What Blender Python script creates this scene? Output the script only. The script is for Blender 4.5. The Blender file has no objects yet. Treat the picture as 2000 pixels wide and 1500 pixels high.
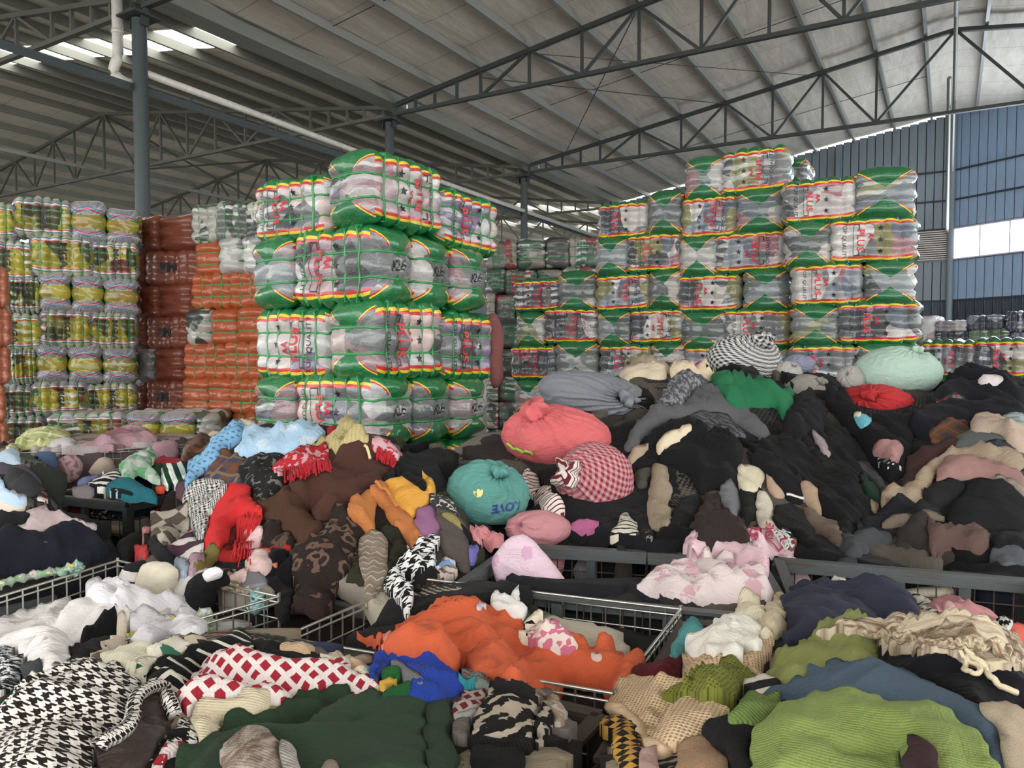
import bpy, bmesh, math, random
import numpy as np
from mathutils import Vector, Matrix, geometry
random.seed(7); R=random.Random(11)
S=bpy.context.scene; COL=S.collection
# ---------------------------------------------------------------- camera, world, exposure
F=1450.0; PITCH=math.atan(60/F); EYE=1.7
cam=bpy.data.cameras.new('camera'); cam.sensor_width=36; cam.lens=36*F/2000; cam.clip_end=300
co=bpy.data.objects.new('camera',cam); COL.objects.link(co)
co.location=(0,0,EYE); co.rotation_euler=(math.pi/2-PITCH,0,0); S.camera=co
w=bpy.data.worlds.new('world'); S.world=w; w.use_nodes=True
bg=w.node_tree.nodes['Background']; bg.inputs[0].default_value=(.98,.97,.94,1); bg.inputs[1].default_value=5.0
S.view_settings.view_transform='Standard'; S.view_settings.look='None'; S.view_settings.gamma=1
S.view_settings.use_curve_mapping=False; S.view_settings.exposure=-0.3
S.cycles.use_denoising=True; S.cycles.max_bounces=8; S.cycles.diffuse_bounces=4; S.cycles.glossy_bounces=2
S.cycles.transparent_max_bounces=8; S.cycles.sample_clamp_indirect=6; S.cycles.caustics_reflective=False; S.cycles.caustics_refractive=False
# daylight entering through the strip window of the right wall
wl=bpy.data.lights.new('window_daylight','AREA'); wl.shape='RECTANGLE'; wl.size=8.0; wl.size_y=.9; wl.energy=560; wl.color=(.82,.90,1.0)
wo=bpy.data.objects.new('window_daylight',wl); COL.objects.link(wo); wo.location=(14.3,17.7,4.9); wo.rotation_euler=(math.radians(108),0,math.radians(117.3))
# ---------------------------------------------------------------- helpers
cp,sp=math.cos(PITCH),math.sin(PITCH)
def ray(px,py):
    a=(px-1000)/F; b=(750-py)/F
    return np.array([a, cp+b*sp, -sp+b*cp])
def at(px,py,D):            # world point on the ray of a photo pixel at ground distance D along the view
    r=ray(px,py); r=r/r[1]; return np.array([r[0]*D, D, EYE+r[2]*D])
def atz(px,py,z):
    r=ray(px,py); t=(z-EYE)/r[2]; return np.array([r[0]*t,r[1]*t,z])
TH=math.radians(30.4); SU,CU=math.sin(TH),math.cos(TH)
def UV(u,v,z=0): return np.array([u*SU+v*CU, u*CU-v*SU, z])   # building frame: u along purlins, v along trusses
def link(o,parent=None):
    COL.objects.link(o)
    if parent is not None: o.parent=parent
    return o
def tag(o,label=None,cat=None,group=None,kind=None):
    if label: o['label']=label
    if cat: o['category']=cat
    if group: o['group']=group
    if kind: o['kind']=kind
    return o
def empty(name,loc=(0,0,0),rz=0,label=None,cat=None,group=None,kind=None):
    o=bpy.data.objects.new(name,None); o.location=loc; o.rotation_euler=(0,0,rz); o.empty_display_size=.1
    return tag(link(o),label,cat,group,kind)
def mesh(name,V,Fc,mat,parent=None,smooth=False,uv=None):
    m=bpy.data.meshes.new(name); m.from_pydata([tuple(map(float,v)) for v in V],[],[tuple(map(int,f)) for f in Fc])
    if mat: m.materials.append(mat)
    if smooth: m.polygons.foreach_set('use_smooth',[True]*len(m.polygons))
    if uv is not None:
        l=m.uv_layers.new(name='uv'); li=np.empty(len(m.loops),dtype=np.int32); m.loops.foreach_get('vertex_index',li)
        l.data.foreach_set('uv',np.asarray(uv,dtype=np.float32)[li].ravel())
    o=bpy.data.objects.new(name,m); link(o,parent); return o
BOXF=[(0,1,3,2),(4,6,7,5),(0,4,5,1),(2,3,7,6),(0,2,6,4),(1,5,7,3)]
def boxm():
    m=bpy.data.meshes.new('bar'); m.from_pydata([(x,y,z) for x in(-.5,.5) for y in(-.5,.5) for z in(-.5,.5)],[],BOXF); return m
_bars={}
def bar(name,a,b,w,h,mat,parent=None,roll=None):      # box from a to b, shared unit mesh per material
    k=(mat.name,'b')
    if k not in _bars: m=boxm(); m.materials.append(mat); _bars[k]=m
    return _stick(name,_bars[k],a,b,w,h,parent)
def _stick(name,m,a,b,w,h,parent):
    a=Vector(a);b=Vector(b); d=b-a; L=d.length
    o=bpy.data.objects.new(name,m); x=d.normalized(); up=Vector((0,0,1))
    if abs(x.dot(up))>.98: up=Vector((SU,CU,0))
    y=up.cross(x).normalized(); z=x.cross(y)
    M=Matrix((x,y,z)).transposed().to_4x4(); M.translation=(a+b)/2
    M=M@Matrix.Diagonal((L,w,h,1))
    link(o,parent)
    o.matrix_world=M if parent is None else M
    if parent is not None: o.matrix_parent_inverse=parent_inv(parent)
    return o
def parent_inv(p): 
    return (Matrix.Translation(p.location)@p.rotation_euler.to_matrix().to_4x4()).inverted()
def rod(name,a,b,r,mat,parent=None,n=6):
    k=(mat.name,'r',n)
    if k not in _bars:
        V=[];Fc=[]
        for i in range(n):
            t=2*math.pi*i/n; V+=[(-.5,math.cos(t),math.sin(t)),(.5,math.cos(t),math.sin(t))]
        for i in range(n): j=(i+1)%n; Fc.append((2*i,2*j,2*j+1,2*i+1))
        Fc.append(tuple(2*i for i in range(n))[::-1]); Fc.append(tuple(2*i+1 for i in range(n)))
        m=bpy.data.meshes.new('rod'); m.from_pydata(V,[],Fc); m.materials.append(mat)
        m.polygons.foreach_set('use_smooth',[True]*n+[False]*2); _bars[k]=m
    return _stick(name,_bars[k],a,b,r,r,parent)
def tube(name,pts,r,mat,parent=None,n=8,flat=1.0):
    pts=[Vector(p) for p in pts]; V=[];Fc=[]; prev=None
    for i,p in enumerate(pts):
        d=(pts[min(i+1,len(pts)-1)]-pts[max(i-1,0)]).normalized()
        s=d.cross(Vector((0,0,1))); s=s.normalized() if s.length>.05 else (prev or Vector((1,0,0))); prev=s
        t=s.cross(d); rr=r[i] if isinstance(r,(list,tuple)) else r
        for k in range(n):
            a=2*math.pi*k/n; V.append(p+s*math.cos(a)*rr+t*math.sin(a)*rr*flat)
    for i in range(len(pts)-1):
        for k in range(n): j=(k+1)%n; Fc.append((i*n+k,i*n+j,(i+1)*n+j,(i+1)*n+k))
    Fc.append(tuple(range(n))[::-1]); Fc.append(tuple((len(pts)-1)*n+k for k in range(n)))
    return mesh(name,V,Fc,mat,parent,True,[(i*.02,k*.01) for i in range(len(pts)) for k in range(n)])
# ---------------------------------------------------------------- node helper
class NT:
    def __init__(s,name):
        s.m=bpy.data.materials.new(name); s.m.use_nodes=True; s.t=s.m.node_tree; s.b=s.t.nodes['Principled BSDF']
    def n(s,typ,**k):
        x=s.t.nodes.new(typ)
        for a,v in k.items(): setattr(x,a,v)
        return x
    def put(s,sock,v):
        if isinstance(v,bpy.types.NodeSocket): s.t.links.new(v,sock)
        elif v is not None: sock.default_value=v
    def M(s,op,a,b=None,c=None):
        x=s.n('ShaderNodeMath',operation=op); s.put(x.inputs[0],a)
        if b is not None: s.put(x.inputs[1],b)
        if c is not None: s.put(x.inputs[2],c)
        return x.outputs[0]
    def mix(s,f,a,b):
        x=s.n('ShaderNodeMix',data_type='RGBA'); s.put(x.inputs[0],f)
        s.put(x.inputs[6],a if not isinstance(a,tuple) else (*a[:3],1)); s.put(x.inputs[7],b if not isinstance(b,tuple) else (*b[:3],1))
        return x.outputs[2]
    def uv(s,name=None):
        if name: return s.n('ShaderNodeUVMap',uv_map=name).outputs[0]
        return s.n('ShaderNodeTexCoord').outputs['UV']
    def obj(s): return s.n('ShaderNodeTexCoord').outputs['Object']
    def xyz(s,v):
        x=s.n('ShaderNodeSeparateXYZ'); s.put(x.inputs[0],v); return x.outputs
    def comb(s,a,b,c=0.0):
        x=s.n('ShaderNodeCombineXYZ'); s.put(x.inputs[0],a);s.put(x.inputs[1],b);s.put(x.inputs[2],c); return x.outputs[0]
    def scale(s,v,k):
        x=s.n('ShaderNodeMapping'); s.put(x.inputs[0],v); x.inputs['Scale'].default_value=k if isinstance(k,tuple) else (k,k,k); return x.outputs[0]
    def off(s,v,o):
        x=s.n('ShaderNodeVectorMath',operation='ADD'); s.put(x.inputs[0],v); s.put(x.inputs[1],o); return x.outputs[0]
    def noise(s,v,sc,det=2,rough=.5,out='Fac',dist=0):
        x=s.n('ShaderNodeTexNoise'); s.put(x.inputs['Vector'],v); x.inputs['Scale'].default_value=sc; x.inputs['Detail'].default_value=det; x.inputs['Roughness'].default_value=rough; x.inputs['Distortion'].default_value=dist
        return x.outputs[out]
    def vor(s,v,sc,feat='F1',out='Distance',rnd=1.0):
        x=s.n('ShaderNodeTexVoronoi',feature=feat); s.put(x.inputs['Vector'],v); x.inputs['Scale'].default_value=sc; x.inputs['Randomness'].default_value=rnd
        return x.outputs[out]
    def ramp(s,f,stops,const=False):
        x=s.n('ShaderNodeValToRGB'); s.put(x.inputs[0],f); cr=x.color_ramp; cr.interpolation='CONSTANT' if const else 'LINEAR'
        while len(cr.elements)<len(stops): cr.elements.new(.5)
        for e,(p,c) in zip(cr.elements,stops): e.position=p; e.color=(*c[:3],1)
        return x.outputs[0]
    def lt(s,a,b): return s.M('LESS_THAN',a,b)
    def gt(s,a,b): return s.M('GREATER_THAN',a,b)
    def bump(s,h,st=.3,d=.01,nrm=None):
        x=s.n('ShaderNodeBump'); s.put(x.inputs['Height'],h); x.inputs['Strength'].default_value=st; x.inputs['Distance'].default_value=d
        if nrm is not None: s.put(x.inputs['Normal'],nrm)
        return x.outputs[0]
    def fin(s,col=None,rough=.6,metal=0,nrm=None,**k):
        b=s.b; s.put(b.inputs['Base Color'],col if not isinstance(col,tuple) else (*col[:3],1))
        s.put(b.inputs['Roughness'],rough); b.inputs['Metallic'].default_value=metal
        if nrm is not None: s.put(b.inputs['Normal'],nrm)
        for a,v in k.items(): s.put(b.inputs[a.replace('_',' ')],v)
        return s.m
def lin(h):   # photo colour (0-255 tuple) to linear
    return tuple(((c/255)/12.92 if c/255<.04045 else ((c/255+.055)/1.055)**2.4) for c in h)
def metal_mat(name,c,rough=.5,spec=.4,rust=None):
    t=NT(name); n=t.noise(t.obj(),9,4,.6); c1=tuple(x*.72 for x in c); base=t.mix(n,c1,tuple(min(1,x*1.25) for x in c))
    if rust: base=t.mix(t.M('MULTIPLY',t.gt(t.noise(t.obj(),3.0,6,.7),.56),.75),base,rust)
    return t.fin(base,rough,spec)
M_steel=metal_mat('galvanised_purlin',(.34,.35,.33),.45,.3)
M_truss=metal_mat('dark_truss_paint',(.045,.052,.05),.55,.1)
M_trussL=metal_mat('grey_green_truss_paint',(.10,.105,.085),.6,.1)
M_col=metal_mat('grey_blue_column_paint',(.055,.07,.075),.5,.1)
M_gut=metal_mat('galvanised_gutter',(.27,.28,.25),.5,.3)
M_pvc=metal_mat('white_pvc',(.7,.68,.62),.35,0)
M_wire=metal_mat('bright_zinc_wire',(.62,.63,.58),.3,.9)
M_rust=metal_mat('brown_rusty_mesh_wire',(.07,.045,.035),.7,.2)
M_bin=metal_mat('grey_painted_bin_steel',(.11,.125,.13),.45,.35,(.10,.075,.055))
M_binw=metal_mat('worn_brown_bin_steel',(.075,.065,.055),.55,.3,(.04,.03,.022))
# ceiling liner
t=NT('ceiling_liner'); o=t.obj(); sx=t.xyz(o)
n1=t.noise(t.scale(o,(.9,3.5,1)),1.6,4,.5,dist=.2); n2=t.noise(t.scale(o,(.3,.9,1)),2.2,3)
c=t.mix(n1,(.55,.50,.42),(.84,.79,.70)); c=t.mix(t.M('MULTIPLY',t.gt(t.M('FRACT',t.M('MULTIPLY',sx[0],.84)),.985),.6),c,(.1,.09,.08))
M_ceil=t.fin(c,.62,0,t.bump(t.M('ADD',n1,n2),.5,.05),Specular_IOR_Level=.35)
t=NT('wall_cladding_grey'); M_wallg=t.fin(t.mix(t.noise(t.obj(),2.5,4),(.17,.22,.26),(.23,.285,.33)),.5)
t=NT('wall_cladding_blue'); M_wallb=t.fin(t.mix(t.noise(t.obj(),2.5,4),(.25,.36,.54),(.33,.46,.66)),.5)
t=NT('wall_dark_band'); M_walld=t.fin(t.mix(t.gt(t.noise(t.scale(t.obj(),(3,3,.6)),3,4),.55),(.035,.045,.07),(.10,.12,.16)),.6)
t=NT('wall_seam_dark'); M_seam=t.fin((.03,.04,.05),.7)
t=NT('concrete_floor'); M_floor=t.fin(t.mix(t.noise(t.obj(),1.3,5),(.22,.21,.2),(.32,.31,.29)),.8)
t=NT('frosted_skylight')
tr=t.n('ShaderNodeBsdfTranslucent'); tr.inputs[0].default_value=(.95,.93,.85,1); tp=t.n('ShaderNodeBsdfTransparent'); mx=t.n('ShaderNodeMixShader'); mx.inputs[0].default_value=.45
t.t.links.new(tr.outputs[0],mx.inputs[1]); t.t.links.new(tp.outputs[0],mx.inputs[2]); t.t.links.new(mx.outputs[0],t.t.nodes['Material Output'].inputs[0]); M_sky=t.m
# ---------------------------------------------------------------- building shell
VG=-10.4; VR=-.25; VL=-21.0; VG2=-31.6; US=(6.85,12.55,18.4,24.25); SLOPE=.148
UEND=25.3; UFAR=48.0; U0=ROOF_U0=-6.5
def zroof(v):
    p=(v-VG)%(2*10.4); q=p if p<=10.4 else 20.8-p
    return 7.17+q*SLOPE
VR=VG+10.4; VL=VG-10.4; VG2=VG-20.8
fl=mesh('floor',[(-60,-20,0),(40,-20,0),(40,70,0),(-60,70,0)],[(0,1,2,3)],M_floor); tag(fl,kind='structure')
# ceiling sheets, with slight sag of the liner between purlins; local x = u, local y = v
ceil=empty('ceiling',(0,0,0),math.pi/2-TH,kind='structure')
def ceil_strip(u0,u1,v0,v1,mat=M_ceil,name='ceiling_sheet',dz=0):
    nu=max(2,int((u1-u0)/.5)); nv=max(2,int(abs(v1-v0)/.28)); V=[];Fc=[]
    for i in range(nu+1):
        for j in range(nv+1):
            u=u0+(u1-u0)*i/nu; v=v0+(v1-v0)*j/nv
            ph=((v-VG)/1.08)%1; sag=.035*math.sin(math.pi*ph)*(.6+.4*math.sin(u*1.7+v*2.3))
            V.append((u,-v,zroof(v)-sag+dz))
    for i in range(nu):
        for j in range(nv):
            a=i*(nv+1)+j; Fc.append((a,a+1,a+nv+2,a+nv+1))
    return mesh(name,V,Fc,mat,ceil,True)
SKY=[(8.42,9.28),(14.3,15.2),(20.0,20.9),(27.0,28.4),(33.0,34.5),(40,41.5)]
def span(v0,v1,u1,skys):
    u=ROOF_U0
    for a,b in skys:
        ceil_strip(u,a,v0,v1); ceil_strip(a,b,v0,v1,M_sky,'skylight_panel',.03); u=b
    ceil_strip(u,u1,v0,v1)
span(VG,VR,UEND,[])
span(VR,VR+10.4,UEND+2,[(1.0,2.2)])
span(VL,VG-.35,UFAR,[SKY[0],SKY[3],SKY[4],SKY[5]])
span(VG2,VL,UFAR,[SKY[3],SKY[5]])
span(VG2-10.4,VG2,UFAR,[SKY[3]])
def zp(u,v,z): return (u,-v,z)      # ceiling-local point
def cbar(name,u0,v0,z0,u1,v1,z1,w,h,mat):
    a=Vector(UV(u0,v0,z0)); b=Vector(UV(u1,v1,z1)); return bar(name,a,b,w,h,mat,ceil)
pv=[-9.2+VG+10.4-0.0+.0]
PV=[-9.2,-8.1,-7.0,-5.9,-4.8,-3.7,-2.6,-1.5,-.55]
for v in PV: cbar('purlin',ROOF_U0,v,zroof(v)-.10,UEND,v,zroof(v)-.10,.06,.15,M_steel)
for k in range(1,9): v=VR+k*1.1-.55; cbar('purlin',ROOF_U0,v,zroof(v)-.10,UEND+1,v,zroof(v)-.10,.06,.15,M_steel)
for k in range(9): v=VG-.9-k*1.09; cbar('purlin',ROOF_U0,v,zroof(v)-.10,UFAR,v,zroof(v)-.10,.06,.17,M_gut)
for k in range(9): v=VL-.5-k*1.1; cbar('purlin',ROOF_U0,v,zroof(v)-.10,UFAR,v,zroof(v)-.10,.06,.17,M_gut)
for k in range(4): v=VG2-1.0-k*2.2; cbar('purlin',ROOF_U0,v,zroof(v)-.10,UFAR,v,zroof(v)-.10,.06,.17,M_gut)
# sag rods mid bay
for u in (9.6,15.5,21.3):
    for i in range(len(PV)-1): rod('sag_rod',UV(u,PV[i],zroof(PV[i])-.07),UV(u,PV[i+1],zroof(PV[i+1])-.07),.008,M_truss,ceil,5)
rod('brace_rod',UV(12.55,-8.1,7.15),UV(18.4,-4.8,7.75),.011,M_truss,ceil,5)
rod('brace_rod',UV(18.4,-9.2,7.0),UV(12.55,-4.8,7.75),.011,M_truss,ceil,5)
rod('brace_rod',UV(18.4,-2.6,8.0),UV(12.55,-7.0,7.4),.008,M_truss,ceil,5)
# box gutter: bottom trough and lips
g=empty('box_gutter',tuple(UV(10,VG,6.97)),math.pi/2-TH,'long galvanised box gutter running along the roof valley over the column heads','gutter')
for z,wd,hh,vv in ((6.98,.42,.02,0),(7.09,.02,.22,.20),(7.09,.02,.22,-.20),(7.2,.10,.015,.26),(7.2,.10,.015,-.26)):
    for a,b in ((ROOF_U0,6.0),(6.0,12.9),(12.9,18.9),(18.9,UEND)):
        bar('gutter_length',UV(a+.02,VG+vv,z),UV(b-.02,VG+vv,z),wd,hh,M_gut,g)
g2=empty('box_gutter',tuple(UV(10,VG2,6.97)),math.pi/2-TH,'distant galvanised box gutter in the second valley on the left side','gutter')
for z,wd,hh,vv in ((6.98,.42,.02,0),(7.09,.02,.22,.20),(7.09,.02,.22,-.20)): bar('gutter_side',UV(ROOF_U0,VG2+vv,z),UV(UFAR,VG2+vv,z),wd,hh,M_gut,g2)
# trusses: one thing per half-gabled span
def truss(u,va,vb,label,mat,wt=.09,base=6.78):
    vm=(va+vb)/2; e=empty('roof_truss',tuple(UV(u,vm,base)),math.pi/2-TH,label,'truss')
    zt=lambda v: zroof(v)-.23
    P=lambda v,z: UV(u,v,z)
    bar('bottom_chord',P(va+.12,base),P(vb-.12,base),wt,.07,mat,e)
    bar('top_chord',P(va+.12,zt(va+.12)),P(vm,zt(vm)),wt,.08,mat,e); bar('top_chord',P(vm,zt(vm)),P(vb-.12,zt(vb-.12)),wt,.08,mat,e)
    for s,v0 in ((1,va),(-1,vb)):
        nodes=[.7,1.2,1.75]+[2.32+1.1*k for k in range(7)]
        for k,dv in enumerate(nodes):
            v=v0+s*dv; bar('vertical_strut',P(v,base),P(v,zt(v)),.05,.05,mat,e)
        nn=[2.32+1.1*k for k in range(7)]+[abs(vm-v0)]
        for k in range(7):
            a,b=v0+s*nn[k],v0+s*nn[k+1]
            if k%2==0: bar('diagonal_strut',P(a,base),P(b,zt(b)),.05,.05,mat,e)
            else: bar('diagonal_strut',P(a,zt(a)),P(b,base),.05,.05,mat,e)
    bar('king_post',P(vm,base),P(vm,zt(vm)),.06,.06,mat,e)
    return e
spans=((VG,VG+20.8,'right hand roof span',M_truss),(VG2,VG,'left hand roof span',M_trussL))
wh={6.7:'nearest',12.55:'second',18.4:'third',24.25:'fourth'}
truss(6.85,VG2,VG,'steel roof truss crossing the top left corner by the white bent downpipe',M_trussL)
truss(12.55,VG2,VG,'grey green steel roof truss peaking left of the thick column, seen behind it',M_trussL)
truss(18.4,VG2,VG,'steel roof truss beyond the thick column, low over the camouflage bales',M_trussL)
truss(24.25,VG2,VG,'distant steel roof truss left of the far thin column above the small bales',M_trussL)
truss(30.1,VG2,VG,'faint steel roof truss furthest back on the left side',M_trussL)
truss(12.55,VG,VG+20.8,'dark steel roof truss rising right from the middle column out of view',M_truss)
truss(18.4,VG,VG+20.8,'dark steel roof truss rising right from the far column to its visible peak',M_truss)
truss(6.85,VG,VG+20.8,'steel roof truss overhead starting at the head of the thick left column',M_truss)
# ridge bracing struts
for a,b in ((12.55,18.4),(18.4,24.6)):
    rod('ridge_brace',UV(a,VR,zroof(VR)-.25),UV(b,VR,6.85),.035,M_steel,ceil,6); rod('ridge_brace',UV(a,VR,6.85),UV(b,VR,zroof(VR)-.25),.035,M_steel,ceil,6)
    rod('ridge_brace',UV(a,VL,zroof(VL)-.25),UV(b,VL,6.85),.03,M_trussL,ceil,6); rod('ridge_brace',UV(a,VL,6.85),UV(b,VL,zroof(VL)-.25),.03,M_trussL,ceil,6)
rod('brace_rod',UV(19,VR-.1,7.7),UV(24.9,VR-.1,5.2),.045,M_steel,ceil,6)
cbar('ridge_tie',ROOF_U0,VL,6.86,UFAR-14,VL,6.86,.09,.09,M_gut)
# columns
def column(u,v,r,label):
    p=UV(u,v,0); e=empty('steel_column',tuple(p),0,label,'column')
    rod('shaft',UV(u,v,0),UV(u,v,6.62),r,M_col,e,20)
    bar('head_plate',UV(u,v-.22,6.65),UV(u,v+.22,6.65),.44,.03,M_truss,e)
    for s in(-1,1):
        bar('gusset',UV(u,v+s*.14,6.5),UV(u,v+s*.14,6.64),.02,.12,M_truss,e)
        bar('stub_post',UV(u,v+s*.16,6.66),UV(u,v+s*.16,6.97),.06,.06,M_truss,e)
    bar('base_plate',UV(u,v-.25,.01),UV(u,v+.25,.01),.5,.02,M_col,e); return e
c1=column(6.85,VG,.105,'thick grey blue steel column with worn paint beside the yellow bales')
column(12.55,VG,.10,'grey steel column behind the tall striped bale stack')
column(18.4,VG,.10,'slim grey steel column behind the gap between the two green bale stacks')
column(24.25,VG,.10,'thinnest far column at the end of the roof gutter')
for u in (12.55,24.25): column(u,VG2,.10,'distant left column in the second valley, %s'%('nearer one' if u<20 else 'farther one'))
column(24.6,VG+20.8,.1,'column at the far right end of the building')
# tie beam and drainpipe along the column line
tb=empty('tie_beam',tuple(UV(9,VG,5.66)),math.pi/2-TH,'dark angle steel tie beam linking the columns under the roof valley','beam')
bar('angle_flange',UV(-1,VG-.1,5.66),UV(24,VG-.1,5.66),.10,.02,M_col,tb); bar('angle_web',UV(-1,VG-.05,5.62),UV(24,VG-.05,5.62),.015,.12,M_col,tb)
for u in (7.8,9.3,11.2,13.9,16): bar('pipe_bracket',UV(u,VG-.12,5.6),UV(u,VG-.12,5.78),.02,.03,M_truss,tb)
dp=tube('drain_pipe',[UV(6.9,VG+.02,5.86),UV(9,VG+.02,5.82),UV(12,VG+.02,5.76),UV(16,VG+.02,5.72),UV(23.5,VG+.02,5.66)],.055,M_pvc,None,12); tag(dp,'long straight white drain pipe lying on the dark tie beam right of the thick column','pipe')
p0=UV(6.70,VG-.30,0)
dn=tube('downpipe',[(p0[0],p0[1],7.0),(p0[0],p0[1],6.15),(p0[0]-.015,p0[1],6.06),(p0[0]-.05,p0[1],5.97),(p0[0]-.07,p0[1],5.9),(p0[0]-.06,p0[1]+.01,5.84),(p0[0]-.02,p0[1]+.03,5.79),(p0[0]+.06,p0[1]+.06,5.74),(p0[0]+.2,p0[1]+.12,5.70)],.075,M_pvc,None,14); tag(dn,'white bent plastic downpipe beside the head of the thick column','pipe')
rod('pipe_collar',(p0[0],p0[1],6.42),(p0[0],p0[1],6.48),.085,M_pvc,dn,14)
# ---- end wall (left part square to the building, right part skewed), clad in panels
def wall_run(name,P,Q,zs,npan,mat,matlow,openings):
    e=empty(name,(0,0,0),0,kind='structure'); P=Vector((*P,0)); Q=Vector((*Q,0)); d=(Q-P); L=d.length; d.normalize(); nrm=Vector((d.y,-d.x,0))
    if nrm.dot(-P)<0: nrm=-nrm
    def ztop(x):
        p=P+d*x; v=p.x*CU-p.y*SU; return zroof(v)-.06
    zlev=[0]+zs
    def blocked(x0,x1,z0,z1):
        for a,b,c,dd in openings:
            if (x0+x1)/2>a and (x0+x1)/2<b and (z0+z1)/2>c and (z0+z1)/2<dd: return True
    xs=[L*i/npan for i in range(npan+1)]
    for i in range(npan):
        x0,x1=xs[i],xs[i+1]
        for k in range(len(zlev)):
            z0=zlev[k]; z1=zlev[k+1] if k+1<len(zlev) else None
            top=z1 if z1 else (ztop(x0)+ztop(x1))/2
            if blocked(x0,x1,z0,top): continue
            m=matlow if top<3.3 else mat
            a=P+d*(x0+.012)+Vector((0,0,(z0+top)/2)); b=P+d*(x1-.012)+Vector((0,0,(z0+top)/2))
            bar('wall_panel',a-nrm*.01,b-nrm*.01,.03,top-z0-.02,m,e)
    # backing sheet split round the openings so daylight stays out of the seams
    def back(x0,x1,z0,z1): bar('backing_sheet',P+d*x0-nrm*.05+Vector((0,0,(z0+z1)/2)),P+d*x1-nrm*.05+Vector((0,0,(z0+z1)/2)),.02,z1-z0,M_seam,e)
    zt0=None
    def backtop(z):
        n=12; V=[];Fc=[]
        for i in range(n+1):
            q=P+d*L*i/n-nrm*.05; V+=[(q.x,q.y,z),(q.x,q.y,ztop(L*i/n)-.03)]
        for i in range(n): Fc.append((2*i,2*i+2,2*i+3,2*i+1))
        mesh('backing_sheet',V,Fc,M_seam,e)
    if openings:
        a,b,c,dd=openings[0]; back(0,L,0,c); backtop(dd)
        if a>0: back(0,a,c,dd)
        if b<L-.05: back(b,L,c,dd)
    else: back(0,L,0,3); backtop(3)
    for z in zs: bar('girt',P+Vector((0,0,z))+nrm*.03,Q+Vector((0,0,z))+nrm*.03,.04,.05,M_seam,e)
    return e,P,d,L,nrm,ztop
cw=UV(UEND,VR)[:2]; lw=UV(UEND,VG)[:2]
ZS=[1.6,3.24,4.42,5.33,6.15,7.0]
rw=(cw[0]+.517*11,cw[1]-11)
e,P,d,L,nrm,zt=wall_run('wall_back',lw,cw,ZS,46,M_wallg,M_walld,[(8.6,10.5,4.42,5.33)])
tr_=M_wallg
# louvre
lv=empty('louvre_vent',tuple(P+d*9.5+Vector((0,0,4.4))),0,'pale slatted louvre vent in the back wall left of the bright window','vent')
t=NT('louvre_paint'); M_louv=t.fin((.62,.58,.54),.5)
for k in range(14): z=4.46+k*.063; bar('slat',P+d*8.65+Vector((0,0,z))+nrm*.01,P+d*10.35+Vector((0,0,z))+nrm*.01,.07,.035,M_louv,lv)
bar('frame',P+d*8.6+Vector((0,0,4.41))+nrm*.02,P+d*10.4+Vector((0,0,4.41))+nrm*.02,.06,.04,M_wallg,lv); bar('back_sheet',P+d*8.6+Vector((0,0,4.9))-nrm*.04,P+d*10.4+Vector((0,0,4.9))-nrm*.04,.02,.9,M_seam,lv)
rod('corner_post',Vector((*cw,0))+nrm*.1,Vector((*cw,zroof(VR)-.1))+nrm*.1,.09,M_wallg,e,8)
bar('wall_post',P+d*(L*.705)+nrm*.08,P+d*(L*.705)+nrm*.08+Vector((0,0,7.9)),.1,.1,M_wallg,e)
for k in range(15):     # torn light gaps under the eave
    pass
e2,P2,d2,L2,n2_,zt2=wall_run('wall_right',cw,rw,ZS,50,M_wallb,M_walld,[(.02,6.9,4.42,5.33)])
wn=empty('window_1',tuple(P2+d2*3+Vector((0,0,4.4))),0,kind='structure')
t=NT('frosted_window_glass'); tr=t.n('ShaderNodeBsdfTranslucent'); tr.inputs[0].default_value=(.95,.96,1,1); tp=t.n('ShaderNodeBsdfTransparent'); mx=t.n('ShaderNodeMixShader'); mx.inputs[0].default_value=.6
t.t.links.new(tr.outputs[0],mx.inputs[1]); t.t.links.new(tp.outputs[0],mx.inputs[2]); t.t.links.new(mx.outputs[0],t.t.nodes['Material Output'].inputs[0]); M_glass=t.m
t=NT('window_bar_paint'); M_wbar=t.fin((.5,.45,.6),.5)
for k in range(9):
    x=.05+k*.80; bar('mullion',P2+d2*x+Vector((0,0,4.42))+n2_*.02,P2+d2*x+Vector((0,0,5.33))+n2_*.02,.03,.03,M_wbar,wn)
    if k<8: bar('pane',P2+d2*(x+.02)+Vector((0,0,4.875)),P2+d2*(x+.78)+Vector((0,0,4.875)),.006,.88,M_glass,wn)
for z in (4.43,5.32): bar('window_frame',P2+Vector((0,0,z))+n2_*.03,P2+d2*6.9+Vector((0,0,z))+n2_*.03,.05,.04,M_wbar,wn)
# far walls closing the left spans
a=UV(UFAR,VG2-10.4)[:2]; b=UV(UFAR,VG)[:2]
fw=bar('wall_far',(*a,3.6),(*b,3.6),.1,7.2,M_wallg); tag(fw,kind='structure')
a=UV(4.0,VG2-10.4)[:2]; b=UV(UFAR,VG2-10.4)[:2]
lw_=bar('wall_left',(*a,3.55),(*b,3.55),.1,7.1,M_wallg); tag(lw_,kind='structure')
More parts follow.
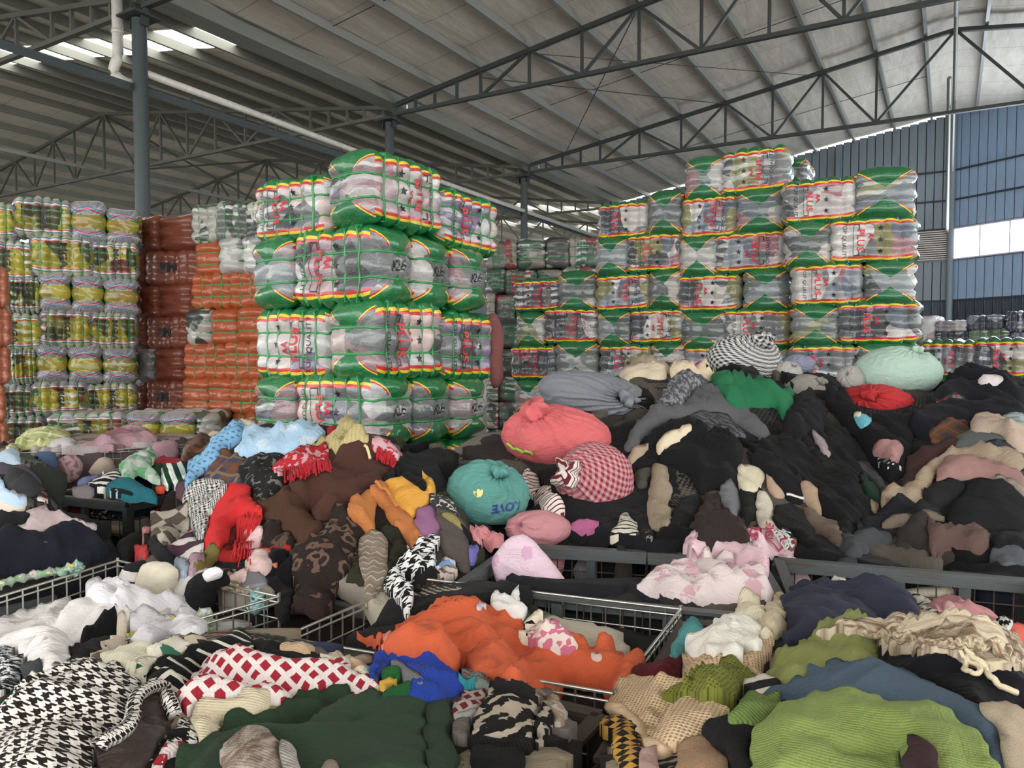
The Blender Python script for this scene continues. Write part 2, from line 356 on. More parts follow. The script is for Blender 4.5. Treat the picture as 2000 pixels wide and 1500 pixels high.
# ---------------------------------------------------------------- bales
HX,HY,HZ=.36,.205,.21
def bsurf(c,nx=6,nz=3,bul=.022,seed=0.0,k=7.0,ends=True,soft=0.0):
    """c: point on the cube surface (-1..1)^3 -> rounded, strap-pinched bale surface"""
    x,y,z=c; r=(abs(x)**k+abs(y)**k+abs(z)**k)**(1/k); X,Y,Z=x/r,y/r,z/r
    wy=abs(Y)**6; wz=abs(Z)**6; wx=abs(X)**6
    lx=abs(math.sin(math.pi*nx*(X+1)/2))**.55; lz=abs(math.sin(math.pi*nz*(Z+1)/2))**.55; lx=max(lx,soft); lz=max(lz,soft); ly=abs(math.sin(math.pi*2*(Y+1)/2))**.5
    wob=math.sin(5*X+seed*3+4*Z)*math.sin(4*Z+seed+3*Y)*.012+math.sin(11*X+seed*7)*.004
    by=(lx*lz-.6)*bul*1.5+wob
    bz=(lx-.6)*bul*1.2+wob
    bx=(lz*.9-.5)*bul*1.3+wob
    if ends:
        bx+=.03*(1-abs(Y))-.0
        # gathered bow-tie knot
        bx-=.03*math.exp(-((Y*Y+Z*Z)/.05))
        bx+=.006*math.sin(14*math.atan2(Z,Y+1e-5))
    return Vector((X*(HX)+math.copysign(1,X)*bx*wx, Y*HY+math.copysign(1,Y)*by*wy, Z*HZ+math.copysign(1,Z)*bz*wz))
def bale_mesh(name,seed,mat,nx=6,nz=3,bul=.022,res=1.0,k=7.0):
    V=[];Fc=[];U=[];A=[]
    def face(f,nu,nv,flag):
        b=len(V)
        for i in range(nu+1):
            for j in range(nv+1):
                p=-1+2*i/nu; q=-1+2*j/nv; V.append(bsurf(f(p,q),nx,nz,bul,seed,k))
        for i in range(nu):
            for j in range(nv):
                a=b+i*(nv+1)+j; Fc.append((a,a+nv+1,a+nv+2,a+1))
                for (ii,jj) in((i,j),(i+1,j),(i+1,j+1),(i,j+1)): U.append((-1+2*ii/nu,-1+2*jj/nv)); A.append((flag,0))
    L=int(nx*8*res);W=int(14*res);H=int(nz*8*res)
    face(lambda p,q:(p,-1,q),L,H,0.0); face(lambda p,q:(-p,1,q),L,H,0.0)
    face(lambda p,q:(1,p,q),W,H,1.0); face(lambda p,q:(-1,-p,q),W,H,1.0)
    face(lambda p,q:(p,q,1),L,W,2.0); face(lambda p,q:(p,-q,-1),L,W,2.0)
    m=bpy.data.meshes.new(name); m.from_pydata(V,[],Fc); m.materials.append(mat)
    l=m.uv_layers.new(name='face_uv'); l.data.foreach_set('uv',np.array(U,dtype=np.float32).ravel())
    l=m.uv_layers.new(name='flag'); l.data.foreach_set('uv',np.array(A,dtype=np.float32).ravel())
    bm=bmesh.new(); bm.from_mesh(m); bmesh.ops.remove_doubles(bm,verts=bm.verts,dist=.0006); bm.to_mesh(m); bm.free()
    m.polygons.foreach_set('use_smooth',[True]*len(m.polygons)); return m
def strap_mesh(name,axis,t,seed,mat,nx,nz,bul,wd=None,th=None,k=7.0):
    V=[];Fc=[];n=64
    wd=wd or (.006 if mat is M_strap else .003); th=th or (.010 if mat is M_strap else .002)
    pts=[]
    for i in range(n):
        s=4*i/n; e=int(s); f=s-e; a,b=[(-1+2*f,-1),(1,-1+2*f),(1-2*f,1),(-1,1-2*f)][e]
        c=(t,a,b) if axis=='x' else (a,b,t); p=bsurf(c,nx,nz,bul,seed,k); pts.append(p)
    ctr=Vector((0,0,0))
    for p in pts: ctr+=p
    ctr/=n; ax=Vector((1,0,0)) if axis=='x' else Vector((0,0,1))
    for p in pts:
        o=(p-ctr); o-=ax*o.dot(ax); o.normalize()
        for (s,h) in((-wd,th+.003),(wd,th+.003),(wd,-.012),(-wd,-.012)): V.append(p+ax*s+o*h)
    for i in range(n):
        j=(i+1)%n
        for q in range(4): r=(q+1)%4; Fc.append((4*i+q,4*j+q,4*j+r,4*i+r))
    m=bpy.data.meshes.new(name); m.from_pydata(V,[],Fc); m.materials.append(mat); m.polygons.foreach_set('use_smooth',[True]*len(m.polygons)); return m
def plastic(t,col,rough=.35,wr=.35,coat=.8):
    o=t.obj(); oi=t.n('ShaderNodeObjectInfo').outputs['Random']; q=t.off(o,t.comb(t.M('MULTIPLY',oi,7.0),0.0,oi))
    w1=t.noise(t.scale(q,(14,14,30)),1.0,5,.7,dist=1.6); w2=t.vor(t.scale(t.off(q,t.noise(q,6,2,out='Color')),(9,9,22)),1.0,'DISTANCE_TO_EDGE')
    h=t.M('ADD',w1,t.M('MULTIPLY',t.M('MINIMUM',w2,.12),2.0))
    return t.fin(col,rough,0,t.bump(h,wr,.02),Coat_Weight=coat,Coat_Roughness=.12,Specular_IOR_Level=.5)
def contents(t,pal,sx=6.0,sz=3.0,sharp=True):
    """folded clothes seen through the film: blocks that follow the lobes, warped"""
    o=t.obj(); oi=t.n('ShaderNodeObjectInfo').outputs['Random']
    wv=t.noise(o,5,2,out='Color'); q=t.off(t.scale(t.off(o,t.scale(wv,.09)),(sx/(2*HX)*.5,3.0,sz/(2*HZ)*.42)),t.comb(t.M('MULTIPLY',oi,83.0),t.M('MULTIPLY',oi,31.0),t.M('MULTIPLY',oi,57.0)))
    x=t.n('ShaderNodeTexVoronoi'); t.put(x.inputs['Vector'],q); x.inputs['Scale'].default_value=1.0; r=t.xyz(x.outputs['Color'])[0]
    n=len(pal); c=t.ramp(r,[(i/n,p) for i,p in enumerate(pal)],True)
    # fold shadows are left to the light; only a fine printed stripe on some garments
    st=t.M('MULTIPLY',t.gt(t.M('SINE',t.M('MULTIPLY',t.xyz(q)[2],24.0)),.3),t.gt(t.xyz(x.outputs['Color'])[1],.82))
    return t.mix(st,c,t.mix(.6,c,(.8,.8,.8)))
def fuv(t):
    f=t.n('ShaderNodeUVMap',uv_map='face_uv').outputs[0]; g=t.n('ShaderNodeUVMap',uv_map='flag').outputs[0]; return t.xyz(f),t.xyz(g)[0]
GREEN=(.008,.20,.045); YEL=(.80,.62,.03); RED=(.58,.02,.025)
def plus_mat(name,pal,clear=.22,green=GREEN):
    t=NT(name); (p,q,_),fl=fuv(t); aq=t.M('ABSOLUTE',q); ap=t.M('ABSOLUTE',p)
    wob=t.M('MULTIPLY',t.M('SUBTRACT',t.noise(t.obj(),7,2),.5),.09)
    side=t.M('ADD',aq,wob)
    c=contents(t,pal); c=t.mix(clear,c,(.42,.45,.44))
    cl=t.mix(t.gt(side,.66),c,RED); cl=t.mix(t.gt(side,.76),cl,YEL); cl=t.mix(t.gt(side,.85),cl,green)
    # ends: green triangles above and below, film gathered between
    tri=t.M('ADD',t.M('SUBTRACT',aq,t.M('MULTIPLY',ap,.78)),t.M('MULTIPLY',wob,1.5))
    streak=t.noise(t.scale(t.comb(t.M('ARCTAN2',q,p),t.M('MULTIPLY',ap,.25)),(7,1,1)),2.2,4,.7)
    ce=t.mix(t.M('MULTIPLY',t.M('SMOOTH_MAX',t.M('SUBTRACT',streak,.46),0.0,.05),1.9),t.mix(.2,c,(.08,.15,.11)),(.42,.45,.42))
    ce=t.mix(t.M('MULTIPLY',t.gt(tri,.10),t.gt(ap,.45)),ce,RED); ce=t.mix(t.M('MULTIPLY',t.gt(tri,.15),t.gt(ap,.45)),ce,YEL); ce=t.mix(t.gt(tri,.20),ce,green)
    col=t.mix(t.gt(fl,.5),cl,ce); col=t.mix(t.gt(fl,1.5),col,green)
    return plastic(t,col,.34,.5,1.0)
def mga_mat(name,pal,dark=.5):
    t=NT(name); (p,q,_),fl=fuv(t); aq=t.M('ABSOLUTE',q); ap=t.M('ABSOLUTE',p)
    side=t.M('ADD',aq,t.M('MULTIPLY',t.M('SUBTRACT',t.noise(t.obj(),8,2),.5),.14))
    c=contents(t,pal); 
    def bands(c0,s):
        c1=t.mix(t.gt(s,.60),c0,(.48,.03,.06)); c1=t.mix(t.gt(s,.655),c1,(.62,.64,.62)); c1=t.mix(t.gt(s,.73),c1,(.03,.16,.27)); return t.mix(t.gt(s,.78),c1,t.mix(.5,c0,(.55,.56,.56)))
    cl=bands(c,side)
    streak=t.noise(t.scale(t.comb(t.M('ARCTAN2',q,p),t.M('MULTIPLY',ap,.25)),(9,1,1)),2.4,4,.7)
    ce=t.mix(t.gt(side,.34),t.mix(.5,c,(.46,.40,.04)),t.mix(t.ramp(streak,[(.35,(.10,.10,.11)),(.65,(.66,.66,.70))]),(.3,.3,.32),(.3,.3,.32)) if False else t.ramp(streak,[(.34,(.10,.10,.11)),(.5,(.28,.28,.30)),(.66,(.70,.70,.73))]))
    ce=t.mix(t.M('MULTIPLY',t.gt(side,.34),t.lt(t.M('ABSOLUTE',t.M('SUBTRACT',t.M('ADD',side,t.M('MULTIPLY',ap,.3)),.62)),.035)),ce,(.45,.03,.06))
    ce=t.mix(t.M('MULTIPLY',t.gt(side,.34),t.lt(t.M('ABSOLUTE',t.M('SUBTRACT',t.M('ADD',side,t.M('MULTIPLY',ap,.3)),.75)),.03)),ce,(.05,.2,.4))
    col=t.mix(t.gt(fl,.5),cl,ce); col=t.mix(t.gt(fl,1.5),col,(.5,.5,.48))
    return plastic(t,col,.34,.5,1.0)
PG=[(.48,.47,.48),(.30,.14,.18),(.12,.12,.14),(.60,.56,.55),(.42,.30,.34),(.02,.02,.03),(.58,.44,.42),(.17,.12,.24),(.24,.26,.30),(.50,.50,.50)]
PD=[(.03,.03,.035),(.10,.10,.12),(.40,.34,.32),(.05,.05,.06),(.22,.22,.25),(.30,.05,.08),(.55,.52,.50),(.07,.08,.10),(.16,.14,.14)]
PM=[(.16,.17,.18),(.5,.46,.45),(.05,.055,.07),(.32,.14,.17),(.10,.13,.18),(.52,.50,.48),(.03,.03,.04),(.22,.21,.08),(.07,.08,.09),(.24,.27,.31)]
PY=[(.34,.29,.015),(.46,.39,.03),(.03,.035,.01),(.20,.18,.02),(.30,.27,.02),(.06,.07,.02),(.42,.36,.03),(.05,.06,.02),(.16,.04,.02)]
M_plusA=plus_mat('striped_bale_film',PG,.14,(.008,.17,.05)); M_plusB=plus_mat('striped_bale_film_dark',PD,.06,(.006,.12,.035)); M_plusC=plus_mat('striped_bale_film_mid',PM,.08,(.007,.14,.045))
M_mga=mga_mat('yellow_bale_film',PY)
def plain_bale(name,c,c2):
    t=NT(name); return plastic(t,t.mix(t.noise(t.obj(),3.5,3),c,c2),.38,.55,.7)
M_or=plain_bale('orange_bale_film',(.50,.11,.02),(.34,.06,.015)); M_br=plain_bale('brown_orange_bale_film',(.26,.065,.03),(.17,.04,.022)); M_sal=plain_bale('salmon_bale_film',(.56,.20,.11),(.42,.13,.07))
t=NT('camo_bale_film'); M_camo=plastic(t,contents(t,[(.05,.07,.06),(.5,.5,.44),(.12,.14,.13),(.08,.1,.08),(.35,.33,.3),(.03,.04,.035)]),.36,.4)
t=NT('clear_grey_bale_film'); M_clr=plastic(t,contents(t,[(.35,.36,.36),(.5,.5,.5),(.22,.23,.24),(.45,.46,.44),(.3,.3,.3)]),.36,.5)
t=NT('far_bale_film'); M_far=plastic(t,contents(t,[(.09,.09,.09),(.25,.22,.2),(.04,.04,.04),(.28,.04,.06),(.13,.16,.14),(.36,.30,.28),(.05,.1,.07)]),.4,.5,.7)
t=NT('navy_bale_film'); M_navy=plastic(t,contents(t,[(.03,.04,.07),(.06,.07,.10),(.03,.03,.05),(.2,.22,.3),(.05,.06,.1)]),.5,.5,.4)
t=NT('pale_bale_film'); M_pale=plastic(t,contents(t,[(.5,.48,.5),(.35,.3,.35),(.6,.6,.62)]),.5,.5,.4)
t=NT('sage_bale_film'); M_sage=plastic(t,contents(t,[(.14,.22,.14),(.10,.16,.10),(.2,.3,.2)]),.5,.5,.4)
t=NT('green_strap'); M_strap=t.fin((.02,.24,.06),.35,Coat_Weight=.4)
t=NT('clear_strap'); M_cstrap=t.fin((.34,.36,.36),.3,Coat_Weight=.6)
t=NT('black_print'); M_blk=t.fin((.015,.015,.02),.45)
t=NT('red_print'); M_redp=t.fin((.55,.03,.05),.45)
t=NT('blue_print'); M_blup=t.fin((.03,.05,.25),.5)
# ---- lettering meshes that follow the bale front
def text_mesh(txt,size,cx,cz,rot,face='front',soft=.66,seed=0.,nx=6,nz=3,bul=.022,mat=M_blk,flip=1,bold=0.0,spacing=1.0):
    cu=bpy.data.curves.new('t','FONT'); cu.body=txt; cu.size=size; cu.align_x='CENTER'; cu.align_y='CENTER'; cu.offset=bold; cu.resolution_u=2; cu.space_character=spacing
    ob=bpy.data.objects.new('t',cu); COL.objects.link(ob); dg=bpy.context.evaluated_depsgraph_get()
    me=bpy.data.meshes.new_from_object(ob.evaluated_get(dg)); bpy.data.objects.remove(ob); bpy.data.curves.remove(cu)
    return _wrap(me,cx,cz,rot,face,seed,nx,nz,bul,mat,soft=soft)
def _wrap(me,cx,cz,rot,face,seed,nx,nz,bul,mat,step=.011,soft=.66):
    bm=bmesh.new(); bm.from_mesh(me); ca,sa=math.cos(rot),math.sin(rot)
    for v in bm.verts: x,y=v.co.x,v.co.y; v.co=Vector((cx+x*ca-y*sa,0,cz+x*sa+y*ca))
    lo=min(v.co.x for v in bm.verts);hi=max(v.co.x for v in bm.verts); a=lo+step
    while a<hi: bmesh.ops.bisect_plane(bm,geom=bm.verts[:]+bm.edges[:]+bm.faces[:],plane_co=(a,0,0),plane_no=(1,0,0)); a+=step
    lo=min(v.co.z for v in bm.verts);hi=max(v.co.z for v in bm.verts); a=lo+step
    while a<hi: bmesh.ops.bisect_plane(bm,geom=bm.verts[:]+bm.edges[:]+bm.faces[:],plane_co=(0,0,a),plane_no=(0,0,1)); a+=step
    for v in bm.verts:
        if face=='front': p=bsurf((max(-.99,min(.99,v.co.x/HX)),-1,max(-.97,min(.97,v.co.z/HZ))),nx,nz,bul,seed,soft=soft); v.co=p+Vector((0,-.006,0))
        else: p=bsurf((1,max(-.97,min(.97,v.co.x/HY)),max(-.97,min(.97,v.co.z/HZ))),nx,nz,bul,seed,soft=soft); v.co=p+Vector((.0035,0,0))
    bm.to_mesh(me); bm.free(); me.materials.clear(); me.materials.append(mat); return me
def star_mesh(cx,cz,r,seed,nx,nz,bul):
    me=bpy.data.meshes.new('star'); V=[(0,0,0)]+[((r if i%2==0 else r*.42)*math.cos(i*math.pi/5+.3),(r if i%2==0 else r*.42)*math.sin(i*math.pi/5+.3),0) for i in range(10)]
    me.from_pydata(V,[],[(0,1+i,1+(i+1)%10) for i in range(10)]); return _wrap(me,cx,cz,0,'front',seed,nx,nz,bul,M_blk)
def bracket_mesh(cx,top,bot,seed,nx,nz,bul):
    me=bpy.data.meshes.new('bracket'); w=.004;V=[];Fc=[]
    for (x0,z0,x1,z1) in((cx,top,cx+.05,top+w*2),(cx+.05-w*2,top-.04,cx+.05,top),(cx,bot-w*2,cx+.05,bot),(cx+.05-w*2,bot,cx+.05,bot+.04),(cx-w,bot,cx,top)):
        b=len(V);V+=[(x0,z0,0),(x1,z0,0),(x1,z1,0),(x0,z1,0)];Fc.append((b,b+1,b+2,b+3))
    me.from_pydata(V,[],Fc); return _wrap(me,0,0,0,'front',seed,nx,nz,bul,M_blk)
Q=-math.pi/2
def kit(kind,seed,mat,nx=6,nz=3,bul=.022,strapm=M_strap,prints=None,res=1.0,k=7.0,straps=True):
    parts=[('wrap',bale_mesh('wrap',seed,mat,nx,nz,bul,res,k))]
    if straps:
        for i in range(1,nx): parts.append(('strap',strap_mesh('strap','x',-1+2*i/nx,seed,strapm,nx,nz,bul,k=k)))
    if straps:
        for i in range(1,nz): parts.append(('strap',strap_mesh('strap','z',-1+2*i/nz,seed,strapm,nx,nz,bul,k=k)))
    a=dict(seed=seed,nx=nx,nz=nz,bul=bul)
    if prints=='plus':
        parts+=[('lettering',text_mesh('TOP QUALITY',.052,-.245,0,Q,mat=M_blk,**a)),('red_lettering',text_mesh('PLUS',.09,-.108,.0,Q,mat=M_redp,bold=.002,**a)),('red_lettering',text_mesh('AA',.055,-.022,.02,Q,mat=M_redp,bold=.002,**a)),
                ('printed_bracket',bracket_mesh(-.165,.13,-.13,seed,nx,nz,bul))]
        for z in(-.1,0,.1): parts.append(('printed_star',star_mesh(.06,z,.028,seed,nx,nz,bul)))
    if prints=='plus2':
        parts+=[('lettering',text_mesh('TOP QUALITY',.052,.20,0,-Q,mat=M_blk,**a)),('red_lettering',text_mesh('PLUS',.09,.068,.0,-Q,mat=M_redp,bold=.002,**a)),('red_lettering',text_mesh('AA',.055,-.02,-.02,-Q,mat=M_redp,bold=.002,**a)),
                ('printed_bracket',bracket_mesh(.11,.13,-.13,seed,nx,nz,bul))]
        for z in(-.1,0,.1): parts.append(('printed_star',star_mesh(-.10,z,.028,seed,nx,nz,bul)))
    if prints=='mga': parts+=[('lettering',text_mesh('MGA',.11,.02,0,Q,mat=M_blk,bold=.004,**a))]
    if prints=='bm': parts+=[('lettering',text_mesh('BM',.17,.0,0,0,mat=M_blk,bold=.003,soft=.97,**a))]
    return parts
def marks(txt,seed,nx,nz,bul): return ('marker_writing',text_mesh(txt,.085,.0,0,.12,face='end',seed=seed,nx=nx,nz=nz,bul=bul,mat=M_blk))
KITS={}
for i,(m,pr) in enumerate(((M_plusA,'plus'),(M_plusA,'plus2'),(M_plusA,'plus'))): 
    KITS['A%d'%i]=kit('A',1.3*i+.4,m,6,3,.034,M_strap,pr); KITS['A%d'%i]+=([] if i==1 else [marks(('A26','A27','A26')[i],1.3*i+.4,6,3,.034)])
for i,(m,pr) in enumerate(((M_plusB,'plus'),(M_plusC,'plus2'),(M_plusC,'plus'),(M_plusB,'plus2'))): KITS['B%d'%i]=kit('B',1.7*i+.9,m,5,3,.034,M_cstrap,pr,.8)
for i in range(2): KITS['Y%d'%i]=kit('Y',2.1*i+.2,M_mga,6,3,.034,M_strap,'mga',.8)
KITS['O0']=kit('O',.7,M_or,4,3,.042,M_strap,None,.9); KITS['O1']=kit('O',2.7,M_or,3,3,.042,M_strap,None,.9)
KITS['R0']=kit('R',.3,M_br,5,3,.032,M_br,'bm',.8,straps=False); KITS['R1']=kit('R',1.9,M_br,2,3,.05,M_br,None,.8,straps=False); KITS['S0']=kit('S',1.1,M_sal,5,3,.036,M_sal,None,.8,straps=False)
KITS['C0']=kit('C',.5,M_camo,5,3,.036,M_strap,None,.8); KITS['G0']=kit('G',.5,M_clr,3,3,.04,M_strap,None,.8)
for i in range(2): KITS['F%d'%i]=kit('F',.5+i*2.2,M_far,5,3,.022,M_strap,None,.5)
KITS['N0']=kit('N',.5,M_navy,6,2,.022,M_cstrap,None,.5); KITS['P0']=kit('P',.5,M_pale,4,3,.024,M_cstrap,None,.5); KITS['V0']=kit('V',.9,M_sage,4,2,.024,M_cstrap,None,.5)
def bale(kit,pos,rz,scale,label,group,tilt=0,name='clothes_bale'):
    e=empty(name,tuple(pos),rz,label,'bale',group); e.scale=scale; e.rotation_euler=(tilt,R.uniform(-.02,.02),rz)
    for nm,me in KITS[kit]:
        o=bpy.data.objects.new(nm,me); COL.objects.link(o); o.parent=e
    return e
ORD=['leftmost','second','third','fourth','fifth','sixth','seventh','eighth']
ROWN=['top row','second row down','third row down','fourth row down','fifth row down','sixth row down','seventh row down','lowest visible row']
def wall_bales(P,Qp,rows,kits,desc,where,group,dep=0.0):
    """rows: list of lists of (x0,x1,y0,y1,type[,kit[,dD]]) photo rectangles; P,Qp: (px,D) the two ends of the stack front in plan"""
    A=np.array([(P[0]-1000)/F*P[1],P[1]]); B=np.array([(Qp[0]-1000)/F*Qp[1],Qp[1]]); d=(B-A)/np.linalg.norm(B-A); rz=math.atan2(d[1],d[0])
    cnt={}; lastb=[]
    for ri,row in enumerate(rows):
        for bi,b in enumerate(row):
            x0,x1,y0,y1,ty=b[:5]; cx=(x0+x1)/2; a=(cx-1000)/F
            # intersect ray (a,1) with front line
            D=(A[0]*d[1]-A[1]*d[0])/(a*d[1]-d[0]); D+= (b[6] if len(b)>6 else 0)
            def hit(px): 
                a_=(px-1000)/F; return (A[0]*d[1]-A[1]*d[0])/(a_*d[1]-d[0])
            p0=np.array([(x0-1000)/F*hit(x0),hit(x0)]); p1=np.array([(x1-1000)/F*hit(x1),hit(x1)]); wd=np.linalg.norm(p1-p0)*1.02
            k0=at(cx,y0,D)[2]; k1=at(cx,y1,D)[2]; h=(k0-k1)*1.03; zc=(k0+k1)/2
            kt=b[5] if len(b)>5 and b[5] else kits[ty][(ri*3+bi)%len(kits[ty])]
            depth=(.41 if ty=='L' else .72)
            nrm=np.array([-d[1],d[0]]); 
            if nrm[1]<0: nrm=-nrm
            c=at(cx,(y0+y1)/2,D); pos=(c[0]+nrm[0]*depth/2,c[1]+nrm[1]*depth/2,zc)
            if ty=='L': sc=(wd/.72,1,h/.42); r=rz+(math.pi if False else 0)
            else: sc=(1,wd/.41,h/.42); r=rz-math.pi/2
            side='side out' if ty=='L' else 'end out'
            if ri>=len(rows)-2: lastb.append((ri,pos,r,sc,kt,h))
            lab='%s bale, %s, %s in %s of %s'%(desc[kt[0]] if kt[0] in desc else desc['*'],side,ORD[bi] if bi<8 else 'last',ROWN[min(ri,7)],where)
            bale(kt,pos,r,sc,lab,group,tilt=0)
    n=len(rows); nf=0; kprev=-1; step={q:np.mean([x[5] for x in lastb if x[0]==q]) for q in {x[0] for x in lastb}}; hm=np.mean(list(step.values()))*.985
    zb=min(x[1][2]-x[5]/2 for x in lastb if x[0]==n-1); k=0
    while zb>.08:
        hk=hm if zb>hm*1.4 else zb; k+=1
        for q,pos,r,sc,kt,h in [x for x in lastb if x[0]==(n-1-(k%2) if n>1 else 0)]:
            nf=nf+1 if kprev==k else 1; kprev=k
            e=empty('clothes_bale',(pos[0],pos[1],zb-hk/2),r,'%s bale hidden at the foot of %s, %s layer, %s along'%(DE.get(kt[0],'plastic'),where,['top','second','third','fourth','fifth','sixth','seventh','eighth'][k-1],['first','second','third','fourth','fifth','sixth','seventh'][nf-1]),'bale',group+', hidden feet'); e.scale=(sc[0],sc[1],hk/.40)
            o=bpy.data.objects.new('wrap',KITS[kt][0][1]); COL.objects.link(o); o.parent=e
        zb-=hk
DE={'B':'green striped','A':'green striped','Y':'yellow','O':'orange','R':'brown','S':'salmon','C':'camouflage','G':'clear grey','F':'dim mixed','N':'navy','P':'pale','V':'sage green','*':'plastic'}
# ---- yellow stack
wall_bales((0,8.7),(270,9.3),[
 [(-75,28,395,465,'L'),(28,137,386,462,'L'),(138,207,392,472,'E'),(207,272,408,476,'E')],
 [(-40,62,470,550,'L'),(60,180,456,540,'L'),(180,268,470,545,'L')],
 [(-70,18,540,615,'L'),(18,76,538,610,'L'),(75,138,530,608,'E'),(138,203,538,612,'E'),(203,270,545,615,'E')],
 [(-30,78,612,685,'L'),(78,178,603,678,'L'),(178,266,610,680,'L')],
 [(20,70,680,748,'L'),(68,133,672,746,'E'),(133,199,675,748,'E'),(199,265,680,748,'E')],
 [(-30,62,755,815,'L'),(62,170,745,810,'L'),(170,264,750,808,'L')],
 [(-20,86,815,880,'L'),(86,175,812,880,'L','Y0',.6),(175,264,812,880,'L','Y1',.6)]],
 {'L':['Y0','Y1'],'E':['Y1','Y0']},DE,'tall yellow stack','yellow bales in the tall stack')
wall_bales((90,7.9),(425,8.1),[[(90,242,808,872,'L'),(242,310,808,872,'E'),(310,380,808,872,'E'),(380,428,808,872,'E','C0')]],{'L':['Y0'],'E':['Y1','Y0']},DE,'low front stack','low yellow bales')
# salmon
wall_bales((-40,7.3),(25,7.5),[[(-75,20,520,598,'L')],[(-70,26,600,675,'L')],[(-70,24,676,750,'L')],[(-75,15,750,826,'L')],[(-75,20,826,900,'L')]],{'L':['S0'],'E':['S0']},DE,'salmon pile','salmon bales')
# brown orange BM stack
wall_bales((265,9.9),(375,9.6),[
 [(262,307,422,492,'E'),(305,378,420,488,'E')],[(250,278,492,556,'E'),(278,381,489,556,'L')],[(262,308,556,622,'E'),(306,374,553,620,'E')],
 [(250,284,622,682,'E'),(282,362,618,680,'L')],[(264,297,682,745,'E','G0'),(295,357,680,746,'E')],[(262,285,748,805,'E'),(282,354,744,806,'L')],[(262,360,806,870,'L')]],
 {'L':['R0'],'E':['R1']},DE,'dull brown stack','brown orange bales')
wall_bales((352,9.0),(520,8.4),[
 [(370,452,398,472,'L','C0'),(450,520,395,468,'L','C0')],
 [(378,426,472,538,'E'),(424,471,462,536,'E','G0'),(470,516,458,535,'E','G0')],
 [(371,448,534,602,'L'),(446,525,530,600,'L')],
 [(360,409,603,672,'E','C0'),(408,459,603,674,'E'),(458,525,598,670,'E')],
 [(356,437,672,740,'L'),(435,525,668,742,'L')],
 [(352,403,738,808,'E'),(403,450,738,808,'E'),(447,525,740,810,'L')],
 [(330,425,808,875,'L'),(425,520,808,875,'L')]],
 {'L':['O0'],'E':['O1']},DE,'bright orange stack','orange bales')
# far dim bales behind the gap
wall_bales((950,12.0),(1165,12.0),[
 [(952,1010,470,524,'L'),(1010,1066,466,524,'E'),(1066,1113,464,522,'E'),(1112,1170,462,520,'L')],
 [(950,988,524,572,'E'),(986,1050,528,575,'L'),(1050,1100,526,572,'E'),(1100,1165,520,570,'L')],
 [(950,968,572,628,'E'),(968,1008,575,630,'E'),(1008,1060,575,625,'E')],
 [(930,976,630,680,'E'),(974,1012,630,680,'E')],[(950,972,682,735,'E'),(970,1010,682,735,'E')],
 [(950,976,736,785,'E'),(974,1012,736,785,'E')],[(950,975,786,840,'E'),(972,1012,786,840,'E')],[(950,1012,840,900,'L')]],
 {'L':['F0','F1'],'E':['F1','F0']},DE,'shaded far stack','dim far bales')
# right wall of striped bales
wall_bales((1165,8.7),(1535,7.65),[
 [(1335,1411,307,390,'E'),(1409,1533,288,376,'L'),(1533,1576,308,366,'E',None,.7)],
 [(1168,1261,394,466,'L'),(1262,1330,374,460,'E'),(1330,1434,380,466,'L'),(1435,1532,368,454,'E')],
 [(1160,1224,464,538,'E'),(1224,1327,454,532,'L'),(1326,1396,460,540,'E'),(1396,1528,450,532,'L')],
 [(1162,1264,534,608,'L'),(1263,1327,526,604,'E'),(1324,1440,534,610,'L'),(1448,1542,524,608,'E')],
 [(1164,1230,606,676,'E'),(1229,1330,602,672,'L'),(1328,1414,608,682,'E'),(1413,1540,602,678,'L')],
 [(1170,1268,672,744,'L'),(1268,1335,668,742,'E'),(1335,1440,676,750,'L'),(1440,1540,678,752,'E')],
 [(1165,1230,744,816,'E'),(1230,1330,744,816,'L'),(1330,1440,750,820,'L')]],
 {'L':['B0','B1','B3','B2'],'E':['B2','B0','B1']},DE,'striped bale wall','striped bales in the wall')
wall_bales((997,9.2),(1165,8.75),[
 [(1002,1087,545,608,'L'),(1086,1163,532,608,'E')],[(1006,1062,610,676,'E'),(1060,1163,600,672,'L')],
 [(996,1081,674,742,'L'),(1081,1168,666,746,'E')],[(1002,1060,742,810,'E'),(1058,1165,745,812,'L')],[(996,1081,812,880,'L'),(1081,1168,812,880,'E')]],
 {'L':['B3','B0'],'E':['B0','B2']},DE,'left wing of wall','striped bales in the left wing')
wall_bales((1535,7.35),(1787,6.95),[
 [(1533,1670,348,434,'L'),(1668,1788,326,422,'E')],[(1534,1624,432,522,'E'),(1623,1788,422,514,'L')],
 [(1550,1684,512,598,'L'),(1686,1790,508,592,'E')],[(1546,1640,596,674,'E'),(1638,1796,588,672,'L')],
 [(1545,1670,672,752,'L'),(1668,1796,670,752,'E')],[(1545,1680,752,830,'L'),(1680,1796,752,830,'E')]],
 {'L':['B2','B1'],'E':['B1','B2']},DE,'right corner block','striped bales in the corner block')
wall_bales((1795,9.2),(2000,8.6),[[(1796,1902,666,738,'L'),(1902,2025,662,738,'L')],[(1796,1900,738,800,'E'),(1900,2030,738,805,'L')]],{'L':['B1','B2'],'E':['B1']},DE,'low striped row','low striped bales at right')
wall_bales((1790,12.5),(2000,11.5),[
 [(1790,1827,618,668,'E','P0'),(1826,1888,626,648,'L','P0'),(1886,1958,616,646,'L','N0'),(1962,2030,608,648,'L','N0')],
 [(1826,1892,646,672,'L','N0'),(1890,1972,642,670,'L','V0'),(1970,2035,648,672,'L','N0')],
 [(1790,1880,672,720,'L','N0'),(1880,1960,672,720,'L','P0'),(1960,2040,672,720,'L','N0')]],
 {'L':['N0'],'E':['N0']},DE,'back pile','small strapped bales at the back')
